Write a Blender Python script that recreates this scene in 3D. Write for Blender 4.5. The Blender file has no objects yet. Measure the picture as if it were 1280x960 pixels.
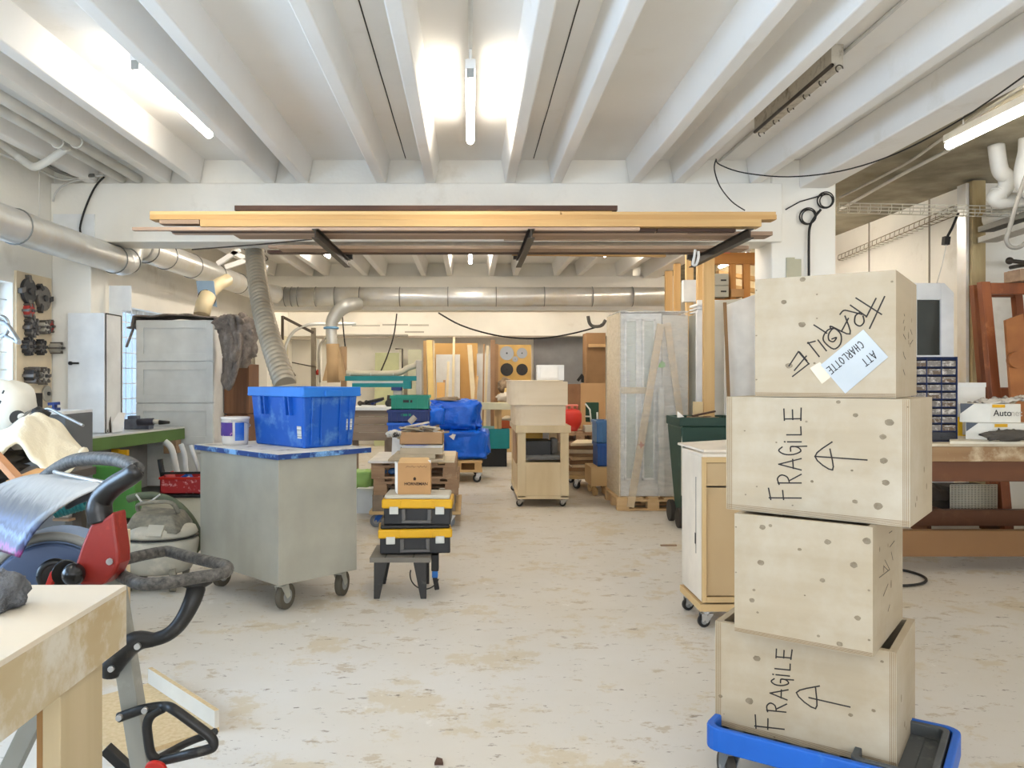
import bpy, bmesh, math, random
from mathutils import Vector, Matrix, noise
random.seed(7)
SC = bpy.context.scene
COL = SC.collection
F, CX, CY, CZ = 1015.0, 588.0, 472.0, 1.35      # focal length in px, vanishing point, eye height
PI = math.pi
R = math.radians
def X(px, Y): return (px - CX) * Y / F
def Z(py, Y): return CZ - (py - CY) * Y / F
def P(px, py, Y): return Vector((X(px, Y), Y, Z(py, Y)))
def FY(py, z=0.0): return (CZ - z) * F / (py - CY)
def lin(c):
    c = c / 255.0
    return c / 12.92 if c <= 0.04045 else ((c + 0.055) / 1.055) ** 2.4
def rgb(c): return (lin(c[0]), lin(c[1]), lin(c[2]), 1.0)

# ------------------------------------------------------------------ materials
MATS = {}
def mat(name, col, rough=0.6, metal=0.0, col2=None, scale=4.0, stretch=(1, 1, 1), amount=0.5, bump=0.0,
        bscale=None, emit=0.0, dirt=None, dscale=3.0, dlo=0.55, dhi=0.75, spec=0.4, detail=5.0, alpha=None, trans=0.0):
    if name in MATS: return MATS[name]
    m = bpy.data.materials.new(name); m.use_nodes = True
    nt = m.node_tree; N = nt.nodes; L = nt.links
    bs = N['Principled BSDF']
    bs.inputs['Base Color'].default_value = rgb(col)
    bs.inputs['Roughness'].default_value = rough
    bs.inputs['Metallic'].default_value = metal
    bs.inputs['Specular IOR Level'].default_value = spec
    m.diffuse_color = rgb(col)
    if emit:
        bs.inputs['Emission Color'].default_value = rgb(col); bs.inputs['Emission Strength'].default_value = emit
    if trans: bs.inputs['Transmission Weight'].default_value = trans
    if alpha is not None: bs.inputs['Alpha'].default_value = alpha
    tc = N.new('ShaderNodeTexCoord'); mp = N.new('ShaderNodeMapping')
    mp.inputs['Scale'].default_value = stretch
    L.new(tc.outputs['Object'], mp.inputs['Vector'])
    src = None
    if col2 is None and not emit and metal < 0.5:
        col2 = tuple(max(0, c * 0.9) for c in col); amount = 0.6
    if col2 is not None:
        nz = N.new('ShaderNodeTexNoise'); nz.inputs['Scale'].default_value = scale; nz.inputs['Detail'].default_value = detail
        L.new(mp.outputs[0], nz.inputs['Vector'])
        rp = N.new('ShaderNodeValToRGB'); rp.color_ramp.elements[0].position = 0.5 - amount * 0.35; rp.color_ramp.elements[1].position = 0.5 + amount * 0.35
        rp.color_ramp.elements[0].color = rgb(col); rp.color_ramp.elements[1].color = rgb(col2)
        L.new(nz.outputs['Fac'], rp.inputs['Fac']); src = rp.outputs['Color']
    if dirt is not None:
        nd = N.new('ShaderNodeTexNoise'); nd.inputs['Scale'].default_value = dscale; nd.inputs['Detail'].default_value = 8; nd.inputs['Roughness'].default_value = 0.65
        L.new(tc.outputs['Object'], nd.inputs['Vector'])
        r2 = N.new('ShaderNodeValToRGB'); r2.color_ramp.elements[0].position = dlo; r2.color_ramp.elements[1].position = dhi
        L.new(nd.outputs['Fac'], r2.inputs['Fac'])
        mx = N.new('ShaderNodeMix'); mx.data_type = 'RGBA'
        L.new(r2.outputs['Color'], mx.inputs['Factor'])
        if src: L.new(src, mx.inputs['A'])
        else: mx.inputs['A'].default_value = rgb(col)
        mx.inputs['B'].default_value = rgb(dirt); src = mx.outputs['Result']
    if src is not None: L.new(src, bs.inputs['Base Color'])
    if bump:
        nb = N.new('ShaderNodeTexNoise'); nb.inputs['Scale'].default_value = bscale or scale * 4; nb.inputs['Detail'].default_value = 4
        L.new(mp.outputs[0], nb.inputs['Vector'])
        bp = N.new('ShaderNodeBump'); bp.inputs['Strength'].default_value = bump; bp.inputs['Distance'].default_value = 0.02
        L.new(nb.outputs['Fac'], bp.inputs['Height']); L.new(bp.outputs[0], bs.inputs['Normal'])
    MATS[name] = m
    return m
def wood(name, col, col2, axis='x', scale=3.0, rough=0.6, **k):
    st = {'x': (0.35, 7, 7), 'y': (7, 0.35, 7), 'z': (7, 7, 0.35)}[axis]
    return mat(name, col, rough, col2=col2, scale=scale, stretch=st, amount=0.8, **k)

# ------------------------------------------------------------------ mesh builder
class MB:
    def __init__(s): s.b = bmesh.new(); s.mi = 0
    def _f(s, vs):
        try:
            f = s.b.faces.new(vs); f.material_index = s.mi; return f
        except ValueError: return None
    def hexa(s, p):
        v = [s.b.verts.new(q) for q in p]
        for q in ((0, 3, 2, 1), (4, 5, 6, 7), (0, 1, 5, 4), (1, 2, 6, 5), (2, 3, 7, 6), (3, 0, 4, 7)): s._f([v[i] for i in q])
        return s
    def box(s, x0, x1, y0, y1, z0, z1):
        if x0 > x1: x0, x1 = x1, x0
        if y0 > y1: y0, y1 = y1, y0
        if z0 > z1: z0, z1 = z1, z0
        return s.hexa([(x0, y0, z0), (x1, y0, z0), (x1, y1, z0), (x0, y1, z0), (x0, y0, z1), (x1, y0, z1), (x1, y1, z1), (x0, y1, z1)])
    def bar(s, a, b, w, h, up=(0, 0, 1)):
        a = Vector(a); b = Vector(b); d = (b - a).normalized(); up = Vector(up)
        if abs(d.dot(up)) > 0.98: up = Vector((1, 0, 0))
        r = d.cross(up).normalized(); u = r.cross(d).normalized()
        r = r * w / 2; u = u * h / 2
        return s.hexa([a - r - u, b - r - u, b + r - u, a + r - u, a - r + u, b - r + u, b + r + u, a + r + u])
    def ring(s, c, d, r, n=12, ru=None, tw=0):
        d = Vector(d).normalized(); up = Vector((0, 0, 1)) if abs(d.z) < 0.95 else Vector((0, 1, 0))
        a = d.cross(up).normalized(); b = a.cross(d).normalized()
        ru = ru or r
        return [s.b.verts.new(Vector(c) + a * math.cos(2 * PI * i / n + tw) * r + b * math.sin(2 * PI * i / n + tw) * ru) for i in range(n)]
    def tube(s, pts, r, n=10, cap=True, ru=None):
        pts = [Vector(p) for p in pts]; m = len(pts)
        rs = list(r) if isinstance(r, (list, tuple)) else [r] * m
        if 4 <= m <= 20:      # round the path through its points
            sub = 5; np_, nr = [], []
            for i in range(m - 1):
                p0, p1, p2, p3 = pts[max(i - 1, 0)], pts[i], pts[i + 1], pts[min(i + 2, m - 1)]
                for k in range(sub):
                    f = k / sub; f2 = f * f; f3 = f2 * f
                    np_.append(0.5 * ((2 * p1) + (p2 - p0) * f + (2 * p0 - 5 * p1 + 4 * p2 - p3) * f2 + (3 * p1 - p0 - 3 * p2 + p3) * f3)); nr.append(rs[i] * (1 - f) + rs[i + 1] * f)
            np_.append(pts[-1]); nr.append(rs[-1]); pts, rs, m = np_, nr, len(np_)
        rings = []; prev = None
        for i, p in enumerate(pts):
            d = (pts[min(i + 1, m - 1)] - pts[max(i - 1, 0)])
            if d.length < 1e-9: d = Vector((0, 0, 1))
            d.normalize()
            if prev is None:
                up = Vector((0, 0, 1)) if abs(d.z) < 0.9 else Vector((0, 1, 0))
                a = d.cross(up).normalized()
            else:
                a = (prev - d * prev.dot(d))
                a = a.normalized() if a.length > 1e-6 else d.cross(Vector((0, 0, 1))).normalized()
            prev = a; b = d.cross(a).normalized()
            k = ru / rs[0] if ru else 1
            rings.append([s.b.verts.new(p + a * math.cos(2 * PI * j / n) * rs[i] + b * math.sin(2 * PI * j / n) * rs[i] * k) for j in range(n)])
        for q in range(m - 1):
            for j in range(n):
                f = s._f([rings[q][j], rings[q][(j + 1) % n], rings[q + 1][(j + 1) % n], rings[q + 1][j]])
                if f: f.smooth = True
        if cap:
            s._f(list(reversed(rings[0]))); s._f(rings[-1])
        return s
    def cyl(s, a, b, r, n=20, r2=None): return s.tube([a, b], [r, r if r2 is None else r2], n)
    def disc(s, c, axis, r, t, n=24):
        c = Vector(c); ax = Vector(axis).normalized()
        return s.cyl(c - ax * t / 2, c + ax * t / 2, r, n)
    def lathe(s, prof, c=(0, 0, 0), n=24, sx=1, sy=1):
        rings = []
        for r, z in prof:
            rings.append([s.b.verts.new((c[0] + math.cos(2 * PI * j / n) * r * sx, c[1] + math.sin(2 * PI * j / n) * r * sy, c[2] + z)) for j in range(n)])
        for q in range(len(rings) - 1):
            for j in range(n):
                f = s._f([rings[q][j], rings[q][(j + 1) % n], rings[q + 1][(j + 1) % n], rings[q + 1][j]])
                if f: f.smooth = True
        s._f(list(reversed(rings[0]))); s._f(rings[-1])
        return s
    def sphere(s, c, r, n=14, sx=1, sy=1, sz=1):
        pr = [(max(r * math.sin(PI * i / n), r * .01), -r * math.cos(PI * i / n) * sz) for i in range(n + 1)]
        return s.lathe(pr, c, n + 4, sx, sy)
    def torus(s, c, axis, Rr, r, n=24, m=8, a0=0, a1=2 * PI):
        ax = Vector(axis).normalized(); up = Vector((0, 0, 1)) if abs(ax.z) < .9 else Vector((1, 0, 0))
        u = ax.cross(up).normalized(); v = u.cross(ax)
        full = abs(a1 - a0 - 2 * PI) < 1e-6
        pts = [Vector(c) + (u * math.cos(a0 + (a1 - a0) * i / n) + v * math.sin(a0 + (a1 - a0) * i / n)) * Rr for i in range(n + 1)]
        return s.tube(pts, r, m, cap=not full)
    def prism(s, poly, d):
        """poly: list of 3-D points, extruded by vector d"""
        d = Vector(d); a = [s.b.verts.new(Vector(p)) for p in poly]; b = [s.b.verts.new(Vector(p) + d) for p in poly]
        s._f(list(reversed(a))); s._f(b)
        for i in range(len(a)):
            j = (i + 1) % len(a); s._f([a[i], a[j], b[j], b[i]])
        return s
    def sheet(s, fn, nu, nv, th=0.006):
        """fn(u, v) -> point; a sheet with thickness"""
        g = [[Vector(fn(i / nu, j / nv)) for j in range(nv + 1)] for i in range(nu + 1)]
        A = []; B = []
        for i in range(nu + 1):
            ra = []; rb = []
            for j in range(nv + 1):
                du = g[min(i + 1, nu)][j] - g[max(i - 1, 0)][j]; dv = g[i][min(j + 1, nv)] - g[i][max(j - 1, 0)]
                n = du.cross(dv); n = n.normalized() if n.length > 1e-12 else Vector((0, 0, 1))
                ra.append(s.b.verts.new(g[i][j] + n * th / 2)); rb.append(s.b.verts.new(g[i][j] - n * th / 2))
            A.append(ra); B.append(rb)
        def q(l):
            f = s._f(l)
            if f: f.smooth = True
        for i in range(nu):
            for j in range(nv):
                q([A[i][j], A[i + 1][j], A[i + 1][j + 1], A[i][j + 1]]); q([B[i][j], B[i][j + 1], B[i + 1][j + 1], B[i + 1][j]])
        for i in range(nu):
            q([A[i][0], B[i][0], B[i + 1][0], A[i + 1][0]]); q([A[i][nv], A[i + 1][nv], B[i + 1][nv], B[i][nv]])
        for j in range(nv):
            q([A[0][j], A[0][j + 1], B[0][j + 1], B[0][j]]); q([A[nu][j], B[nu][j], B[nu][j + 1], A[nu][j + 1]])
        return s
    def blob(s, c, rx, ry, rz, rough=0.15, n=18, seed=0, flat=0.0, freq=2.0, pw=1.0):
        """a lumpy closed body (bag, cloth bundle); flat cuts its underside; pw<1 makes it boxier"""
        c = Vector(c); pr = []
        sg = lambda t: math.copysign(abs(t) ** pw, t)
        rings = []
        for i in range(1, n):
            th = PI * i / n; ring = []
            for j in range(2 * n):
                ph = 2 * PI * j / (2 * n)
                d = Vector((sg(math.sin(th)) * sg(math.cos(ph)), sg(math.sin(th)) * sg(math.sin(ph)), -sg(math.cos(th))))
                k = 1 + rough * noise.noise(d * freq + Vector((seed, seed * 2, 0))) + rough * .5 * noise.noise(d * freq * 2.7 + Vector((seed, 0, 9)))
                p = Vector((d.x * rx, d.y * ry, d.z * rz)) * k
                p.z = max(p.z, -rz * (1 - flat))
                ring.append(s.b.verts.new(c + p))
            rings.append(ring)
        m = 2 * n
        for q in range(len(rings) - 1):
            for j in range(m):
                f = s._f([rings[q][j], rings[q][(j + 1) % m], rings[q + 1][(j + 1) % m], rings[q + 1][j]])
                if f: f.smooth = True
        s._f(list(reversed(rings[0]))); s._f(rings[-1])
        return s

# ------------------------------------------------------------------ object helpers
def props(o, label=None, cat=None, group=None, kind=None):
    if label: o['label'] = label
    if cat: o['category'] = cat
    if group: o['group'] = group
    if kind: o['kind'] = kind
    return o
def mesh_of(name, mb, mats, bev=0.0):
    me = bpy.data.meshes.new(name)
    bmesh.ops.recalc_face_normals(mb.b, faces=mb.b.faces[:])
    mb.b.to_mesh(me); mb.b.free()
    for m in (mats if isinstance(mats, (list, tuple)) else [mats]): me.materials.append(m)
    o = bpy.data.objects.new(name, me); COL.objects.link(o)
    if bev:
        md = o.modifiers.new('bevel', 'BEVEL'); md.width = bev; md.segments = 2; md.limit_method = 'ANGLE'; md.angle_limit = R(40)
    return o
def thing(name, label, cat, loc=(0, 0, 0), rz=0.0, group=None, rot=None):
    o = bpy.data.objects.new(name, None); COL.objects.link(o)
    o.empty_display_size = 0.1
    o.location = loc; o.rotation_euler = rot or (0, 0, rz)
    return props(o, label, cat, group)
def mw(o):
    m = Matrix.LocRotScale(o.location, o.rotation_euler, o.scale)
    return mw(o.parent) @ m if o.parent else m
def part(parent, name, mb, mats, bev=0.0, world=False, label=None, kind=None):
    if world: mb.b.transform(mw(parent).inverted())
    o = mesh_of(name, mb, mats, bev); o.parent = parent
    return props(o, label, None, None, kind)
def solo(name, label, cat, mb, mats, bev=0.0, group=None, kind=None):
    """a thing that is one mesh, origin at its base centre"""
    vs = [v.co for v in mb.b.verts]
    c = Vector(((min(v.x for v in vs) + max(v.x for v in vs)) / 2, (min(v.y for v in vs) + max(v.y for v in vs)) / 2, min(v.z for v in vs)))
    bmesh.ops.translate(mb.b, verts=mb.b.verts[:], vec=-c)
    o = mesh_of(name, mb, mats, bev); o.location = c
    return props(o, label, cat, group, kind)
def struct(name, mb, mats, bev=0.0):
    return props(mesh_of(name, mb, mats, bev), kind='structure')
def copy_tree(o, parent=None, label=None, loc=None, rz=None):
    c = o.copy(); COL.objects.link(c)
    if parent: c.parent = parent
    for ch in [q for q in o.children]: copy_tree(ch, c)
    if label: c['label'] = label
    if loc is not None: c.location = loc
    if rz is not None: c.rotation_euler = (0, 0, rz)
    return c
def text_mesh(txt, size):
    cu = bpy.data.curves.new('lettering', 'FONT'); cu.body = txt; cu.size = size; cu.extrude = 0.0004; cu.offset = 0.0006
    ob = bpy.data.objects.new('lettering', cu); COL.objects.link(ob)
    bpy.context.view_layer.update()
    me = bpy.data.meshes.new_from_object(ob.evaluated_get(bpy.context.evaluated_depsgraph_get()))
    bpy.data.objects.remove(ob); return me
def lettering(parent, txt, size, origin, xdir, ydir, m, name='printed_text'):
    me = text_mesh(txt, size); xd = Vector(xdir).normalized(); yd = Vector(ydir).normalized(); n = xd.cross(yd)
    M4 = Matrix((xd, yd, n)).transposed().to_4x4(); M4.translation = Vector(origin)
    me.transform(mw(parent).inverted() @ M4); me.materials.clear(); me.materials.append(m)
    o = bpy.data.objects.new(name, me); COL.objects.link(o); o.parent = parent
    return o
# handwriting: each letter as strokes in a unit box
HAND = {
 'F': [[(0.1, 0), (0.12, 1.0)], [(0.0, 0.95), (0.75, 1.02)], [(0.0, .55), (0.6, 0.58)]],
 'R': [[(0.1, 0), (0.1, 1)], [(0, .95), (.4, 1.02), (.65, .85), (.5, .6), (.1, .5)], [(.25, .52), (.7, 0)]],
 'A': [[(0, 0), (.38, 1), (.75, 0)], [(.1, .35), (.7, .38)]],
 'G': [[(.65, .85), (.35, 1), (.05, .75), (.03, .35), (.3, .02), (.62, .15), (.68, .45), (.3, .47)], [(.68, .45), (.72, -.25)]],
 'I': [[(.15, 0), (.15, .85)], [(.15, 1.0), (.17, 1.05)]],
 'L': [[(.1, 1), (.1, 0), (.6, .03)]],
 'E': [[(.1, 0), (.08, 1)], [(.0, 1), (.65, 1.03)], [(.05, .5), (.6, .52)], [(0, .02), (.7, 0)]],
 'T': [[(.35, 0), (.35, 1)], [(0, 1), (.7, .97)]],
 'C': [[(.6, .9), (.3, 1), (.05, .7), (.05, .3), (.3, 0), (.62, .12)]],
 'H': [[(.1, 0), (.1, 1)], [(.6, 0), (.6, 1)], [(.05, .5), (.65, .52)]],
 'O': [[(.35, 1), (.05, .7), (.05, .3), (.35, 0), (.62, .3), (.62, .7), (.35, 1)]],
}
def write(txt, x0, y0, dx, dy, adv, hts):
    """pixel polylines of a handwritten word, baseline from (x0,y0) in image direction (dx,dy)"""
    l = math.hypot(dx, dy); dx /= l; dy /= l; ux, uy = dy, -dx
    out = []; t = 0
    for k, ch in enumerate(txt):
        h = hts[k] if isinstance(hts, (list, tuple)) else hts
        a = adv[k] if isinstance(adv, (list, tuple)) else adv
        if ch in HAND:
            for st in HAND[ch]:
                out.append([(x0 + dx * (t + p * a) + ux * q * h, y0 + dy * (t + p * a) + uy * q * h) for p, q in st])
        t += a
    return out
def on_plane(px, py, p0, n):
    d = Vector(((px - CX) / F, 1.0, -(py - CY) / F)); o = Vector((0, 0, CZ))
    return o + d * ((Vector(p0) - o).dot(n) / d.dot(n))
def strokes(mb, lines, p0, n, w=0.0045, th=0.0008):
    """marker lines on the plane through p0 with outward normal n"""
    n = Vector(n).normalized()
    for ln in lines:
        pts = [on_plane(a, b, p0, n) for a, b in ln]
        if len(pts) >= 4:
            q = []
            for i in range(len(pts) - 1):
                a0, a1, a2, a3 = pts[max(i - 1, 0)], pts[i], pts[i + 1], pts[min(i + 2, len(pts) - 1)]
                for k in range(4):
                    f = k / 4; q.append(0.5 * ((2 * a1) + (a2 - a0) * f + (2 * a0 - 5 * a1 + 4 * a2 - a3) * f * f + (3 * a1 - a0 - 3 * a2 + a3) * f ** 3))
            pts = q + [pts[-1]]
        for a, b in zip(pts, pts[1:]):
            d = (b - a)
            if d.length < 1e-5: continue
            d.normalize(); a2 = a - d * w * .4; b2 = b + d * w * .4
            mb.bar(a2 + n * th * .5, b2 + n * th * .5, w, th, up=n)
# ------------------------------------------------------------------ materials used
WHITE = mat('white_wall_paint', (244, 240, 230), 0.75, col2=(232, 229, 220), scale=1.5, dirt=(206, 198, 182), dscale=1.8, dlo=.6, dhi=.85, bump=.08, bscale=30)
CEIL = mat('ceiling_paint', (244, 242, 238), 0.8, col2=(238, 235, 229), scale=1.0, dirt=(226, 221, 210), dscale=2.5, dlo=.6, dhi=.85, bump=.06, bscale=25)
DIRTC = mat('bare_concrete', (176, 168, 148), 0.85, col2=(140, 134, 114), scale=2.5, dirt=(105, 100, 84), dscale=1.4, dlo=.45, dhi=.75, bump=.2, bscale=30)
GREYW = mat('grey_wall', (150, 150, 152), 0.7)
def floor_mat():
    m = bpy.data.materials.new('painted_concrete_floor'); m.use_nodes = True; nt = m.node_tree; N = nt.nodes; L = nt.links; bs = N['Principled BSDF']
    tc = N.new('ShaderNodeTexCoord')
    def nz(scale, det=8, rough=.6, vec=None, st=None):
        n = N.new('ShaderNodeTexNoise'); n.inputs['Scale'].default_value = scale; n.inputs['Detail'].default_value = det; n.inputs['Roughness'].default_value = rough
        if st:
            mp = N.new('ShaderNodeMapping'); mp.inputs['Scale'].default_value = st; L.new(tc.outputs['Object'], mp.inputs[0]); L.new(mp.outputs[0], n.inputs['Vector'])
        else: L.new(tc.outputs['Object'], n.inputs['Vector'])
        return n.outputs['Fac']
    def ramp(s, a, b):
        r = N.new('ShaderNodeValToRGB'); r.color_ramp.elements[0].position = a; r.color_ramp.elements[1].position = b; L.new(s, r.inputs[0]); return r.outputs[0]
    def mix(f, A, B, k=1.0):
        if k != 1.0:
            mu = N.new('ShaderNodeMath'); mu.operation = 'MULTIPLY'; mu.inputs[1].default_value = k; L.new(f, mu.inputs[0]); f = mu.outputs[0]
        x = N.new('ShaderNodeMix'); x.data_type = 'RGBA'; L.new(f, x.inputs['Factor'])
        if isinstance(A, tuple): x.inputs['A'].default_value = rgb(A)
        else: L.new(A, x.inputs['A'])
        x.inputs['B'].default_value = rgb(B); return x.outputs['Result']
    c = mix(ramp(nz(.6, 6), .35, .7), (206, 202, 195), (198, 190, 175))
    c = mix(ramp(nz(2.0, 10, .75), .54, .58), c, (190, 174, 142), .6)
    c = mix(ramp(nz(6.5, 9, .75, st=(.6, 1, 1)), .585, .61), c, (170, 152, 124), .65)
    c = mix(ramp(nz(4.2, 9, .75, st=(1, .7, 1)), .62, .66), c, (222, 218, 210), .6)
    c = mix(ramp(nz(15, 7, .75, st=(.5, 1, 1)), .61, .635), c, (128, 116, 102), .7)
    c = mix(ramp(nz(30, 4, .65, st=(.5, 1, 1)), .665, .69), c, (96, 86, 76), .7)
    L.new(c, bs.inputs['Base Color']); bs.inputs['Specular IOR Level'].default_value = .35
    rr = N.new('ShaderNodeMapRange'); rr.inputs['To Min'].default_value = .38; rr.inputs['To Max'].default_value = .7; L.new(nz(3), rr.inputs[0]); L.new(rr.outputs[0], bs.inputs['Roughness'])
    bp = N.new('ShaderNodeBump'); bp.inputs['Strength'].default_value = .12; bp.inputs['Distance'].default_value = .01; L.new(nz(20), bp.inputs['Height']); L.new(bp.outputs[0], bs.inputs['Normal'])
    return m
FLOOR = floor_mat()
GALV = mat('galvanised_steel', (226, 226, 222), 0.30, metal=.55, col2=(206, 206, 204), scale=5, amount=.9, dirt=(216, 202, 170), dscale=2.5, dlo=.5, dhi=.9)
STEEL = mat('bright_steel', (190, 190, 190), 0.3, metal=.9)
DSTEEL = mat('dark_steel', (74, 66, 58), 0.5, metal=.4)
BLACK = mat('black_plastic', (28, 27, 26), 0.45, dirt=(80, 75, 68), dscale=12, dlo=.6, dhi=.8)
DUSTY = mat('dusty_black_tube', (38, 37, 36), 0.6, dirt=(110, 106, 100), dscale=60, dlo=.35, dhi=.8)
RUBBER = mat('black_rubber', (60, 56, 50), 0.8)
GREY = mat('grey_paint', (150, 152, 150), 0.5)
PALE = mat('pale_grey_lacquer', (224, 228, 228), 0.5)
PWHITE = mat('white_lacquer', (236, 238, 238), 0.45)
CABLE = mat('black_cable', (34, 32, 30), 0.6)
WCABLE = mat('white_cable', (214, 212, 206), 0.6)
TUBE = mat('fluorescent_tube', (255, 245, 230), 0.4, emit=25.0)
TUBE2 = mat('fluorescent_tube_rear_bays', (255, 243, 226), 0.4, emit=48.0)
PINE = wood('pine_x', (212, 178, 122), (192, 150, 96), 'x')
PINEZ = wood('pine_z', (236, 200, 140), (210, 164, 100), 'z')
PINEY = wood('pine_y', (232, 200, 146), (208, 168, 110), 'y')
OLDW = wood('aged_timber', (176, 148, 120), (138, 110, 86), 'x')
OLDZ = wood('aged_timber_z', (176, 140, 104), (134, 100, 70), 'z')
BIRCH = wood('birch_plywood', (222, 206, 178), (208, 186, 152), 'z', scale=1.6)
BIRCHX = wood('birch_plywood_x', (222, 206, 178), (206, 184, 150), 'x', scale=1.6)
MDF = mat('mdf_board', (206, 176, 128), .7, col2=(196, 164, 116), scale=2)
BROWNB = mat('hardboard', (142, 104, 72), .7, col2=(120, 84, 56), scale=3)
CHIP = mat('chipboard', (206, 184, 146), .8, col2=(176, 150, 108), scale=60, amount=.9)
CARD = mat('cardboard', (190, 146, 98), .8)
PAPER = mat('white_paper', (236, 236, 234), .8)
GREENP = mat('green_machine_paint', (92, 124, 66), .5)
GREENB = mat('bright_green_metal', (80, 142, 66), .5)
TEAL = mat('teal_machine_paint', (10, 128, 134), .45)
BLUEP = mat('blue_plastic', (20, 88, 184), .45, dirt=(84, 130, 190), dscale=9, dlo=.52, dhi=.7)
NAVY = mat('navy_plastic', (30, 52, 116), .45)
REDP = mat('red_plastic', (190, 40, 30), .4)
YEL = mat('yellow_plastic', (226, 172, 20), .45)
INK = mat('black_marker', (38, 32, 30), .7)
GLASSD = mat('dark_glass', (52, 56, 52), .15, spec=.6)

# ------------------------------------------------------------------ the room
ZS, ZR, ZB0, ZB1 = 3.24, 3.03, 2.52, 3.03       # slab, rib underside, cross beam bottom / top
XL, XR = -3.62, 2.85
b = MB(); b.box(-3.9, 8.5, -4, 17.2, -.12, 0); struct('floor', b, FLOOR)
b = MB(); b.box(-3.9, XR + .1, -4, 17.2, ZS, ZS + .15); struct('ceiling', b, CEIL)
b = MB(); b.box(XR + .1, 8.5, -4, 17.2, ZS, ZS + .15); struct('ceiling_bare', b, DIRTC)

# left wall with window openings
def wall_with_holes(name, x0, x1, ys, zs_holes, m=None, y0=-4, y1=17):
    b = MB(); cur = y0
    for (a, c, za, zb) in zs_holes:
        b.box(x0, x1, cur, a, 0, ZS); b.box(x0, x1, a, c, 0, za); b.box(x0, x1, a, c, zb, ZS); cur = c
    b.box(x0, x1, cur, y1, 0, ZS)
    struct(name, b, m or WHITE)
HOLES = [(-2.6, -.6, .9, 2.3), (1.0, 3.2, .9, 2.3), (4.5, 6.42, 1.0, 2.1), (8.15, 10.0, .8, 2.1)]
wall_with_holes('wall_left', -3.9, XL, None, HOLES)
PANE = bpy.data.materials.new('window_glass'); PANE.use_nodes = True
_n = PANE.node_tree.nodes; _t = _n.new('ShaderNodeBsdfTransparent'); _t.inputs[0].default_value = (.86, .93, 1, 1); _m = _n.new('ShaderNodeMixShader'); _m.inputs[0].default_value = .08
_n['Principled BSDF'].inputs['Roughness'].default_value = .05
PANE.node_tree.links.new(_t.outputs[0], _m.inputs[1]); PANE.node_tree.links.new(_n['Principled BSDF'].outputs[0], _m.inputs[2]); PANE.node_tree.links.new(_m.outputs[0], _n['Material Output'].inputs['Surface'])
for i, (a, c, za, zb) in enumerate(HOLES):
    w = MB(); t = .05
    w.box(-3.80, -3.72, a, c, za, za + t); w.box(-3.80, -3.72, a, c, zb - t, zb); w.box(-3.80, -3.72, a, a + t, za, zb); w.box(-3.80, -3.72, c - t, c, za, zb)
    w.box(-3.80, -3.72, (a + c) / 2 - .03, (a + c) / 2 + .03, za, zb)
    o = struct('window_%d' % (i + 1), w, PWHITE)
    g = MB(); n = 7
    for k in range(1, 12):
        y = a + (c - a) * k / 12; g.box(-3.66, -3.652, y - .004, y + .004, za + .02, zb - .02)
    for k in range(1, n + 1):
        z = za + (zb - za) * k / (n + 1); g.box(-3.664, -3.654, a + .02, c - .02, z - .005, z + .005)
    gr = part(o, 'security_grille', g, PWHITE)
    g = MB(); g.box(-3.764, -3.758, a + t, c - t, za + t, zb - t); part(o, 'pane', g, PANE)
# rear, far and right walls
b = MB(); b.box(-3.9, 8.5, 16.5, 16.75, 0, ZS)
struct('wall_back', b, WHITE)
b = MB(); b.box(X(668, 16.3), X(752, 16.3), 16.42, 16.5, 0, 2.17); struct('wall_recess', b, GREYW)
b = MB(); b.box(-3.9, -1.9, -4, -3.8, 0, ZS); b.box(1.9, 4.2, -4, -3.8, 0, ZS); b.box(7.4, 8.5, -4, -3.8, 0, ZS)
for x0, x1 in ((-1.9, 1.9), (4.2, 7.4)): b.box(x0, x1, -4, -3.8, 0, .9); b.box(x0, x1, -4, -3.8, 2.7, ZS)
struct('wall_rear', b, WHITE)
for i, (x0, x1) in enumerate(((-1.9, 1.9), (4.2, 7.4))):  # unseen windows added to let in light from behind the camera
    w = MB(); w.box(x0, x1, -3.95, -3.88, .9, .96); w.box(x0, x1, -3.95, -3.88, 2.64, 2.7); n = 4
    for k in range(n + 1):
        x = x0 + (x1 - x0) * k / n; w.box(max(x0, x - .03), min(x1, x + .03), -3.95, -3.88, .96, 2.64)
    struct('window_%d' % (5 + i), w, PWHITE)
b = MB(); b.box(8.3, 8.5, -3.8, 7.9, 0, ZS); struct('wall_right', b, WHITE)
XW = 4.87
b = MB(); b.box(XW, 8.3, 7.9, 8.1, 0, ZS); b.box(XW, XW + .16, 8.1, 16.5, 0, ZS); struct('wall_bay', b, WHITE)
b = MB()
for y in (8.0, 9.3, 10.6): b.box(XW - .012, XW, y + .6, y + .615, 0, ZS)
b.box(XW - .02, XW, 7.95, 16, 1.2, 1.215)
struct('trim_1', b, mat('seam', (170, 160, 145), .8))
# cross beams (front one just past the ribs of the first bay)
b = MB(); b.box(XL, 2.69, 7.0, 7.38, ZB0, ZB1); struct('cross_beam', b, WHITE, bev=.01)
b = MB(); b.box(XL, XL + .34, 7.02, 7.36, 0, ZB0); struct('pier_left', b, WHITE, bev=.01)
b = MB(); b.box(2.61, 3.17, 7.04, 7.46, 0, ZS); struct('column_right', b, WHITE, bev=.012)
b = MB(); b.box(XL, 3.4, 13.4, 13.8, 2.46, ZB1); struct('cross_beam', b, WHITE, bev=.01)
b = MB(); b.box(XL, 4.87, 16.1, 16.5, 2.17, ZS); struct('cross_beam', b, WHITE, bev=.01)
b = MB(); b.box(X(318, 13.4), X(333, 13.4), 13.45, 13.75, 0, 2.46); struct('column_back', b, WHITE)
b = MB(); b.box(2.9, 3.4, 13.4, 13.8, 0, 2.46); struct('column_back', b, WHITE)
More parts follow.
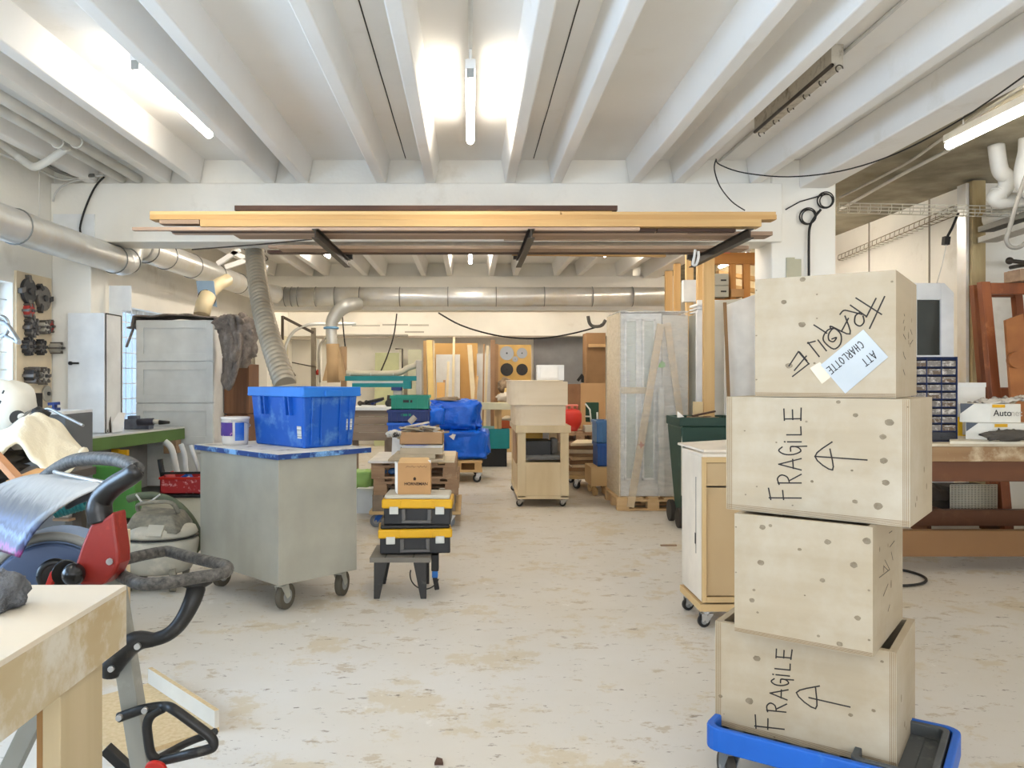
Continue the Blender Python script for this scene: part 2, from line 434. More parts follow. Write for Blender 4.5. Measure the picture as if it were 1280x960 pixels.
for y0, y1 in ((7.0, 7.38), (13.4, 13.8)):      # infill between the ribs over each cross beam
    b = MB(); b.box(XL, 2.69, y0 + .06, y1 - .06, ZB1, ZS); struct('infill_wall', b, WHITE)
# long edge beam over the column line
b = MB(); b.box(2.85, 3.10, -3.8, 7.04, 2.99, ZS); struct('edge_beam', b, CEIL, bev=.012)
b = MB(); b.box(2.85, 3.10, 7.46, 16.1, 2.99, ZS); struct('edge_beam', b, CEIL, bev=.012)
# ribs of the precast ceiling: tapered, in pairs
RIBS = [(p - CX) * 7.0 / F for p in (20, 113, 210, 240, 337, 379, 476, 538, 638, 696, 794, 849, 945)]
RIBS[2] = X(205, 7); RIBS[3] = X(243, 7)
for bay, (y0, y1) in enumerate(((-3.8, 7.03), (7.35, 13.43), (13.77, 16.13))):
    for x in RIBS:
        if x < XL + .06: continue
        b = MB(); w, t = .042, .08
        b.hexa([(x - w, y0, ZR), (x + w, y0, ZR), (x + w, y1, ZR), (x - w, y1, ZR), (x - t, y0, ZS + .01), (x + t, y0, ZS + .01), (x + t, y1, ZS + .01), (x - t, y1, ZS + .01)])
        struct('ceiling_rib', b, CEIL, bev=.008)
# dark joint lines between the precast elements
for i, px in enumerate((358, 507, 667, 822, 985)):
    b = MB(); x = X(px, 7.0); pts = []
    for k in range(40):
        y = -3.8 + k * (6.99 + 3.8) / 39; pts.append((x + .003 * noise.noise(Vector((k * .9, i, 0))), y, ZS - .002))
    b.tube(pts, .004, 5); struct('ceiling_joint', b, mat('dark_joint', (70, 66, 60), .9))

# small scars on the floor paint are in its material; thin shallow strip of lighter screed
# ------------------------------------------------------------------ lamps
def lamp(label, x, y0, y1, z, lit=True, cat='lamp', group=None, r=.028):
    t = thing('fluorescent_lamp', label, cat, (x, (y0 + y1) / 2, z), 0, group)
    b = MB(); b.box(x - .03, x + .03, y0, y1, z + .02, z + .075); part(t, 'housing', b, PWHITE if lit else mat('dusty_fixture', (170, 160, 144), .7, dirt=(90, 80, 66), dscale=8, dlo=.4, dhi=.7), .004, True)
    for y in (y0 + .01, y1 - .01):
        b = MB(); b.box(x - .022, x + .022, y - .012, y + .012, z - .03, z + .02); part(t, 'tube_holder', b, BLACK if not lit else GREY, .003, True)
    if lit:
        b = MB(); b.cyl((x, y0 + .02, z - .01), (x, y1 - .02, z - .01), r, 14)
        part(t, 'glass_tube', b, TUBE2 if y0 > 7.2 and x < 3 else TUBE, 0, True, 'glowing white tube')
    for y in (y0 + .2, y1 - .2):
        b = MB(); b.cyl((x, y, z + .07), (x, y, ZS + .01), .006, 8); part(t, 'hanger', b, STEEL, 0, True)
    return t
lamp('lit fluorescent lamp on the white ceiling straight above the middle of the floor', 0.0, 4.62, 5.95, 3.09)
lamp('lit fluorescent lamp between ceiling ribs at the left, above the round duct', -1.86, 4.5, 5.8, 3.09)
lamp('lit fluorescent lamp on the bare concrete ceiling at the right', 3.55, 4.7, 6.05, 3.08)
t = thing('fluorescent_fixture', 'unlit dusty fluorescent fixture without a tube on the white ceiling', 'lamp', (2.08, 5.1, 3.12))
b = MB(); b.box(2.045, 2.115, 4.6, 5.85, 3.11, 3.242); part(t, 'housing', b, mat('dusty_fixture_b', (200, 192, 176), .7, dirt=(112, 98, 78), dscale=12, dlo=.5, dhi=.72), .004, True)
for y in (4.6, 4.82, 5.05, 5.3, 5.55, 5.83):
    b = MB(); b.torus((2.09, y, 3.10), (0, 1, 0), .02, .004, 10, 6, 0, PI * 1.4); part(t, 'tube_clip', b, DSTEEL, 0, True)
b = MB(); b.cyl((2.05, 4.6, 3.12), (2.05, 5.85, 3.12), .012, 8); part(t, 'cable_conduit', b, DSTEEL, 0, True)
for x, y0, z, lb in ((-2.02, 10.3, 3.09, 'lit lamp in the far bay seen left below the timber rack'), (0.0, 10.9, 3.09, 'lit lamp in the far bay straight down the middle'), (1.9, 10.2, 3.09, 'lit lamp in the far bay seen right below the timber rack')):
    lamp(lb, x, y0, y0 + 1.3, z)
for x, y in ((-1.86, -1.4), (0.0, -1.2), (2.05, 1.2), (-1.86, 1.3), (0.0, 1.5), (4.6, 1.0), (3.9, 11.4), (-2.4, 14.1), (-.3, 14.1), (1.9, 14.1), (-2.0, 7.7), (0.0, 7.7), (1.95, 7.7), (5.8, 4.7)):  # unseen lamps added to brighten the bays, the back wall and the ceiling
    lamp('lit fluorescent lamp under the ceiling outside the view', x, y, y + 1.3, 2.74 if y > 13 else 3.09, group='lamps out of view')
b = MB(); pts = [(0.0, y, ZS - .012) for y in (-3, 0, 4.62)]; b.tube(pts, .012, 8); b.tube([(0, 4.62, ZS - .012), (0, 4.64, 3.15)], .01, 8)
solo('cable_conduit', 'white conduit running along the ceiling to the middle lamp', 'conduit', b, PWHITE)
b = MB(); b.tube([(-1.79, -3, ZS - .012), (-1.79, 7.04, ZS - .012)], .011, 8)
solo('cable_conduit', 'white conduit along the ceiling beside the left lamp', 'conduit', b, PWHITE)
b = MB(); b.tube([(2.16, 2.6, ZS - .012), (2.16, 7.04, ZS - .012)], .011, 8)
solo('cable_conduit', 'grey conduit along the ceiling beside the unlit fixture', 'conduit', b, WCABLE)

# daylight at the windows in view, added fill light at the unseen ones
def area(name, loc, rot, sx, sy, power, col):
    l = bpy.data.lights.new(name, 'AREA'); l.shape = 'RECTANGLE'; l.size = sx; l.size_y = sy; l.energy = power; l.color = col
    o = bpy.data.objects.new(name, l); COL.objects.link(o); o.location = loc; o.rotation_euler = rot
    return o
for i, (a, c, za, zb) in enumerate(HOLES):
    area('window_daylight', (-3.98, (a + c) / 2, (za + zb) / 2), (0, R((-112, -92, -90, -90)[i]), 0), zb - za, c - a, (140, 150, 20, 10)[i], (.66, .82, 1.0))  # first two are out of view, boosted to tint left faces blue
area('window_daylight', (0, -4.25, 1.6), (R(122), 0, 0), 3.8, 1.8, 190, (.95, .97, 1.0))  # unseen rear fill light, tilted up to brighten the ceiling
area('window_daylight', (5.8, -4.25, 1.6), (R(122), 0, 0), 3.2, 1.8, 130, (.95, .97, 1.0))  # second unseen rear fill, aimed up at the ceiling as well
w = bpy.data.worlds.new('sky'); SC.world = w; w.use_nodes = True
w.node_tree.nodes['Background'].inputs[0].default_value = (.62, .80, 1.0, 1); w.node_tree.nodes['Background'].inputs[1].default_value = 1.0

cam = bpy.data.cameras.new('camera'); co = bpy.data.objects.new('camera', cam); COL.objects.link(co)
co.location = (0, 0, CZ); co.rotation_euler = (R(90), 0, 0)
cam.sensor_width = 36; cam.lens = 36 * F / 1280; cam.shift_x = (640 - CX) / 1280; cam.shift_y = -(480 - CY) / 1280
cam.clip_start = .05; cam.clip_end = 100
SC.camera = co
SC.view_settings.view_transform = 'Standard'; SC.view_settings.look = 'None'; SC.view_settings.exposure = 0.46; SC.view_settings.gamma = 1.0
SC.view_settings.use_curve_mapping = False
SC.cycles.max_bounces = 8; SC.cycles.diffuse_bounces = 5; SC.cycles.sample_clamp_indirect = 6
# ================================================================== RIGHT FOREGROUND: boxes on the dolly
PLY_F = mat('plywood_face', (172, 158, 135), .65, col2=(158, 143, 118), scale=2.6, stretch=(.4, .4, 5), amount=.7, dirt=(178, 168, 150), dscale=3, dlo=.45, dhi=.75)
PLY_E = mat('plywood_edge', (174, 158, 130), .7)
PLY_L = mat('plywood_glue_line', (140, 116, 84), .8)
PLY_IN = mat('plywood_inside', (170, 136, 96), .75, col2=(150, 116, 78), scale=3)
KNOT = mat('wood_knot', (136, 124, 104), .8, col2=(112, 98, 78), scale=60)
def ply_edge_strip(b, c0, c1, w, n, mi):
    """dark glue lines along a plywood edge from c0 to c1 (w = board thickness vector, n = outward normal)"""
    b.mi = mi
    for k in (.18, .4, .62, .84):
        a = Vector(c0) + Vector(w) * k + Vector(n) * .0002; e = Vector(c1) + Vector(w) * k + Vector(n) * .0002
        b.bar(a, e, .0016, .0007, up=n)
    b.mi = 0
def plybox(label, corner, ang, W, D, H, z0, top_open=True, th=.02, knots=(), words=(), words2=(), side_lines=False, edge_dots=()):
    """corner = bottom front-left corner (world x, y); front face runs W along u, D is depth along v"""
    u = Vector((math.cos(ang), math.sin(ang), 0)); v = Vector((-math.sin(ang), math.cos(ang), 0)); k = Vector((0, 0, 1))
    t = thing('plywood_crate', label, 'crate', (corner[0], corner[1], z0), ang, 'plywood crates stacked on the dolly')
    def pan(name, x0, x1, y0, y1, za, zb, m=None):
        b = MB(); b.box(x0, x1, y0, y1, za, zb); return b
    mats = [PLY_F, KNOT, PLY_L, PLY_E]
    fr = MB(); fr.box(0, W, 0, th, 0, H)
    fr.mi = 1
    Minv = mw(t).inverted()
    p0 = Vector((corner[0], corner[1], z0)); nf = -v; ns = u; pr = p0 + u * W
    for (kx, ky, kr) in knots:
        c = Minv @ on_plane(kx, ky, p0, nf)
        poly = [(c.x + math.cos(a) * kr * (1 + .25 * noise.noise(Vector((kx, ky, q * .9)))), -.0004, c.z + math.sin(a) * kr * .8 * (1 + .25 * noise.noise(Vector((ky, kx, q * .8))))) for q, a in enumerate([2 * PI * i / 12 for i in range(12)])]
        if min(p[0] for p in poly) > 0 and max(p[0] for p in poly) < W and min(p[2] for p in poly) > 0: fr.prism(poly, (0, .0005, 0))
    fr.mi = 0
    if side_lines:      # the ends of the side boards show at the left and right of the front
        for x0 in (0, W - th):
            ply_edge_strip(fr, (x0, 0, .001), (x0, 0, H - .001), (th, 0, 0), (0, -1, 0), 2)
    ply_edge_strip(fr, (0.001, 0, 0), (W - .001, 0, 0), (0, 0, th * .9), (0, -1, 0), 2)
    part(t, 'front_panel', fr, mats)
    bk = pan('', 0, W, D - th, D, 0, H); part(t, 'back_panel', bk, PLY_F)
    for x0, inner in ((0, th), (W - th, 0)):
        b = pan('', x0, x0 + th, th, D - th, 0, H)
        if x0 > 0:
            b.mi = 1
            for q in range(4):
                c = Vector((W + .0003, th + (D - 2 * th) * random.uniform(.15, .9), H * random.uniform(.1, .9))); rr = random.uniform(.004, .009)
                b.prism([(c.x, c.y + math.cos(a) * rr, c.z + math.sin(a) * rr * 1.5) for a in [2 * PI * i / 10 for i in range(10)]], (-.0005, 0, 0))
            b.mi = 0
        part(t, 'side_panel', b, mats)
    b = MB(); b.box(th, W - th, th, D - th, 0, th); part(t, 'bottom_panel', b, PLY_IN)
    if not top_open:
        b = MB(); b.box(th, W - th, th, D - th, H - th, H); part(t, 'top_panel', b, PLY_F)
    if words:
        b = MB(); strokes(b, words, p0, nf, .0042); part(t, 'marker_writing', b, INK, 0, True, 'black handwriting')
    if words2:
        b = MB(); strokes(b, words2, pr, ns, .0022, .0006); part(t, 'pencil_mark', b, INK, 0, True)
    return t, p0, u, v
z4, z3, z2, z1 = .168, .520, .908, 1.288
# pixel tools for the four zooms
def zz(pts, ox, oy, s=4.0): return [(ox + a / s, oy + c / s) for a, c in pts]
K = lambda ox, oy, lst: [(ox + a / 4.0, oy + c / 4.0, r) for a, c, r in lst]
# -- bottom crate
ang4 = math.atan2(-.321, .451)
w4 = write('FRAGILE', *zz([(560, 775)], 840, 720)[0], .1, -1, [22, 17, 17, 12, 7, 15, 17], [37, 24, 22, 22, 20, 19, 19])
w4 = [ln for ln in w4]
arr4 = [zz([(890, 655), (685, 608)], 840, 720), zz([(737, 550), (622, 583), (718, 663), (718, 560)], 840, 720)]
plybox('open plywood crate, lowest of the stack, standing in the blue dolly', (.835, 2.77), ang4, .553, .418, .352, z4, True, .022,
       K(840, 720, [(425, 412, .012), (388, 625, .013), (242, 600, .007), (893, 695, .007), (1008, 673, .006), (1050, 428, .005), (545, 843, .007), (512, 805, .003), (260, 690, .002)]),
       w4 + arr4, side_lines=True)
# -- second crate
ang3 = -R(37.2)
plybox('open plywood crate without writing, second from the bottom of the stack', (.864, 2.657), ang3, .413, .49, .386, z3, True, .016,
       K(840, 720, [(410, 70, .005), (400, 122, .009), (752, 22, .008), (928, 210, .009), (838, 340, .010), (732, 300, .005), (428, 182, .004), (664, 97, .003), (985, 320, .004), (985, 72, .004)]) +
       K(880, 480, [(292, 716, .010), (332, 708, .006), (618, 790, .010), (815, 785, .012), (478, 827, .006), (285, 893, .011), (750, 905, .011), (160, 715, .003), (160, 942, .003)]), (),
       [zz([(925, 745), (940, 735)], 880, 480), [(1118, 676), (1112, 684)], [(1105, 708), (1110, 713)], [(1110, 730), (1104, 745)], [(1099, 722), (1112, 712), (1106, 700)], [(1114, 690), (1116, 700)], [(1112, 756), (1110, 764)]])
# -- third crate
w2 = write('FRAGILE', *zz([(486, 578)], 880, 480)[0], 0, -1, [19, 18, 19, 15, 8, 20, 22], [40, 29, 28, 28, 20, 18, 21])
arr2 = [zz([(815, 380), (555, 362)], 880, 480), zz([(640, 290), (555, 362), (643, 430), (630, 325)], 880, 480)]
plybox('plywood crate with a sideways arrow, third up in the stack, jutting out left and right', (.862, 2.735), math.atan2(-.342, .433), .552, .376, .378, z2, False, .022,
       K(880, 480, [(672, 90, .007), (757, 156, .008), (927, 192, .013), (895, 264, .010), (898, 384, .011), (908, 493, .011), (870, 610, .013), (755, 588, .008), (740, 432, .004), (540, 487, .005), (512, 188, .004), (203, 234, .003), (362, 292, .003), (1020, 115, .003), (208, 553, .003), (264, 513, .003), (443, 607, .003)]),
       w2 + arr2, side_lines=True)
# -- top crate with the paper
frag = [[(903, 203), (828, 362)], [(860, 212), (812, 305)], [(760, 210), (888, 292)], [(732, 246), (812, 302)], [(795, 300), (800, 330), (780, 350), (755, 335), (757, 300), (778, 283)],
        [(680, 292), (700, 272), (735, 278), (790, 292)], [(705, 300), (730, 390), (640, 353), (632, 358)], [(722, 312), (690, 372)],
        [(640, 415), (662, 408), (648, 428), (625, 420), (624, 390), (650, 362), (684, 392), (682, 440), (648, 465), (602, 430), (598, 400), (620, 370), (650, 360)],
        [(550, 345), (614, 386)], [(570, 420), (612, 474)], [(520, 432), (576, 503)], [(518, 436), (556, 426)],
        [(425, 550), (472, 478)], [(443, 602), (525, 538)], [(472, 478), (525, 540)], [(452, 572), (512, 500)], [(478, 480), (515, 524)]]
frag = [zz(l, 880, 320) for l in frag]
tc, tp0, tu, tv = plybox('plywood crate at the very top of the stack with a white paper note taped on', (.943, 2.69), math.atan2(-.24, .341), .417, .49, .387, z1, True, .016,
       K(880, 320, [(493, 117, .009), (400, 230, .009), (490, 343, .011), (425, 548, .011), (552, 536, .004), (565, 192, .003), (565, 312, .003), (940, 128, .004), (262, 172, .003), (262, 398, .003), (262, 618, .003)]),
       frag, [zz([(1000, 290), (1003, 300)], 880, 320), [(1130, 400), (1129, 404)], [(1131, 408), (1130, 413)], [(1129, 418), (1132, 424)], [(1138, 412), (1140, 418)], [(1129, 440), (1130, 445), (1132, 449)], [(1141, 425), (1138, 430)], [(1129, 462), (1131, 469)]])
b = MB(); quad = [on_plane(x, y, tp0, -tv) for x, y in zz([(583, 545), (797, 368), (922, 505), (707, 688)], 880, 320)]
b.prism([q - tv * .0012 for q in quad], -tv * .0006)
note = part(tc, 'paper_note', b, mat('note_paper', (186, 192, 195), .6), 0, True, 'white paper note')
nl = write('CHARLOTTE', *zz([(778, 424)], 880, 320)[0], -.77, .64, [6.2] * 9, 9.5) + write('ATT', *zz([(843, 474)], 880, 320)[0], -.77, .64, [7] * 3, 10)
b = MB(); strokes(b, nl, tp0 - tv * .0018, -tv, .0026, .0007)
nw = mesh_of('note_writing', b, INK); nw.parent = note; nw.matrix_parent_inverse = mw(tc).inverted()
b = MB(); tape = [on_plane(x, y, tp0, -tv) for x, y in zz([(530, 560), (580, 530), (640, 600), (590, 640)], 880, 320)]
b.prism([q - tv * .0004 for q in tape], -tv * .0004); part(tc, 'packing_tape', b, mat('clear_tape', (214, 198, 168), .25), 0, True, 'glossy strip of clear tape')

# -- dolly
da = -R(35.4)
dl = thing('platform_dolly', 'blue plastic platform dolly carrying the stack of plywood crates', 'dolly', (.765, 2.676, 0), da)
DW, DD = .70, .47; zt = .205; zb = .128
b = MB(); r = .05
def rrect(x0, x1, y0, y1, r, n=5):
    pts = []
    for cx, cy, a0 in ((x1 - r, y0 + r, -90), (x1 - r, y1 - r, 0), (x0 + r, y1 - r, 90), (x0 + r, y0 + r, 180)):
        for k in range(n + 1):
            a = R(a0 + 90 * k / n); pts.append((cx + math.cos(a) * r, cy + math.sin(a) * r))
    return pts
def rim(b, outer, inner, z0, z1):
    n = len(outer); V = [[b.b.verts.new((p[0], p[1], z)) for p in L] for L, z in ((outer, z0), (outer, z1), (inner, z1), (inner, z0))]
    for q in range(4):
        for i in range(n): b._f([V[q][i], V[q][(i + 1) % n], V[(q + 1) % 4][(i + 1) % n], V[(q + 1) % 4][i]])
rim(b, rrect(0, DW, 0, DD, .05), rrect(.024, DW - .024, .024, DD - .024, .035), zb, zt)
part(dl, 'rim', b, mat('dolly_blue', (14, 92, 190), .45, dirt=(70, 130, 200), dscale=9, dlo=.6, dhi=.8), .006)
b = MB(); pts = rrect(.024, DW - .024, .024, DD - .024, .035); b.prism([(x, y, zb + .01) for x, y in pts], (0, 0, z4 - zb - .01 - .006))
DK = mat('dolly_deck', (72, 76, 78), .6, dirt=(120, 120, 116), dscale=8)
for i in range(6):
    b.box(.05 + i * .1, .05 + i * .1 + .05, .05, DD - .05, z4 - .008, z4)
part(dl, 'deck', b, DK, .003)
rb = MB(); rim(rb, rrect(.44, DW - .03, .03, DD - .03, .03), rrect(.46, DW - .05, .05, DD - .05, .02), z4 - .006, zt + .002)
part(dl, 'end_grip', rb, DK, .003, label='dark grey moulded grip')
def caster(parent, x, y, zt_, r=.05, rz=0, w=.028, mf=None, mt=None):
    s, c = math.sin(rz), math.cos(rz)
    off = Vector((-s * r * .5, c * r * .5, 0)); ax = Vector((c, s, 0)); f = Vector((-s, c, 0))
    hub = Vector((x, y, r)) + off
    b = MB(); b.bar((x - .04 * c, y - .04 * s, zt_ - .003), (x + .04 * c, y + .04 * s, zt_ - .003), .08, .006)
    b.cyl((x, y, zt_ - .03), (x, y, zt_ - .005), .018, 12)
    for k in (-1, 1):
        q = Vector((x, y, zt_ - .02)) + ax * k * (w / 2 + .006); h = hub + ax * k * (w / 2 + .006)
        a1, a2 = q - f * .035, q + f * .035
        b.prism([a1, a2, h + f * .016, h - f * .016 - Vector((0, 0, .01))], ax * .003)
    b.bar(Vector((x, y, zt_ - .022)) - ax * (w / 2 + .008), Vector((x, y, zt_ - .022)) + ax * (w / 2 + .008), .06, .006)
    fk = part(parent, 'caster_fork', b, mf or STEEL)
    b = MB(); b.disc(hub, ax, r, w, 24); b.mi = 1; b.disc(hub, ax, r * .55, w + .004, 18); b.disc(hub, ax, r * .2, w + .014, 10)
    part(fk, 'caster_wheel', b, [mt or RUBBER, GREY], .003)
for x, y in ((.07, .06), (.63, .06), (.07, .41), (.63, .41)): caster(dl, x, y, zb + .01, .052, R(40), .03, mat('caster_grey', (110, 114, 118), .5))

# ================================================================== WHEELED PLYWOOD CABINET behind the crates
cb = thing('wheeled_cabinet', 'pale wooden cabinet on small castors half hidden behind the crate stack', 'cabinet', (1.24, 4.36, 0))
CW, CD = .62, .40; cz0, cz1 = .135, .925
LW = mat('pale_mdf_front', (190, 164, 124), .55, col2=(178, 150, 110), scale=1.5)
LS = mat('whitewashed_edge', (236, 224, 206), .6)
b = MB(); b.box(-.01, CW, -.01, CD + .01, .095, cz0); part(cb, 'base_board', b, MDF, .003)
b = MB(); b.box(0, .02, .0, CD, cz0 + .012, cz1); part(cb, 'side_panel', b, LS, .002)
b = MB(); b.box(CW - .02, CW, .0, CD, cz0 + .012, cz1); part(cb, 'side_panel', b, LS, .002)
b = MB(); b.box(.02, CW - .02, CD - .015, CD, cz0 + .012, cz1); part(cb, 'back_panel', b, LS)
b = MB(); b.box(.0, .022, -.02, 0, cz0 + .012, cz1); b.box(CW - .022, CW, -.02, 0, cz0 + .012, cz1); b.box(.022, CW - .022, -.02, 0, cz0 + .012, cz0 + .04); b.box(.022, CW - .022, -.02, 0, cz1 - .03, cz1)
part(cb, 'face_frame', b, MDF, .001)
b = MB(); b.box(.024, CW - .024, -.012, .004, cz1 - .155, cz1 - .032); part(cb, 'drawer', b, LW, .002)
b = MB(); b.box(.024, CW - .024, -.006, .008, cz0 + .045, cz1 - .165); part(cb, 'door', b, LW, .002)
b = MB(); b.box(.0, CW, -.02, CD, cz1, cz1 + .016); part(cb, 'top_board', b, LS, .002)
b = MB(); b.box(-.0015, 0, .10, .105, cz0 + .25, cz1 - .12); b.box(-.0015, 0, .10, .125, cz0 + .30, cz0 + .36); part(cb, 'lock_slot', b, DSTEEL)
for x, y in ((.04, .04), (CW - .05, .04), (.04, CD - .04), (CW - .05, CD - .04)): caster(cb, x, y, .095, .034, R(100), .022, STEEL, BLACK)
b = MB(); b.prism([(1.27, 4.42, .943), (1.75, 4.40, .943), (1.75, 4.8, .985), (1.22, 4.78, .955)], (0, 0, .012))
solo('white_board', 'white board lying slightly raised on top of the wheeled wooden cabinet', 'board', b, LS)

# ================================================================== RIGHT: heavy table and what stands on it
TB = mat('brown_stained_beam', (112, 68, 38), .5, col2=(92, 54, 30), scale=1.5, stretch=(.3, 3, 3), dirt=(136, 96, 60), dscale=3, dlo=.6, dhi=.9)
TBL = mat('worn_table_edge', (176, 146, 108), .7, col2=(128, 92, 60), scale=2, stretch=(.6, 5, 5), amount=1, dirt=(214, 196, 164), dscale=6, dlo=.5, dhi=.7)
ty = 5.6
tb = thing('work_table', 'heavy brown stained work table along the right with a worn wooden top', 'table', (3.9, ty + .55, 0))
b = MB(); b.box(2.62, 5.6, ty, ty + 1.15, .77, .875); part(tb, 'top_layer', b, TBL, .006, True)
b = MB(); b.box(2.60, 5.62, ty - .01, ty + 1.16, .875, .895); part(tb, 'tabletop', b, mat('table_surface', (226, 212, 186), .6, dirt=(190, 168, 130), dscale=4), .003, True)
b = MB(); b.box(2.66, 5.56, ty + .02, ty + .08, .63, .80); part(tb, 'apron', b, TB, .004, True)
b = MB(); b.box(2.66, 5.56, ty + 1.07, ty + 1.13, .63, .80); part(tb, 'apron', b, TB, .004, True)
b = MB(); b.box(2.70, 5.54, ty + .98, ty + 1.06, .147, .275); part(tb, 'rear_rail', b, TB, .004, True)
b = MB(); b.box(2.66, 5.56, ty + .02, ty + .09, .11, .29); part(tb, 'front_rail', b, mat('light_brown_rail', (134, 98, 60), .5, col2=(118, 84, 50), scale=1.2), .004, True)
for x in (2.68, 5.40):
    for y in (ty + .09, ty + .98):
        b = MB(); b.box(x, x + .12, y, y + .09, 0, .80); part(tb, 'leg', b, TB, .004, True)
b = MB(); b.tube([(2.75 + .3 * math.cos(a), ty - .1 + .28 * math.sin(a), .012) for a in [PI * 1.5 + i * .2 for i in range(24)]], .009, 8)
solo('cable', 'dark cable lying in a loop on the floor below the brown table', 'cable', b, CABLE)
# small-parts organiser
ox, oy, oz = X(1120, 5.75), 5.75, .895
og = thing('parts_organiser', 'dark blue small parts organiser with rows of clear drawers on the brown table', 'organiser', (ox, oy, oz))
OW, OH = X(1197, 5.75) - ox, Z(446, 5.75) - oz
NB = mat('organiser_blue', (28, 44, 84), .5)
b = MB(); b.box(0, OW, .02, .16, 0, .008); b.box(0, OW, .02, .16, OH - .008, OH); b.box(0, .008, .0, .16, 0, OH); b.box(OW - .008, OW, .0, .16, 0, OH); b.box(0, OW, .15, .16, 0, OH)
rows, cols = 9, 4
cw = (OW - .016) / cols; hb = .075; rh = (OH - .016 - hb) / rows
for c in range(1, cols): b.box(.008 + c * cw - .0035, .008 + c * cw + .0035, .0, .15, 0.008, OH - .008)
for r_ in range(rows + 1): b.box(.008, OW - .008, .008, .15, hb + r_ * rh - .003, hb + r_ * rh + .003)
part(og, 'frame', b, NB)
CD1 = mat('clear_drawer', (150, 142, 134), .25, col2=(96, 88, 82), scale=20, amount=1, dirt=(205, 198, 188), dscale=25, dlo=.5, dhi=.65)
CD2 = mat('clear_drawer_full', (120, 98, 78), .25, col2=(80, 68, 58), scale=30, amount=1, dirt=(190, 180, 168), dscale=30, dlo=.5, dhi=.65)
for r_ in range(rows):
    for c in range(cols):
        x0 = .008 + c * cw + .005; z0 = hb + r_ * rh + .004; d = MB()
        d.box(x0, x0 + cw - .01, .0, .14, z0, z0 + rh * .72); dq = part(og, 'drawer', d, CD1 if (r_ + c) % 3 else CD2, .002)
        d = MB(); d.box(x0 + .01, x0 + cw - .02, -.008, .0, z0 + rh * .45, z0 + rh * .68); part(dq, 'drawer_pull', d, CD1)
d = MB(); d.box(.012, OW - .012, -.002, .14, .010, hb - .006); d.box(OW * .72, OW * .93, -.012, -.002, .03, .04); part(og, 'wide_drawer', d, mat('smoked_drawer', (60, 60, 64), .3), .003)
# white box and yellow box behind cartons
def carton(name, label, cat, x0, x1, y0, y1, z0, z1, m, rz=0, group=None, bev=.003):
    cx, cy = (x0 + x1) / 2, (y0 + y1) / 2
    t = thing(name, label, cat, (cx, cy, z0), rz, group); w, d, h = (x1 - x0) / 2, (y1 - y0) / 2, z1 - z0
    b = MB(); b.box(-w, w, -d, d, 0, h); part(t, 'box_body', b, m, bev)
    return t, w, d, h
Y5 = 5.95
t, w, d, h = carton('cardboard_box', 'tall white box behind the cartons on the brown table', 'box', X(1198, 6.3), X(1232, 6.3), 6.3, 6.5, .895, Z(479, 6.3), PAPER)
b = MB(); b.box(-w - .003, w + .003, -d - .003, d + .003, h - .03, h + .004); part(t, 'lid', b, PWHITE)
t, w, d, h = carton('yellow_box', 'yellow and white box beside the parts organiser', 'box', X(1198, 6.05), X(1222, 6.05), 6.05, 6.2, .895, Z(521, 6.05), mat('yellow_card', (240, 200, 40), .6))
b = MB(); b.box(-w + .03, w - .004, -d - .002, -d, .03, h - .03); part(t, 'white_label', b, PAPER, 0, label='white label')
t, w, d, h = carton('white_box', 'flat white box resting on the yellow box', 'box', X(1198, 6.05), X(1220, 6.05), 6.05, 6.2, Z(521, 6.05), Z(505, 6.05), mat('white_card_lines', (226, 230, 236), .7))
def auto_box(label, pxl, pxc, pxr, pyt, pyb, Y, tail):
    t = thing('carton', label, 'carton', (X(pxc, Y), Y, Z(pyb, Y)), 0, 'white abrasive cartons on the brown table')
    w = X(pxr, Y) - X(pxc, Y); h = Z(pyt, Y) - Z(pyb, Y); l = X(pxc, Y) - X(pxl, Y)
    b = MB(); yb = .12
    b.prism([(0, 0, 0), (w, 0, 0), (w, yb + .1, 0), (-l * .95, yb, 0)], (0, 0, h)); part(t, 'box_body', b, mat('carton_white', (232, 228, 216), .6), .002)
    b = MB(); b.box(.012, .085 * 1.2, -.0012, 0, h - .026, h - .004); part(t, 'yellow_label', b, YEL, 0, label='yellow brand label')
    dv = Vector((-l * .95, yb, 0)); n = Vector((-yb, -l * .95, 0)).normalized()
    b = MB(); a0 = dv * .98; b.prism([a0 + Vector((0, 0, h)) + n * .0006, dv * .52 + Vector((0, 0, h)) + n * .0006, dv * .97 + Vector((0, 0, h * .45)) + n * .0006], n * .0006)
    part(t, 'dark_flash', b, mat('dark_grey_print', (84, 88, 96), .6), 0, label='dark grey printed wedge')
    ink = mat('grey_print', (60, 58, 56), .6)
    M = mw(t).translation
    lettering(t, 'Auto', .062, M + Vector((.02, -.0016, h * .36)), (1, 0, 0), (0, 0, 1), ink)
    lettering(t, 'net', .062, M + Vector((.14, -.0016, h * .36)), (1, 0, 0), (0, 0, 1), mat('faint_print', (196, 190, 178), .6))
    return t
b = MB(); b.prism([(X(1182, 5.6), 5.55, .897), (4.6, 5.42, .897), (4.7, 6.2, .897), (X(1186, 6.1), 6.1, .897)], (0, 0, .018))
solo('loose_board', 'pale loose board under the cartons, sticking out over the table edge', 'board', b, mat('pale_board', (232, 222, 200), .6))
zt_ = .917
auto_box('lower white carton with a yellow label, nearest the table edge', 1219, 1241, 1296, 527, 548, 5.62, 1).location.z = zt_
o = auto_box('upper white carton with a yellow label, set on the one below and pushed left', 1211, 1238, 1276, 504, 527.5, 5.66, 1); o.location.z = zt_ + (548 - 527) * 5.62 / F + .002
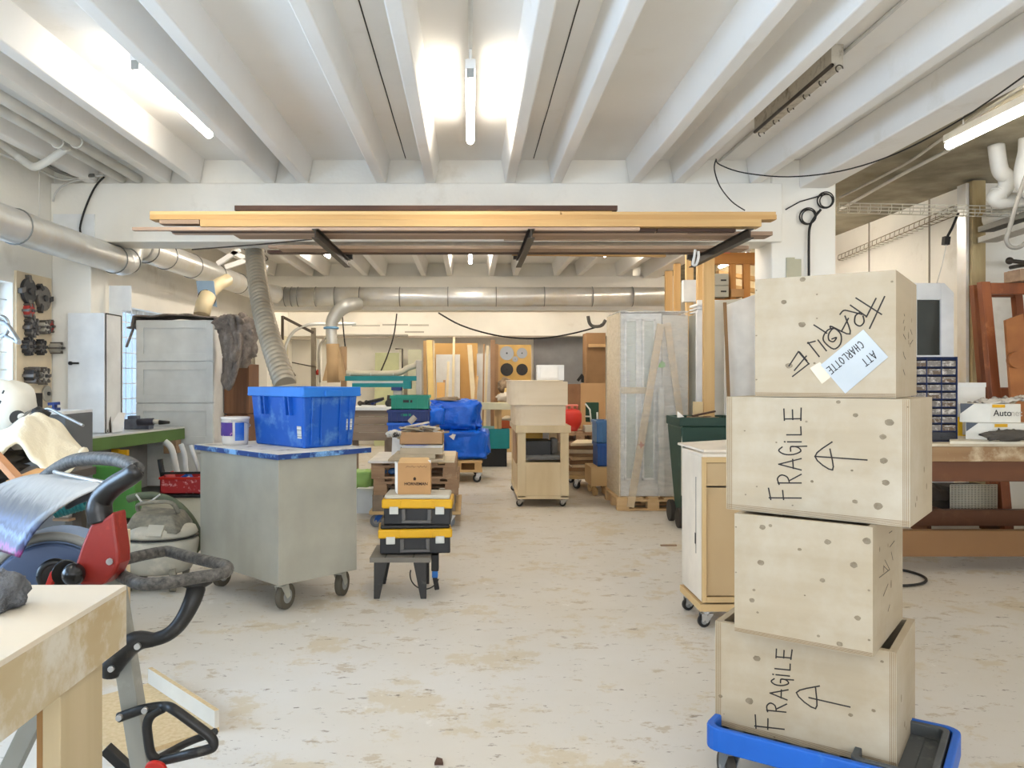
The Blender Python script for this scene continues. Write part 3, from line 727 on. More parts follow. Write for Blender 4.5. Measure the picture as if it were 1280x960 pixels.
# plastic bag on the cartons, rags
b = MB(); b.sheet(lambda u, v: (X(1222, 5.8) + u * .42, 5.72 + v * .2, 1.17 + .035 * u + .03 * noise.noise(Vector((u * 7, v * 5, 1))) + .015 * noise.noise(Vector((u * 22, v * 15, 1)))), 26, 12, .012)
solo('plastic_bag', 'crumpled clear plastic bag lying on the top carton', 'bag', b, mat('milky_plastic', (216, 210, 200), .2, dirt=(90, 84, 78), dscale=9, dlo=.5, dhi=.65))
b = MB(); b.blob((X(1262, 5.5), 5.52, .955), .16, .06, .038, .5, 14, 3, freq=3); b.tube([(X(1236, 5.5), 5.5, .93), (X(1250, 5.5), 5.49, .955), (X(1275, 5.5), 5.5, .95)], [.012, .02, .026], 8)
solo('dark_rag', 'dark grey rag bunched on the board before the cartons', 'rag', b, mat('dark_rag_cloth', (88, 82, 74), .9))
# wire basket / perforated panel, brown planks behind the table
b = MB(); x0, x1, z0, z1_ = X(1188, 7.0), X(1246, 7.0), .20, Z(606, 7.0)
for k in range(15): x = x0 + (x1 - x0) * k / 14; b.cyl((x, 7.0, z0), (x, 7.0, z1_), .006, 5)
for k in range(16): z = z0 + (z1_ - z0) * k / 15; b.cyl((x0, 6.995, z), (x1, 6.995, z), .006, 5)
t = thing('wire_basket', 'pale wire mesh basket behind the brown table', 'basket', ((x0 + x1) / 2, 7.1, 0))
part(t, 'wire_mesh', b, mat('pale_wire', (206, 196, 172), .5), 0, True)
b = MB(); b.box(x0, x1, 7.02, 7.3, .20, z1_ - .02); part(t, 'liner', b, mat('dark_liner', (54, 48, 40), .8), 0, True)
b = MB(); b.box(X(1150, 7.1), X(1250, 7.1), 6.98, 7.32, .17, .198); [b.box(q, q + .04, 7.02, 7.28, 0, .17) for q in (X(1152, 7.1), X(1240, 7.1))]; solo('low_stand', 'low dark stand behind the brown table carrying the wire basket', 'stand', b, TB)
b = MB(); b.blob((X(1165, 7.1), 7.1, .30), .12, .12, .10, .4, 14, 8, .9); solo('dark_bundle', 'dark bundle left of the wire basket', 'bundle', b, mat('dark_bundle', (62, 52, 42), .8))
# white door with dark pane
dp = thing('glazed_panel', 'tall white panel with a dark rectangular pane leaning behind the organiser', 'panel', (X(1163, 7.5), 7.5, 0))
x0, x1 = X(1128, 7.5), X(1191, 7.5); zt = Z(354, 7.5); a0, a1, c0, c1 = X(1145, 7.5), X(1175, 7.5), Z(444, 7.5), Z(375, 7.5)
b = MB(); b.box(x0, a0, 7.48, 7.54, .0, zt); b.prism([(a1, 7.48, 0), (x1, 7.48, 0), (x1, 7.48, zt - .09), (x1 - .09, 7.48, zt), (a1, 7.48, zt)], (0, .06, 0)); b.box(a0, a1, 7.48, 7.54, 0, c0); b.box(a0, a1, 7.48, 7.54, c1, zt)
part(dp, 'panel_frame', b, PWHITE, .004, True)
b = MB(); b.box(a0, a1, 7.505, 7.52, c0, c1); part(dp, 'pane', b, GLASSD, 0, True, 'dark pane')
# corner post with pipe
b = MB(); b.box(X(1216, 7.7), X(1232, 7.7), 7.7, 7.85, 0, 3.22); b.box(X(1214, 7.7), X(1218, 7.7), 7.68, 7.85, 0, 3.2)
solo('corner_post', 'rough stained wooden post in the corner by the bay wall', 'post', b, mat('stained_post', (196, 178, 136), .85, col2=(140, 118, 78), scale=2, stretch=(3, 3, .6), dirt=(110, 104, 90), dscale=3))
b = MB(); b.box(X(1209, 7.7), X(1213, 7.7), 7.72, 7.86, 0, 3.2); solo('steel_channel', 'grey steel channel standing left of the stained corner post', 'channel', b, GALV)
# brown frames leaning
BR = mat('varnished_brown', (150, 84, 44), .45, col2=(112, 58, 30), scale=2, stretch=(3, 3, .5), dirt=(196, 130, 80), dscale=4)
BR2 = mat('dark_varnish', (140, 78, 40), .5, col2=(108, 56, 30), scale=2, stretch=(3, 3, .5))
def leaning_frame(label, xa, xb, Y, zt, m, lean=.06, w=.07):
    t = thing('old_wooden_door', label, 'door', ((xa + xb) / 2, Y, 0), 0, 'old brown frames leaning at the right')
    for a, c in ((xa, xa + w), (xb - w, xb)):
        b = MB(); b.hexa([(a, Y, 0), (c, Y, 0), (c, Y + .07, 0), (a, Y + .07, 0), (a - lean, Y + .2, zt), (c - lean, Y + .2, zt), (c - lean, Y + .27, zt), (a - lean, Y + .27, zt)]); part(t, 'stile', b, m, .004, True)
    for z in (zt - .06, zt * .55):
        k = z / zt; b = MB(); b.box(xa + w - lean * k, xb - w - lean * k, Y + .2 * k + .005, Y + .2 * k + .065, z - .05, z + .05); part(t, 'rail', b, m, .004, True)
    return t
leaning_frame('brown wooden frame leaning rightmost behind the cartons', X(1252, 7.0), X(1330, 7.0), 6.95, Z(352, 7.15), BR, .08, .08)
leaning_frame('darker brown frame leaning just left of the large one', X(1238, 7.3), X(1300, 7.3), 7.25, Z(356, 7.45), BR2, .06)
b = MB(); b.prism([(X(1263, 6.9), 6.86, .9), (X(1288, 6.9), 6.86, .9), (X(1284, 6.9), 6.95, 1.9), (X(1262, 6.9), 6.95, 1.84)], (0, .03, 0)); b.disc((X(1270, 6.9), 6.9, 1.5), (0, 1, 0), .07, .05)
solo('carved_panel', 'worn orange brown wooden panel with a rounded knob inside the leaning frame', 'panel', b, mat('orange_wood', (172, 112, 62), .5, col2=(130, 76, 38), scale=3))
t, w, d, h = carton('wooden_box', 'small old wooden box on top of the leaning brown frames', 'box', X(1264, 7.2), X(1292, 7.2), 7.08, 7.3, Z(352, 7.15) + .002, Z(352, 7.15) + .10, OLDW)
b = MB(); b.box(-w + .02, w - .02, -d + .02, d - .02, h - .03, h + .006); part(t, 'inside', b, BR2)
# pipes top right
PV = mat('white_pipe', (232, 230, 222), .4)
b = MB(); c = P(1250, 232, 6.6)
b.tube([P(1245, 181, 6.6), P(1250, 212, 6.6), P(1258, 222, 6.62), P(1256, 236, 6.66), P(1244, 246, 6.7), P(1250, 252, 6.72), P(1268, 250, 6.74), P(1300, 249, 6.75)], .062, 14); b.torus(P(1248, 243, 6.69), (.7, .1, .7), .066, .008, 16, 6)
solo('drain_pipe', 'thick white drain pipe with a double bend under the bare ceiling at the right', 'pipe', b, PV)
b = MB(); b.tube([P(1284, 173, 6.4), P(1283, 190, 6.4), P(1278, 216, 6.4), P(1282, 236, 6.45), P(1300, 246, 6.6)], .06, 14)
solo('drain_pipe', 'second white drain pipe at the right edge beside the double bend', 'pipe', b, PV)
b = MB(); b.tube([P(1234, 274, 7.6), P(1262, 270, 7.4), P(1320, 262, 7.0)], .075, 16); solo('ventilation_pipe', 'large pale pipe slanting below the drain pipes', 'pipe', b, mat('pale_pipe', (220, 216, 204), .45))
for i, (py, lb) in enumerate(((287, 'upper of the two flat grey steel beams slanting below the pipes at the right'), (300, 'lower of the two flat grey steel beams slanting below the pipes at the right'))):
    b = MB(); b.bar(P(1234, py, 7.5), P(1320, py - 28, 6.4), .16, .05); solo('steel_beam', lb, 'beam', b, mat('grey_beam_%d' % i, (188, 186, 178) if i else (120, 116, 106), .5))
b = MB(); b.tube([P(1284, 216, 6.0), P(1272, 250, 6.0), P(1262, 285, 6.0), P(1258, 300, 6.0), P(1264, 309, 6.0), P(1276, 308, 6.0), P(1290, 296, 6.0)], .016, 8)
solo('grey_hose', 'grey flexible conduit hanging in a loop at the right edge', 'hose', b, mat('grey_conduit', (150, 146, 138), .5))
b = MB(); b.cyl(P(1262, 326, 7.6), P(1290, 329, 7.6), .02, 8); b.cyl(P(1290, 329, 7.6), P(1290, 329, 7.6) + Vector((0, .3, 0)), .02, 8); b.sphere(P(1262, 326, 7.6), .035, 8); solo('clamp_rod', 'short iron rod sticking out above the brown frames', 'rod', b, DSTEEL)
# cable trays
def tray(label, a, c, w=.12, n=18, m=None):
    a, c = Vector(a), Vector(c); b = MB(); d = (c - a); h = Vector((0, 0, .06)); s = d.normalized().cross(Vector((0, 0, 1))) * w
    for o in (Vector(), h, s, s + h): b.cyl(a + o, c + o, .005, 6)
    for k in range(n + 1):
        p = a + d * k / n; b.tube([p + h, p, p + s, p + s + h], .0035, 5)
    return solo('cable_tray', label, 'cable tray', b, m or mat('tray_wire', (206, 200, 184), .5))
tray('wire cable tray crossing the bay in front of the bare ceiling', P(1047, 266, 7.4), P(1290, 272, 6.9), .15)
tray('wire cable tray climbing the bay wall diagonally', P(1048, 325, 10.6), P(1200, 262, 7.9), -.1, 26, mat('tray_dark', (150, 138, 114), .6))
for i, (pts, lb) in enumerate((([(1198, 266), (1190, 285), (1183, 298)], 'dark cable with a plug hanging from the cable tray'), )):
    b = MB(); b.tube([P(x, y, 7.3) for x, y in pts], .012, 6); b.bar(P(1183, 296, 7.3), P(1182, 306, 7.3), .05, .05); solo('hanging_cable', lb, 'cable', b, CABLE)
b = MB(); b.tube([P(1183, 305, 7.3), P(1178, 330, 7.35), P(1171, 354, 7.45)], .004, 5); solo('hanging_cable', 'thin grey cable dropping from the plug to the white panel', 'cable', b, WCABLE)
b = MB(); b.tube([P(1050, 262, 8.94), P(1120, 222, 7.51), P(1200, 180, 6.43), P(1290, 130, 5.49)], .016, 8); solo('ceiling_conduit', 'cream conduit running under the bare ceiling beside the lamp', 'conduit', b, PV)
b = MB(); b.tube([P(1050, 247, 8.35), P(1130, 206, 7.06), P(1180, 172, 6.26), P(1290, 100, 5.05)], .012, 8); solo('ceiling_conduit', 'second thin conduit left of the cream one', 'conduit', b, WCABLE)
for i, (pts, r, lb) in enumerate(((([(895, 199, 6.2), (900, 206, 6.3), (930, 216, 6.3), (985, 221, 6.2), (1050, 214, 5.8), (1120, 192, 5.4), (1200, 150, 4.9), (1290, 88, 4.15)]), .005, 'long black cable slung across the right side of the ceiling'),
        (([(895, 199, 6.2), (893, 212, 6.3), (900, 233, 6.5), (915, 252, 6.7), (931, 263, 6.8)]), .005, 'short end of black cable drooping in front of the cross beam'))):
    b = MB(); b.tube([P(x, y, Y) for x, y, Y in pts], r, 7); solo('black_cable', lb, 'cable', b, CABLE)
# coiled cable on the column
b = MB(); Yc = 7.0
for px, py, rr in ((1010, 270, 10), (1011, 271, 8.5), (1009, 271, 9.3), (1032, 250, 10), (1033, 251, 8), (1031, 251, 9)): b.torus(P(px, py, Yc), (.1, 1, .1), rr * Yc / F, .0055, 22, 6)
b.tube([P(982, 262, Yc), P(1000, 252, Yc), P(1028, 244, Yc)], .006, 6); b.tube([P(1026, 262, Yc), P(1018, 272, Yc), P(1012, 285, Yc), P(1011, 310, Yc), P(1011, 345, Yc), (X(1011, Yc), Yc, 1.0)], .011, 7)
solo('coiled_cable', 'black cable coiled in two loops and running down the white column', 'cable', b, CABLE)
b = MB(); b.cyl((3.19, 7.2, 0), (3.19, 7.2, 3.2), .012, 8); solo('wall_conduit', 'thin conduit down the right edge of the white column', 'conduit', b, PV)
b = MB(); b.box(X(983, 7.03), X(993, 7.03), 7.02, 7.04, Z(366, 7.03), Z(322, 7.03)); b.box(X(993, 7.03), X(1001, 7.03), 7.02, 7.04, Z(366, 7.03), Z(324, 7.03)); solo('patch_board', 'small grey and cream board on the column above the crates', 'board', b, mat('patch', (190, 186, 160), .7))
# ================================================================== LEFT FOREGROUND: bench corner
BT = mat('bench_top_white', (196, 190, 178), .6, col2=(206, 194, 174), scale=1.5, stretch=(.5, 3, 3), dirt=(184, 170, 146), dscale=5, dlo=.6, dhi=.8)
BS = mat('bench_side_wood', (178, 164, 134), .65, col2=(170, 148, 110), scale=2.5, stretch=(3, .8, 3), dirt=(196, 190, 176), dscale=6, dlo=.48, dhi=.62)
BL = wood('bench_leg_wood', (184, 168, 136), (168, 150, 116), 'z', scale=1.5)
bx1, by1, bz = -.83, 1.96, .85
t = thing('workbench', 'pale wooden workbench with a deep edge, cut off at the lower left corner', 'workbench', (-1.5, 1.2, 0))
b = MB(); b.box(-2.5, bx1, .15, by1, bz - .012, bz); part(t, 'benchtop', b, BT, .001, True)
b = MB(); b.box(bx1 - .03, bx1, .15, by1, bz - .145, bz - .012); part(t, 'apron', b, BS, .001, True)
b = MB(); b.box(-2.5, bx1 - .03, by1 - .03, by1, bz - .145, bz - .012); part(t, 'apron', b, BS, .001, True)
for x in (bx1 - .045, -2.45):
    for y in (1.66, .2):
        b = MB(); b.box(x, x + .037, y, y + .19, 0, bz - .145); part(t, 'leg', b, BL, .002, True)
b = MB(); b.box(-.893, -.877, 1.67, 1.85, 0, bz - .145); part(t, 'inner_support', b, mat('support_wood', (150, 112, 66), .7), .002, True)
b = MB(); b.blob(P(-4, 742, 1.75) , .055, .06, .05, .3, 16, 4, .35); 
solo('grey_cloth', 'grey fluffy cloth lump lying on the workbench at the left edge', 'cloth', b, mat('grey_fluff', (112, 114, 118), .95, col2=(70, 72, 76), scale=40, amount=1, bump=.6, bscale=120))

# ================================================================== drum machine with a red arm and padded handles
DM_Y = 2.35
dm = thing('exercise_machine', 'dusty machine with a blue drum, printed hood, red arm and black handles by the workbench', 'machine', (X(150, DM_Y), DM_Y, 0))
STG = mat('grey_square_post', (150, 150, 142), .5, dirt=(176, 174, 166), dscale=5)
DRB = mat('drum_blue', (78, 98, 134), .45, dirt=(110, 126, 150), dscale=3); DRL = mat('drum_light_blue', (128, 156, 196), .45)
c = P(62, 748, 2.42); ax = Vector((.30, -1, .06)).normalized()
b = MB(); b.disc(c - ax * .10, ax, .195, .20, 48); part(dm, 'drum_housing', b, DRL, .012, True)
b = MB(); b.disc(c + ax * .012, ax, .165, .03, 48); part(dm, 'drum_disc', b, DRB, .008, True, 'darker blue disc')
b = MB(); b.torus(c + ax * .0, ax, .183, .014, 48, 10); part(dm, 'drum_rim', b, mat('drum_rim_grey', (158, 160, 156), .5), 0, True)
h = P(68, 719, 2.30)
b = MB(); b.torus(h, ax, .036, .012, 24, 8); b.disc(h, ax, .034, .02, 20); part(dm, 'hub_ring', b, BLACK, 0, True)
b = MB(); b.prism([P(62, 735, 2.27), P(56, 732, 2.27), P(62, 716, 2.27), P(74, 704, 2.27), P(76, 712, 2.27), P(68, 722, 2.27)], (0, .03, 0)); part(dm, 'red_lever', b, REDP, .002, True, 'small red lever')
b = MB(); b.sphere(P(92, 718, 2.16), .030, 16); b.cyl(P(80, 715, 2.2), P(84, 716, 2.28), .028, 18); b.disc(P(82, 716, 2.20), (.5, -1, 0), .034, .022, 20); part(dm, 'round_knob', b, mat('glossy_black', (22, 22, 22), .25), 0, True, 'glossy black knob')
# hood: a bent printed sheet between the near and the far edge curve
def curve(pts, t):
    n = len(pts) - 1; k = min(int(t * n), n - 1); f = t * n - k
    p = [pts[max(k - 1, 0)], pts[k], pts[k + 1], pts[min(k + 2, n)]]
    return 0.5 * ((2 * p[1]) + (p[2] - p[0]) * f + (2 * p[0] - 5 * p[1] + 4 * p[2] - p[3]) * f * f + (3 * p[1] - p[0] - 3 * p[2] + p[3]) * f ** 3)
E1 = [P(x, y, 2.20) for x, y in ((24, 697), (34, 678), (46, 661), (62, 645), (84, 629), (106, 617), (134, 606))]
E2 = [P(x, y, 2.62) for x, y in ((-62, 668), (-55, 648), (-40, 630), (-18, 614), (8, 603), (34, 595), (70, 590))]
def hood_mat():
    m = bpy.data.materials.new('hood_print'); m.use_nodes = True; N = m.node_tree.nodes; L = m.node_tree.links; bs = N['Principled BSDF']
    bs.inputs['Roughness'].default_value = .42
    tc = N.new('ShaderNodeTexCoord'); sp = N.new('ShaderNodeSeparateXYZ'); L.new(tc.outputs['Object'], sp.inputs[0])
    mp = N.new('ShaderNodeMapping'); mp.inputs['Scale'].default_value = (30, 6, 10); L.new(tc.outputs['Object'], mp.inputs[0])
    nz = N.new('ShaderNodeTexNoise'); nz.inputs['Scale'].default_value = 2.2; nz.inputs['Detail'].default_value = 6; L.new(mp.outputs[0], nz.inputs['Vector'])
    mr = N.new('ShaderNodeMapRange'); mr.inputs['From Min'].default_value = .86; mr.inputs['From Max'].default_value = 1.04; L.new(sp.outputs['Z'], mr.inputs['Value'])
    ad = N.new('ShaderNodeMath'); ad.operation = 'MULTIPLY_ADD'; L.new(nz.outputs['Fac'], ad.inputs[0]); ad.inputs[1].default_value = .34; ad.inputs[2].default_value = -.17
    a2 = N.new('ShaderNodeMath'); a2.operation = 'ADD'; L.new(mr.outputs[0], a2.inputs[0]); L.new(ad.outputs[0], a2.inputs[1])
    rp = N.new('ShaderNodeValToRGB'); L.new(a2.outputs[0], rp.inputs[0]); el = rp.color_ramp.elements
    el[0].position = 0; el[0].color = rgb((60, 30, 60)); el[1].position = 1; el[1].color = rgb((164, 162, 158))
    for p, c_ in ((.06, (136, 52, 118)), (.13, (50, 46, 92)), (.2, (30, 36, 72)), (.28, (84, 102, 146)), (.36, (28, 34, 66)), (.44, (62, 74, 108)), (.55, (58, 60, 72)), (.7, (92, 92, 92)), (.82, (140, 138, 134))):
        e = el.new(p); e.color = rgb(c_)
    L.new(rp.outputs[0], bs.inputs['Base Color']); return m
b = MB(); b.sheet(lambda u, v: curve(E1, u) * (1 - v) + curve(E2, u) * v, 28, 10, .006); part(dm, 'hood', b, hood_mat(), 0, True, 'curved hood with a worn blue and pink print under grey dust')
b = MB(); b.tube([P(68, 590, 2.5), P(100, 597, 2.36), P(134, 604, 2.24), P(137, 606, 2.2)], .0065, 8); part(dm, 'hood_rod', b, STEEL, 0, True, 'thin steel rod')
b = MB(); Yr = 2.18
b.prism([P(x, y, Yr) for x, y in ((112, 656), (126, 651), (142, 639), (144, 662), (148, 690), (148, 705), (142, 718), (128, 732), (98, 732), (98, 716), (94, 704), (101, 682))], (.01, .06, 0)); part(dm, 'red_arm', b, mat('red_arm_paint', (134, 36, 28), .4, dirt=(200, 80, 60), dscale=7), .008, True, 'red moulded arm')
b = MB(); b.disc(P(137, 702, Yr - .004), (0, 1, 0), .009, .006, 14); part(dm, 'bolt', b, STEEL, 0, True)
b = MB(); b.tube([P(x, y, Yy) for x, y, Yy in ((127, 652, 2.21), (124, 636, 2.21), (128, 622, 2.21), (142, 608, 2.19), (158, 598, 2.16), (170, 590, 2.14), (174, 587, 2.14))], [.034, .034, .031, .028, .027, .025, .016], 14)
part(dm, 'grip', b, mat('black_grip', (26, 24, 23), .35, dirt=(80, 70, 62), dscale=8, dlo=.6), 0, True, 'thick black grip')
b = MB(); b.tube([P(x, y, Yy) for x, y, Yy in ((172, 586, 2.15), (160, 579, 2.22), (140, 574, 2.32), (115, 573, 2.42), (92, 576, 2.5), (74, 584, 2.56), (58, 594, 2.6), (46, 604, 2.62))], [.018, .019, .020, .020, .021, .020, .018, .016], 12)
part(dm, 'handle_bar', b, DUSTY, 0, True, 'black padded bar with dust')
b = MB(); b.tube([P(x, y, Yy) for x, y, Yy in ((130, 616, 2.24), (116, 617, 2.3), (98, 624, 2.36), (84, 634, 2.4))], [.024, .02, .014, .008], 10); part(dm, 'under_strut', b, BLACK, 0, True)
# post and lower arms
b = MB(); b.bar(P(138, 700, 2.3), Vector((X(196, 2.3), 2.3, .0)), .052, .05, (1, 0, 0)); part(dm, 'post', b, STG, .003, True, 'grey square steel post')
b = MB(); b.bar(P(62, 860, 2.3), P(-26, 1040, 2.3), .05, .04, (0, 1, 0)); part(dm, 'rear_strut', b, STG, .003, True)
b = MB(); b.bar(P(132, 935, 2.4), P(178, 978, 2.4), .03, .03); part(dm, 'base_strut', b, BLACK, .002, True)
b = MB(); pts = [(138, 846, 2.24), (140, 833, 2.24), (154, 814, 2.24), (172, 801, 2.24), (194, 799, 2.24), (213, 791, 2.24), (228, 775, 2.25), (240, 752, 2.26), (245, 736, 2.28), (246, 726, 2.3)]
b.tube([P(*p) for p in pts], [.022, .03, .032, .028, .019, .019, .021, .024, .026, .02], 12, ru=.02)
b.tube([P(226, 727, 2.25), P(246, 731, 2.28), P(264, 724, 2.3)], [.012, .02, .012], 10)
part(dm, 'curved_arm', b, BLACK, 0, True, 'black curved moulded arm')
for px, py in ((139, 836), (172, 808), (149, 897), (181, 888)):
    b = MB(); b.disc(P(px, py, 2.195), (0, 1, 0), .008, .012, 14); part(dm, 'bolt', b, STEEL, 0, True)
zl = .80
def L8(px, py): Yy = (CZ - zl) * F / (py - CY); return Vector((X(px, Yy), Yy, zl))
b = MB(); ctrl = [L8(148, 702), L8(170, 696), L8(203, 689.5), L8(214, 690), L8(240, 697), L8(272, 704.5), L8(283, 708), L8(284, 712.5), L8(276, 717), L8(240, 723), L8(205, 729), L8(180, 730), L8(165, 726), L8(146, 716.5)]
b.tube(ctrl, .0175, 12); part(dm, 'handle_loop', b, DUSTY, 0, True, 'dust covered black handle loop')
b = MB(); pts = [(148, 897), (165, 891), (181, 886), (205, 883), (216, 886), (240, 903), (262, 920), (267, 930), (262, 936), (235, 943), (204, 950), (194, 948), (188, 940), (185, 922), (184, 905), (190, 893), (204, 885)]
b.tube([P(x, y, 2.24 - (.05 if 215 < x else 0)) for x, y in pts], .0135, 10); part(dm, 'foot_bracket', b, BLACK, 0, True, 'black triangular bracket')
b = MB(); b.tube([P(196, 949, 2.24), P(235, 928, 2.35), P(262, 918, 2.36), P(268, 915, 2.3)], .011, 8); part(dm, 'bracket_brace', b, BLACK, 0, True)
b = MB(); b.disc(P(195, 962, 2.2), (0, 1, .4), .03, .012, 20); part(dm, 'red_cap', b, REDP, .003, True, 'red round cap')
b = MB(); b.bar((-1.5, 2.35, .03), (-.72, 2.35, .03), .06, .06); part(dm, 'base_bar', b, STG, .004, True)
# L-shaped particle board on the floor
t = thing('particle_board', 'L shaped piece of particle board standing on the floor beside the workbench leg', 'board', (X(210, 2.9), 2.9, 0))
p = [FY(y_) for y_ in (0,)] if False else None
A0 = Vector((X(190, FY(852, .02)), FY(852, .02), 0)); A1 = Vector((X(274, FY(908, .02)), FY(908, .02), 0)); dd = (A1 - A0).normalized(); nn = Vector((-dd.y, dd.x, 0)) * -1
if nn.x > 0: nn = -nn
b = MB(); b.prism([A0, A1, A1 + nn * .34 + Vector((0, 0, 0)), A0 + nn * .5], (0, 0, .018)); part(t, 'flat_board', b, CHIP, 0, True)
b = MB(); b.prism([A0 + Vector((0, 0, .018)), A1 + Vector((0, 0, .018)), A1 - nn * -.018 + Vector((0, 0, .018)), A0 + nn * .018 + Vector((0, 0, .018))], (0, 0, .065)); b.mi = 1
part(t, 'upright_board', b, [mat('white_melamine', (214, 208, 196), .5), CHIP], 0, True)
b = MB(); b.prism([A0 + Vector((0, 0, .083)), A1 + Vector((0, 0, .083)), A1 + nn * .018 + Vector((0, 0, .083)), A0 + nn * .018 + Vector((0, 0, .083))], (0, 0, .001)); part(t, 'raw_edge', b, CHIP, 0, True)

# ================================================================== saw, cloth and clutter at the left
t = thing('side_table', 'dark cluttered table at the left edge under the cream cloth', 'table', (-2.25, 3.8, 0))
b = MB(); b.box(-2.8, -1.98, 3.35, 4.3, .84, .88); part(t, 'tabletop', b, mat('dark_tabletop', (84, 74, 64), .7), .003, True)
for x in (-2.75, -2.06):
    for y in (3.4, 4.2): b = MB(); b.box(x, x + .05, y, y + .05, 0, .84); part(t, 'leg', b, DSTEEL, 0, True)
b = MB(); b.box(-2.7, -2.05, 3.45, 4.2, .25, .27); part(t, 'shelf', b, DSTEEL, 0, True)
CT = [P(x, y, 3.95) for x, y in ((-30, 560), (-5, 548), (18, 536), (36, 523), (52, 519), (68, 526), (86, 545), (104, 566))]
CBt = [P(x, y, 3.42) for x, y in ((-40, 576), (-12, 566), (10, 561), (30, 558), (44, 572), (58, 597), (72, 590), (98, 574))]
def clothpt(u, v):
    p = curve(CT, u) * (1 - v) + curve(CBt, u) * v
    p = p + Vector((0, 0, .05 * math.sin(PI * v) * (1 - u * .5) + .022 * math.sin(u * 17 + v * 2) * v + .02 * noise.noise(Vector((u * 7, v * 5, 3)))))
    return p
b = MB(); b.sheet(clothpt, 48, 24, .02); b.tube([P(72, 588, 3.44), P(86, 580, 3.44), P(100, 572, 3.46), P(105, 564, 3.6)], .02, 8)
solo('cream_cloth', 'thick cream cloth draped over the clutter at the left edge', 'cloth', b, mat('cream_felt', (236, 226, 202), .95, col2=(224, 212, 184), scale=3, bump=.3, bscale=80))
b = MB(); b.blob((-2.32, 3.62, 0.955), .30, .22, .09, .5, 16, 7, .6, 3); solo('dark_jacket', 'dark crumpled fabric bundled under the cream cloth', 'bundle', b, mat('dark_fabric', (44, 40, 38), .85, col2=(90, 84, 76), scale=9, amount=.8))
b = MB(); b.bar(P(-12, 562, 3.3), P(34, 612, 3.1), .03, .03); solo('wooden_lath', 'short wooden lath leaning against the machine hood', 'lath', b, wood('lath', (188, 134, 90), (160, 108, 70), 'x'))
b = MB(); b.bar(P(20, 606, 3.15), P(58, 590, 3.3), .09, .03); solo('wooden_block', 'flat wooden strip lying behind the machine hood', 'block', b, wood('lath2', (206, 160, 104), (180, 132, 80), 'x'))
ms = thing('mitre_saw', 'cream bodied saw machine with a black knob and steel tube at the left edge', 'saw', (-2.5, 4.3, .88))
SAWW = mat('cream_machine', (226, 222, 208), .45)
b = MB(); b.blob(P(2, 520, 4.25), .16, .14, .19, .06, 20, 2, 0, 1.5, .7); part(ms, 'motor_housing', b, SAWW, 0, True)
b = MB(); b.disc(P(22, 522, 4.05), (.5, -1, 0), .036, .04, 20); part(ms, 'black_knob', b, BLACK, .004, True, 'black ribbed knob')
b = MB(); b.disc(P(27, 521, 4.02), (.5, -1, 0), .018, .02, 16); part(ms, 'knob_cap', b, SAWW, .002, True)
b = MB(); b.cyl(P(-12, 558, 3.8), P(42, 516, 4.0), .021, 14); part(ms, 'steel_tube', b, STEEL, 0, True, 'shiny steel tube')
b = MB(); b.tube([P(36, 522, 4.0), P(48, 515, 4.0), P(60, 522, 4.02)], .03, 10); part(ms, 'clamp', b, BLACK, 0, True)
for px, py in ((4, 490), (0, 503)): b = MB(); b.bar(P(px - 1, py + 2, 4.085), P(px + 1, py - 2, 4.085), .006, .006); part(ms, 'slot', b, BLACK, 0, True)
b = MB(); b.box(-2.68, -2.36, 4.1, 4.28, .88, 1.02); part(ms, 'base', b, DSTEEL, .004, True)
b = MB(); b.tube([P(-8, 400, 5.8), P(6, 404, 5.8), P(14, 412, 5.7), P(24, 428, 5.6)], .016, 8); b.torus(P(1, 408, 5.8), (.3, 1, 0), .07, .014, 18, 6); b.tube([P(4, 418, 5.8), P(14, 424, 5.75), P(24, 429, 5.6)], .012, 6)
solo('chrome_bracket', 'chrome looped bracket reaching from the window at the left edge', 'bracket', b, STEEL)
# green topped panel saw along the wall
gs = thing('panel_saw', 'long green edged machine table along the left wall', 'machine', (-3.1, 7.2, 0))
g0, g1 = Vector((-3.12, 6.3, .87)), Vector((-2.80, 7.96, .87))
b = MB(); b.prism([(-3.55, 6.25, .855), g0 + Vector((0, 0, -.015)), g1 + Vector((0, 0, -.015)), (-3.5, 7.96, .855)], (0, 0, .015)); part(gs, 'table_surface', b, mat('machine_top', (220, 222, 220), .4), 0, True)
b = MB(); b.prism([(-3.55, 6.25, .75), g0 + Vector((0, 0, -.12)) , g1 + Vector((0, 0, -.12)), (-3.5, 7.96, .75)], (0, 0, .104)); part(gs, 'green_edge', b, GREENP, .002, True, 'green painted edge')
b = MB(); b.box(-3.2, -2.48, 6.0, 6.13, .31, .70); part(gs, 'green_body', b, GREENB, .01, True, 'bright green metal body')
b = MB(); b.box(-3.2, -2.55, 6.01, 6.14, 0, .30); part(gs, 'base', b, mat('machine_base', (60, 58, 54), .7), .01, True)
b = MB(); b.box(-3.5, -3.1, 6.6, 7.8, 0, .75); part(gs, 'wall_pedestal', b, mat('grey_pedestal', (128, 130, 132), .6), .01, True)
b = MB(); b.box(-2.95, -2.82, 7.80, 7.92, .62, .75); part(gs, 'bracket', b, OLDW, .006, True, 'brown mounting block')
b = MB(); b.bar(P(160, 566, 7.0), P(142, 566, 7.0), .05, .05); b.box(X(141, 7.0), X(150, 7.0), 6.97, 7.0, Z(572, 7), Z(561, 7)); part(gs, 'warning_label', b, YEL, 0, True, 'yellow label')
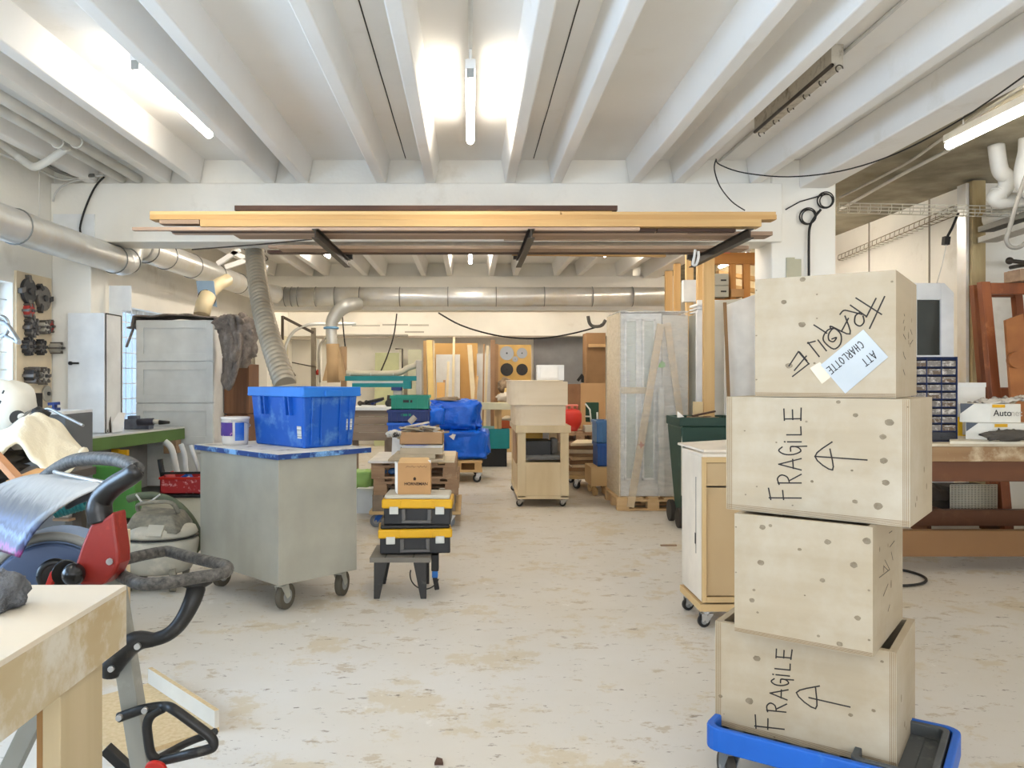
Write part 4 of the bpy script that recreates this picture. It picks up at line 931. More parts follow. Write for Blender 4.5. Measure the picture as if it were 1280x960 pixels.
# drills and tools on the green machine
t = thing('power_drill', 'dark grey cordless tool lying on the green machine table', 'tool', P(180, 530, 7.4))
b = MB(); b.cyl(P(172, 528, 7.4), P(192, 527, 7.4), .034, 14); part(t, 'motor', b, mat('tool_dark', (58, 58, 70), .5), 0, True)
b = MB(); b.cyl(P(192, 527, 7.4), P(199, 527, 7.4), .024, 12, .02); part(t, 'collar', b, mat('tool_cream', (210, 205, 190), .5), 0, True, 'cream collar')
b = MB(); b.cyl(P(199, 528, 7.4), P(212, 528, 7.4), .022, 12, .012); part(t, 'chuck', b, BLACK, 0, True)
b = MB(); b.box(X(155, 7.5), X(186, 7.5), 7.5, 7.62, .872, Z(524, 7.5)); b.box(X(158, 7.5), X(170, 7.5), 7.52, 7.6, Z(524, 7.5), Z(520, 7.5)); solo('tool_case', 'small grey patterned tool case on the green machine table', 'case', b, mat('tool_case', (120, 126, 138), .5, col2=(60, 66, 84), scale=14, amount=1), .004)
b = MB(); b.prism([P(140, 541, 7.0), P(153, 539, 7.05), P(156, 516, 7.25), P(141, 515, 7.2)], (0, .01, 0)); solo('paper_sheet', 'white sheet of card leaning on the green machine table', 'sheet', b, PAPER)
# white tall cabinet
wc = thing('wall_cabinet', 'tall narrow white cabinet standing at the back of the green machine table', 'cabinet', (X(85, 6.95), 6.95, .872))
wx0, wx1 = X(85, 6.95), X(131, 6.95); zt = Z(391, 6.95); zb = .872
b = MB(); b.box(wx0, wx1, 6.965, 7.28, zb, zt); part(wc, 'carcass', b, PWHITE, .002, True)
b = MB(); b.box(wx0, wx1 - .002, 6.945, 6.963, zb + .004, zt - .002); part(wc, 'door', b, PWHITE, .002, True)
b = MB(); b.box(wx1, wx1 + .004, 6.96, 6.972, zb, zt); b.box(wx1, wx1 + .004, 7.27, 7.28, zb, zt); b.box(wx1, wx1 + .004, 6.96, 7.28, zt - .01, zt); part(wc, 'edge_strip', b, BLACK, 0, True, 'thin black outline of the side')
b = MB(); q = P(88, 454, 6.92); b.disc(q, (0, 1, 0), .016, .02, 14); b.cyl(q + Vector((.01, 0, 0)), q + Vector((.07, 0, 0)), .008, 8); part(wc, 'key', b, BLACK, 0, True, 'black key in the lock')
b = MB(); q = P(88, 521, 6.92); b.disc(q, (0, 1, 0), .02, .02, 14); b.cyl(q, q + Vector((.07, 0, 0)), .01, 8); part(wc, 'key', b, BLACK, 0, True, 'black lower latch')
for px in (134, 138):
    b = MB(); b.cyl(P(px, 540, 7.0), P(px - 1.5, 504, 7.12), .009, 8); solo('metal_rod', 'thin dark rod leaning on the side of the tall white cabinet', 'rod', b, DSTEEL, group='rods by the white cabinet')
b = MB(); b.box(X(110, 6.9), X(127, 6.9), 7.3, 7.32, .872, 1.95); b.box(X(110, 6.9), X(142, 6.9) - .02, 7.3, 7.32, 1.95, Z(357, 7.3)); solo('white_sheet', 'white square sheet standing up behind the tall white cabinet', 'sheet', b, PWHITE)
# cutter board and cutters on the wall
CBD = mat('cutter_board', (232, 214, 182), .7)
b = MB(); b.box(XL + .001, XL + .02, 6.44, 6.98, 1.0, 2.2); t_ = solo('tool_board', 'pale wooden board on the left wall carrying the router cutters', 'board', b, CBD)
MTL = mat('cutter_steel', (112, 106, 100), .4, metal=.5, dirt=(70, 60, 54), dscale=20); MTD = mat('cutter_dark', (66, 64, 64), .45, metal=.3); CRD = mat('cutter_red', (176, 58, 50), .5); CRM = mat('cutter_pale', (184, 178, 164), .5)
def wallpt(px, py):
    Y = XL * F / (px - CX); return Vector((XL + .022, Y, Z(py, Y)))
def cutter(label, px, py, r, m, n, d=.04, blades=True, g='cutter heads on the tool board'):
    p0 = wallpt(px, py); t = thing('cutter_head', label, 'cutter', p0, 0, g); c0 = Vector((0, 0, 0)); X_ = Vector((1, 0, 0))
    b = MB(); b.disc(c0 + X_ * (d / 2), X_, r * .8, d, 22); part(t, 'hub', b, m, .004)
    b = MB(); b.cyl(c0, c0 + X_ * (d + .015), r * .2, 10); part(t, 'bore', b, MTD)
    if blades:
        for k in range(n):
            a = 2 * PI * k / n; b = MB(); u = Vector((0, math.cos(a), math.sin(a))); v = Vector((0, -math.sin(a), math.cos(a)))
            b.prism([c0 + u * r * .55 + v * r * .1, c0 + u * r + v * r * .22, c0 + u * r * 1.0 - v * r * .08, c0 + u * r * .55 - v * r * .22], X_ * (d * 1.15)); part(t, 'blade', b, MTD if m is MTL else MTL)
    return t
cutter('large dark four wing cutter, topmost left on the board', 30, 364, .13, MTD, 4, .03)
cutter('large notched disc cutter beside the topmost one', 48, 373, .13, MTL, 3, .035)
cutter('red cutter just below the top left one', 29, 388, .062, CRD, 6, .05)
cutter('dark toothed cutter in the middle row', 32, 409, .085, MTD, 8, .05)
cutter('pale round cutter in the middle row', 45, 409, .062, CRM, 6, .07)
cutter('red cutter at the right end of the middle row', 57, 408, .06, CRD, 6, .03)
cutter('grey toothed cutter at the left of the lower row', 29, 433, .075, MTL, 10, .04)
cutter('grey and red cutter in the lower row', 43, 434, .066, MTL, 8, .05)
cutter('pale cutter with a red wing nut at the right of the lower row', 60, 435, .05, CRM, 4, .09)
cutter('dark drum cutter in the bottom row', 30, 469, .07, MTD, 6, .08)
cutter('pale toothed cutter in the bottom row', 45, 470, .075, CRM, 8, .06)
cutter('beige dished disc below the bottom row of cutters', 54, 492, .085, CRM, 3, .02, False)
b = MB(); q = wallpt(68, 427) + Vector((.1, 0, 0)); b.box(q.x - .02, q.x + .02, q.y - .04, q.y + .04, q.z - .01, q.z + .01); b.box(q.x - .02, q.x + .02, q.y - .01, q.y + .01, q.z - .04, q.z + .05); b.cyl(q - Vector((.12, 0, .03)), q - Vector((0, 0, .02)), .012, 8)
solo('wing_nut', 'red T shaped nut on the rightmost cutter', 'nut', b, CRD)
# grey cabinet + small things behind the cloth
t = thing('grey_workbox', 'grey box bench with a pale top behind the cream cloth', 'cabinet', (X(60, 5.5), 5.5, 0))
b = MB(); b.box(-3.3, X(86, 5.5), 5.45, 5.85, 0, Z(514, 5.5) - .02); part(t, 'body', b, mat('slate_grey', (104, 108, 112), .6), .004, True)
b = MB(); b.box(-3.32, X(84, 5.5), 5.43, 5.87, Z(514, 5.5) - .02, Z(514, 5.5)); part(t, 'top', b, PWHITE, .002, True)
zt = Z(514, 5.5)
b = MB(); b.box(X(32, 5.6), X(44, 5.6), 5.6, 5.7, zt, zt + .12); solo('black_box', 'small black box on the grey bench', 'box', b, BLACK, .003)
b = MB(); b.box(X(62, 5.6), X(72, 5.6), 5.58, 5.64, zt, zt + .02); b.bar((X(60, 5.6), 5.61, zt + .045), (X(73, 5.6), 5.61, zt + .05), .03, .02); b.box(X(66, 5.6), X(69, 5.6), 5.59, 5.63, zt + .02, zt + .045); solo('blue_clamp', 'small blue hand clamp on the grey bench', 'clamp', b, NAVY)
b = MB(); b.tube([P(48, 520, 5.2), P(60, 511, 5.2), P(80, 520, 5.1), P(104, 532, 5.0)], .009, 8); solo('steel_hook', 'thin steel lever arching over the cream cloth', 'lever', b, STEEL)
# clutter below the handles: teal coil, boards, crate
t = thing('scrap_crate', 'wooden crate of scrap standing behind the printed hood', 'crate', (-1.88, 4.1, 0)); 
b = MB(); b.box(-1.97, -1.80, 3.96, 4.3, 0, .55); part(t, 'crate_body', b, mat('crate_wood', (226, 208, 172), .7, col2=(200, 176, 136), scale=3), .003, True)
b = MB(); b.box(X(80, 3.95), X(112, 3.95), 3.92, 3.958, .40, .60); part(t, 'end_board', b, MDF, .003, True)
b = MB()
for k in range(9): c_ = P(70 + k * 4.2, 634 - k * 1.2, 4.1); b.torus(c_, (1, .2, .2), .045, .011, 14, 6)
solo('teal_coil', 'teal spiral hose lying on the crate of scrap', 'hose', b, mat('teal_hose', (40, 120, 126), .5))
for k in range(3):
    b = MB(); b.bar(P(76, 650 - k * 4, 4.15 + k * .05), P(112, 642 - k * 5, 4.4), .09, .012); solo('thin_board', ['lowest thin dark board on the scrap crate', 'middle thin pale board on the scrap crate', 'uppermost thin board on the scrap crate'][k], 'board', b, [OLDW, LS, OLDZ][k])

# ================================================================== vacuum cleaner
vc = thing('vacuum_cleaner', 'dusty grey workshop vacuum cleaner with a green hose behind the rolling cart', 'vacuum cleaner', (-2.02, 5.25, 0))
VB = mat('vacuum_body', (186, 182, 168), .6, dirt=(214, 206, 188), dscale=6); VD = mat('vacuum_dark', (104, 102, 92), .7, dirt=(146, 140, 124), dscale=9, dlo=.4, dhi=.65)
b = MB(); b.lathe([(.16, .12), (.20, .14), (.22, .2), (.24, .30), (.245, .36), (.23, .385)], (0, 0, 0), 28, 1.05, .9); part(vc, 'tank', b, VB)
b = MB(); b.lathe([(.232, .385), (.245, .392), (.232, .40)], (0, 0, 0), 28, 1.05, .9); part(vc, 'seal', b, BLACK)
b = MB(); b.lathe([(.23, .40), (.24, .42), (.225, .46), (.17, .49), (.05, .50)], (0, 0, 0), 28, 1.05, .9); part(vc, 'motor_head', b, VB)
b = MB(); b.hexa([(-.16, -.17, .455), (.20, -.19, .44), (.20, .12, .47), (-.18, .14, .47), (-.13, -.08, .575), (.13, -.09, .56), (.14, .1, .58), (-.14, .12, .60)]); part(vc, 'control_hood', b, VD, .02)
b = MB(); b.tube([(-.12, .0, .57), (-.12, -.02, .63), (-.02, -.04, .655), (.1, -.04, .65), (.14, -.02, .57)], .015, 10); part(vc, 'carry_handle', b, VD)
b = MB(); b.hexa([(.0, -.205, .425), (.1, -.205, .42), (.1, -.14, .49), (.0, -.14, .495), (.0, -.215, .44), (.1, -.215, .435), (.1, -.15, .505), (.0, -.15, .51)]); part(vc, 'switch_plate', b, VB, .004)
for x, y in ((-.14, -.12), (.14, -.12), (-.14, .12), (.14, .12)):
    b = MB(); b.disc((x, y, .075), (1, .3, 0), .075, .04, 20); b.box(x - .02, x + .02, y - .02, y + .02, .07, .12); part(vc, 'wheel', b, VD, .003)
b = MB(); b.tube([P(x, y, 5.5) for x, y in ((160, 624), (175, 620), (195, 620), (218, 628), (236, 645), (247, 664), (249, 680), (240, 690), (226, 688))], .026, 12); part(vc, 'hose', b, mat('green_hose', (96, 104, 82), .7), 0, True, 'dull green suction hose')
b = MB(); b.tube([P(x, y, 5.3) for x, y in ((170, 618), (176, 626), (180, 630), (192, 624), (200, 618))], .006, 6); part(vc, 'power_cord', b, WCABLE, 0, True)

for ch in vc.children:
    if not ch.name.startswith(('wheel', 'hose', 'power_cord')):
        for v_ in ch.data.vertices: v_.co.z *= .84
# ================================================================== low cabinet with red basket
t = thing('low_cabinet', 'low beige cabinet with a dark top under the red basket', 'cabinet', (-2.4, 6.9, 0))
b = MB(); b.box(-2.86, -1.98, 6.7, 7.2, .02, .36); part(t, 'body', b, mat('beige_cab', (206, 200, 180), .6), .004, True)
b = MB(); b.box(-2.88, -1.96, 6.68, 7.22, .36, .385); part(t, 'top', b, BLACK, .002, True)
b = MB(); b.box(-2.2, -2.0, 6.69, 6.70, .22, .25); part(t, 'vent', b, BLACK, 0, True)
rbk = thing('red_basket', 'red plastic basket full of bottles and boxes on the low cabinet', 'basket', (X(232, 6.75), 6.85, .385)); x0, x1 = X(201, 6.75) - X(232, 6.75), .24
b = MB(); RM = mat('red_basket_plastic', (178, 46, 50), .45, dirt=(226, 170, 170), dscale=18, dlo=.55, dhi=.65)
b.box(x0, x1, -.12, -.112, 0, .12); b.box(x0, x1, .112, .12, 0, .12); b.box(x0, x0 + .008, -.12, .12, 0, .12); b.box(x1 - .008, x1, -.12, .12, 0, .12); b.box(x0, x1, -.12, .12, 0, .008); part(rbk, 'basket_body', b, RM)
b = MB(); b.box(x0 - .008, x1 + .008, -.128, -.112, .12, .14); b.box(x0 - .008, x1 + .008, .112, .128, .12, .14); b.box(x0 - .008, x0 + .008, -.112, .112, .12, .14); b.box(x1 - .008, x1 + .008, -.112, .112, .12, .14); part(rbk, 'basket_rim', b, REDP, .002)
b = MB(); b.bar((x0, -.1, .17), (x1, -.1, .175), .012, .02); part(rbk, 'carry_bar', b, BLACK)
for (xa, ya, xb, yb, r, mm, lb) in ((206, 610, 200, 574, .028, BLACK, 'black tube sticking up from the red basket'), (216, 606, 211, 590, .05, mat('salmon', (214, 90, 84), .5), 'red and white bottle tilting in the red basket')):
    b = MB(); b.cyl(P(xa, ya, 6.85), P(xb, yb, 6.85), r * .8, 12); solo('bottle', lb, 'bottle', b, mm)
b = MB(); b.bar(P(222, 608, 6.84), P(240, 598, 6.84), .09, .11); b.mi = 1; b.bar(P(232, 601, 6.77), P(238, 598, 6.77), .012, .05); solo('blue_packet', 'blue and white packet lying in the red basket', 'packet', b, [BLUEP, PAPER], .003)
for i, pts in enumerate((((206, 552), (214, 560), (219, 580), (224, 606)), ((226, 555), (231, 570), (232, 585), (236, 604)), ((238, 556), (243, 570), (249, 590)))):
    b = MB(); b.tube([P(x, y, 7.6 - i * .1) for x, y in pts], .030 - .006 * i, 10)
    solo('white_hose', ['leftmost white hose drooping in front of the white drawers', 'middle white hose drooping in front of the white drawers', 'rightmost thin white hose beside the rolling cart'][i], 'hose', b, PWHITE)
# ================================================================== white drawer unit with moving blanket
dx0, dx1, dy = X(170, 8.0), X(267, 8.0), 8.0; z0, z1 = .28, Z(400, 8.0)
du = thing('drawer_unit', 'tall white drawer unit with four panelled fronts behind the rolling cart', 'cabinet', ((dx0 + dx1) / 2, dy, 0))
b = MB(); b.box(dx0, dx1, dy + .025, dy + .6, z0, z1); part(du, 'carcass', b, PWHITE, .002, True)
b = MB(); b.box(dx0 + .03, dx1 - .03, dy + .06, dy + .55, 0, z0); part(du, 'plinth', b, BROWNB, .002, True)
nD = 4; hD = (z1 - z0) / nD
for k in range(nD):
    a, c_ = z0 + k * hD + .004, z0 + (k + 1) * hD - .004; b = MB(); w = .075
    b.box(dx0 + .003, dx1 - .003, dy + .014, dy + .022, a, c_)
    b.box(dx0 + .003, dx0 + w, dy - .006, dy + .014, a, c_); b.box(dx1 - w, dx1 - .003, dy - .006, dy + .014, a, c_); b.box(dx0 + w, dx1 - w, dy - .006, dy + .014, a, a + w); b.box(dx0 + w, dx1 - w, dy - .006, dy + .014, c_ - w, c_)
    part(du, 'drawer_front', b, PALE, .0015, True)
BLK = mat('moving_blanket', (140, 130, 122), .95, col2=(112, 102, 95), scale=30, amount=1, bump=.7, bscale=90, dirt=(160, 152, 144), dscale=14, dlo=.5, dhi=.7)
t = thing('moving_blanket', 'brown grey moving blanket thrown over the white drawer unit', 'blanket', (dx1, 8.3, z1))
def bl(u, v):
    x = dx0 - .08 + (dx1 - dx0 + .1) * u; y = 7.97 + .55 * v
    return (x, y, z1 + .022 + .03 * math.sin(u * 3.1) + .02 * noise.noise(Vector((u * 5, v * 5, 0))) - (0.10 if u < .06 else 0))
b = MB(); b.sheet(bl, 40, 12, .014); part(t, 'top_fold', b, BLK, 0, True)
def bl2(u, v):      # the hanging part, gathered folds at the right of the unit
    px = 268 + 46 * u + 6 * math.sin(v * 3) - 8 * v * (u - .5) * 2
    top = 402 - 9 * math.sin(PI * min(1, u * 1.15)); bot = 448 + 40 * math.sin(PI * min(1, .25 + u * .95)) - 30 * max(0, u - .7)
    py = top + (bot - top) * v
    Y = 8.0 + .035 * math.sin(u * 9 + v * 2.6) + .16 * noise.noise(Vector((u * 3.6, v * 3.0, 2))) + .09 * noise.noise(Vector((u * 8, v * 6, 4))) - .26 * math.sin(PI * u)
    return P(px, py, Y)
b = MB(); b.sheet(bl2, 44, 26, .02); part(t, 'hanging_fold', b, BLK, 0, True)
b = MB(); b.blob(P(299, 428, 7.9), .165, .12, .25, .38, 26, 5, 0, 2.2); part(t, 'bunched_fold', b, BLK, 0, True)
b = MB(); b.blob(P(288, 404, 7.95), .16, .14, .075, .4, 18, 9, 0, 2.4); part(t, 'bunched_fold', b, BLK, 0, True)
b = MB(); b.sheet(lambda u, v: P(170 - 11 * v - 2 * u, 404 + 30 * v, 8.02 + .15 * u + .02 * math.sin(v * 9)), 8, 12, .012); part(t, 'side_fold', b, BLK, 0, True)
BCR = mat('brown_crate', (126, 88, 60), .7, col2=(92, 62, 42), scale=2, stretch=(8, 1, .5))
b = MB(); b.box(dx1 + .012, X(311, 8.3), 8.3, 8.7, .982, Z(455, 8.3)); solo('brown_crate', 'dark brown wooden crate right of the white drawer unit, upper of two', 'crate', b, BCR, .004)
b = MB(); b.box(dx1 + .012, X(311, 8.3), 8.3, 8.7, .4, .965); b.box(dx1 + .03, X(311, 8.3) - .02, 8.32, 8.68, .965, .981); solo('brown_crate', 'dark brown wooden crate right of the white drawer unit, lower of two', 'crate', b, BCR, .004)
b = MB(); b.box(dx1 + .012, X(311, 8.3), 8.32, 8.68, 0, .398); solo('wooden_stand', 'dark stand under the brown crates', 'stand', b, BROWNB)
# blast gate at the duct above the unit
bg = thing('blast_gate', 'blue grey blast gate plate with a short pale pipe above the white drawers', 'pipe fitting', P(257, 368, 8.6))
b = MB(); b.prism([P(245, 351, 8.6), P(267, 351, 8.6), P(271, 384, 8.6), P(249, 378, 8.6)], (0, .012, 0)); part(bg, 'gate_plate', b, mat('blue_grey_plate', (150, 178, 206), .35, metal=.3), 0, True)
b = MB(); b.tube([P(252, 394, 8.45), P(255, 380, 8.5), P(260, 370, 8.58)], .085, 14); b.tube([P(262, 366, 8.64), P(272, 356, 8.8), P(284, 350, 9.0)], .07, 14); part(bg, 'pipe', b, mat('aged_plastic_pipe', (222, 206, 168), .4), 0, True)
b = MB(); b.torus(P(259, 372, 8.57), (.5, -1, .5), .088, .009, 18, 6); part(bg, 'hose_clamp', b, DSTEEL, 0, True)

# ================================================================== rolling cart with the blue crate
th = math.atan2(.714, .70)
ct = thing('rolling_cart', 'pale grey box cart on four swivel castors with a blue rimmed top', 'cart', (-1.088, 4.6, 0), th)
CL, CDp = .555, .92
CG = mat('cart_grey', (166, 164, 152), .5, dirt=(154, 151, 136), dscale=3, dlo=.5, dhi=.9); CGW = mat('cart_side', (206, 210, 210), .5, dirt=(190, 190, 182), dscale=3)
b = MB(); b.box(0, CL, 0, CDp, .168, .885); part(ct, 'cart_body', b, CG, .003)
b = MB()
b.box(-.02, CL + .095, -.025, CDp + .04, .885, .915); part(ct, 'worktop', b, mat('cart_top_blue', (28, 62, 128), .5, dirt=(120, 170, 220), dscale=7, dlo=.5, dhi=.6), .002)
b = MB(); b.box(-.018, CL + .093, -.023, CDp + .038, .915, .918); part(ct, 'worktop_surface', b, mat('cart_top_paint', (214, 210, 200), .6, dirt=(130, 120, 108), dscale=8, dlo=.55, dhi=.65))
CF = mat('caster_plate', (196, 196, 186), .4, metal=.4)
for x, y in ((.07, .08), (CL - .07, .08), (.07, CDp - .1), (CL - .07, CDp - .1)): caster(ct, x, y, .168, .076, R(-68) if x < .3 else R(-60), .038, CF, mat('caster_tyre', (92, 86, 74), .8))
bc = thing('plastic_crate', 'large blue plastic crate with a ribbed rim on top of the rolling cart', 'crate', (-1.009, 4.9, .918), th)
W_, D_, H_ = .41, .60, .372
b = MB(); t1 = .022
def taper(b, w, d, h, t1, x=0, y=0): b.hexa([(x + t1, y + t1, 0), (x + w - t1, y + t1, 0), (x + w - t1, y + d - t1, 0), (x + t1, y + d - t1, 0), (x, y, h), (x + w, y, h), (x + w, y + d, h), (x, y + d, h)])
taper(b, W_, D_, H_ - .05, t1); part(bc, 'crate_body', b, BLUEP, .012)
b = MB(); rim(b, rrect(-.02, W_ + .02, -.02, D_ + .02, .02), rrect(.01, W_ - .01, .01, D_ - .01, .01), H_ - .058, H_); b.box(-.018, W_ + .018, -.018, D_ + .018, H_ - .052, H_ - .045)
part(bc, 'crate_rim', b, mat('blue_rim', (36, 116, 206), .4), .003)
for s, dpt in (((-.012, .006, .0, 1), 0),):
    for y in (.12, .165, .40, .445):
        b = MB(); b.hexa([(-.016, y, .20), (.02, y, .20), (.02, y + .014, .20), (-.016, y + .014, .20), (-.028, y, H_ - .056), (.0, y, H_ - .056), (.0, y + .014, H_ - .056), (-.028, y + .014, H_ - .056)]); part(bc, 'rib', b, BLUEP, .002)
for x in (.06, .13, .27, .34):
    b = MB(); b.hexa([(x, .006, .02), (x + .010, .006, .02), (x + .010, .016, .02), (x, .016, .02), (x, -.012, H_ - .056), (x + .010, -.012, H_ - .056), (x + .010, .0, H_ - .056), (x, .0, H_ - .056)]); part(bc, 'rib', b, BLUEP, .002)
b = MB(); b.box(.14, .27, -.034, -.018, H_ - .058, H_ - .02); part(bc, 'hand_grip', b, mat('blue_rim', (36, 116, 206), .4), .006)
def lbl(o_, pts, n, m=PAPER):
    b = MB(); b.prism(pts, n); return part(o_, 'white_label', b, m, 0, False, 'white printed label')
def face_y(x, z): return .022 * (1 - z / (H_ - .05))
lb1 = mat('barcode_label', (232, 232, 226), .6, col2=(120, 120, 116), scale=3, stretch=(.1, .1, 40), amount=.3)
lbl(bc, [(.33, face_y(0, .10) - .001, .10), (.375, face_y(0, .10) - .001, .10), (.375, face_y(0, .17) - .001, .17), (.33, face_y(0, .17) - .001, .17)], (0, -.001, 0), lb1)
lbl(bc, [(face_y(0, .06) - .001, .04, .06), (face_y(0, .06) - .001, .085, .06), (face_y(0, .135) - .001, .085, .135), (face_y(0, .135) - .001, .04, .135)], (-.001, 0, 0), lb1)
# paint bucket
pc = P(294, 551, 5.25)
bk = thing('paint_bucket', 'small white paint bucket with a purple and blue label beside the blue crate', 'bucket', (pc.x, pc.y, .918))
b = MB(); b.lathe([(.078, 0), (.082, .02), (.088, .165), (.092, .168), (.092, .178), (.07, .18)], (0, 0, 0), 28); part(bk, 'bucket_body', b, mat('bucket_white', (222, 216, 208), .4, dirt=(120, 100, 90), dscale=14, dlo=.65))
b = MB()
def arc_patch(b, r, a0, a1, z0, z1, n=10, t=.0015):
    for k in range(n):
        p, q = a0 + (a1 - a0) * k / n, a0 + (a1 - a0) * (k + 1) / n
        b.prism([(math.cos(p) * r, math.sin(p) * r, z0), (math.cos(q) * r, math.sin(q) * r, z0), (math.cos(q) * r, math.sin(q) * r, z1), (math.cos(p) * r, math.sin(p) * r, z1)], (math.cos(p) * t, math.sin(p) * t, 0))
arc_patch(b, .087, R(200), R(275), .06, .145); part(bk, 'purple_label', b, mat('purple_print', (74, 44, 130), .5, dirt=(210, 150, 190), dscale=22, dlo=.6, dhi=.65), 0, False, 'purple printed label')
b = MB(); arc_patch(b, .087, R(285), R(325), .03, .145); part(bk, 'blue_label', b, BLUEP, 0, False, 'blue stripe')
b = MB(); b.torus((0, 0, .13), (0, .3, 1), .095, .003, 28, 6, 0, PI); part(bk, 'wire_handle', b, STEEL)

# ================================================================== router table + tool boxes
BKP = mat('router_table_black', (44, 42, 40), .5, dirt=(110, 106, 98), dscale=6, dlo=.6); 
rt = thing('router_table', 'small low black router table under the two yellow tool boxes', 'router table', (X(502, 5.1), 5.1, 0))
ra = R(-3); RX0, RX1, RY0, RY1, RZ = X(462, 4.95), X(538, 4.95), 4.95, 5.33, .252
b = MB(); b.box(RX0, RX1, RY0, RY1, RZ - .03, RZ); b.mi = 1
for k in range(14):
    x = RX0 + .05 + k * .02; b.box(x, x + .006, RY0 + .17, RY1 - .02, RZ, RZ + .003)
b.box(RX0 + .09, RX0 + .10, RY0, RY1, RZ, RZ + .002); b.box(RX1 - .11, RX1 - .10, RY0, RY1, RZ, RZ + .002)
part(rt, 'tabletop', b, [mat('router_top', (116, 110, 100), .5), DSTEEL], .003, True)
for sx, x in ((1, RX0 + .025), (-1, RX1 - .105)):
    for sy, y in ((1, RY0 + .01), (-1, RY1 - .03)):
        b = MB(); o_ = .0 if sx > 0 else .0
        xa = x; xb = x + .08; bx = (xa + .0 if sx > 0 else xa + .045)
        b.hexa([(bx, y - .008 * sy, 0), (bx + .035, y - .008 * sy, 0), (bx + .035, y + .016, 0), (bx, y + .016, 0), (xa, y, RZ - .03), (xb, y, RZ - .03), (xb, y + .018, RZ - .03), (xa, y + .018, RZ - .03)])
        part(rt, 'leg', b, BKP, .002, True)
b = MB(); b.box(RX1 + .0, RX1 + .045, RY0 + .12, RY0 + .2, .14, .24); b.mi = 1; b.box(RX1 + .004, RX1 + .04, RY0 + .115, RY0 + .16, .10, .14); b.mi = 0; b.bar((RX1 + .02, RY0 + .15, .10), (RX1 + .035, RY0 + .15, .02), .03, .03)
part(rt, 'switch_box', b, [BLACK, mat('switch_blue', (40, 110, 190), .5)], .004, True, 'black switch box with a blue band')
b = MB(); b.torus((RX1 - .04, RY0 + .08, .13), (0, 1, 0), .09, .004, 20, 6, PI * .9, PI * 1.9); part(rt, 'power_cord', b, CABLE, 0, True)
TBK = mat('tool_box_black', (40, 40, 42), .5); LAT = mat('latch_grey', (206, 206, 198), .4); TGR = mat('tool_box_lid_grey', (204, 198, 182), .6, dirt=(90, 86, 80), dscale=8, dlo=.6)
def toolbox(label, cx, cy, z, rz, w=.45, d=.30, h=.195, top=None):
    t = thing('tool_box', label, 'tool box', (cx, cy, z), rz, 'black and yellow tool boxes'); x0, x1, y0, y1 = -w / 2, w / 2, 0, d
    b = MB(); b.box(x0 + .012, x1 - .012, y0 + .01, y1 - .01, 0, h * .56); part(t, 'base_shell', b, TBK, .008)
    b = MB(); b.box(x0, x1, y0, y1, h * .55, h * .86); part(t, 'yellow_lid', b, YEL, .01, label='yellow lid band')
    b = MB(); b.box(x0 + .015, x1 - .015, y0 + .012, y1 - .012, h * .86, h); part(t, 'lid_top', b, top or BLACK, .01)
    b = MB()
    for x in (-.105, .095): b.box(x, x + .01, y0 - .006, y0 + .005, h * .57, h * .85)
    part(t, 'lid_rib', b, YEL, .002)
    for x in (x0 + .05, x1 - .105):
        b = MB(); b.box(x, x + .055, y0 - .014, y0 - .0, h * .37, h * .62); part(t, 'latch', b, LAT, .003, label='pale grey latch')
    b = MB(); b.box(-.095, .09, y0 - .010, y0 + .012, .012, .030); b.box(-.095, -.07, y0 - .010, y0 + .012, .030, h * .53); b.box(.065, .09, y0 - .010, y0 + .012, .030, h * .53); part(t, 'carry_handle', b, mat('handle_grey', (96, 94, 92), .5), .004)
    return t
toolbox('black and yellow tool box, lower of the two, directly on the router table', X(519, 5.02), 5.03, RZ + .004, R(5), .46, .28, .178)
zt2 = RZ + .004 + .178
toolbox('black and yellow tool box, upper of the two, with a dusty grey lid', X(521, 5.03), 5.04, zt2, R(-1), .44, .28, .185, TGR)
zt3 = zt2 + .185
t = thing('cardboard_box', 'small brown cardboard box with handwriting on the upper tool box', 'box', (X(518, 5.1), 5.08, zt3), R(1))
w, h = .103, Z(579, 5.08) - zt3
b = MB(); b.box(-w, w, 0, .16, 0, h); part(t, 'box_body', b, CARD, .002)
b = MB(); b.prism([(-w, 0, h), (w, 0, h), (w - .015, .05, h + .03), (-w + .015, .05, h + .03)], (0, .003, .001)); part(t, 'flap', b, mat('cardboard_inside', (204, 166, 116), .8))
b = MB(); b.prism([(-w, 0, h), (-w - .018, 0, h + .012), (-w - .016, 0, .02), (-w, 0, .0)], (0, .004, 0)); b.prism([(w, .0, h), (w - .018, 0, h + .02), (w, 0, h + .018)], (0, .004, 0)); part(t, 'tape_end', b, PAPER, 0, False, 'white tape ends')
M = mw(t).translation
fi = mat('brown_print', (58, 38, 26), .7)
lettering(t, 'HORNEMAN', .026, M + Vector((-.062, -.0012, .058)), (1, 0, 0), (0, 0, 1), fi)
b = MB(); b.prism([(-.004, -.0012, .088), (.010, -.0012, .088), (.012, -.0012, .102), (.003, -.0012, .110), (-.006, -.0012, .102)], (0, .0006, 0)); part(t, 'printed_emblem', b, fi)
b = MB()
for (x0, n, s) in ((-.052, 7, .010), (.016, 9, .008)):
    pr = None
    for k in range(n):
        p = Vector((x0 + k * s, -.0014, h - .022 + .006 * math.sin(k * 2.4 + x0 * 30)))
        if pr: b.bar(pr, p, .0018, .001, up=(0, -1, 0))
        pr = p
part(t, 'handwriting', b, INK)

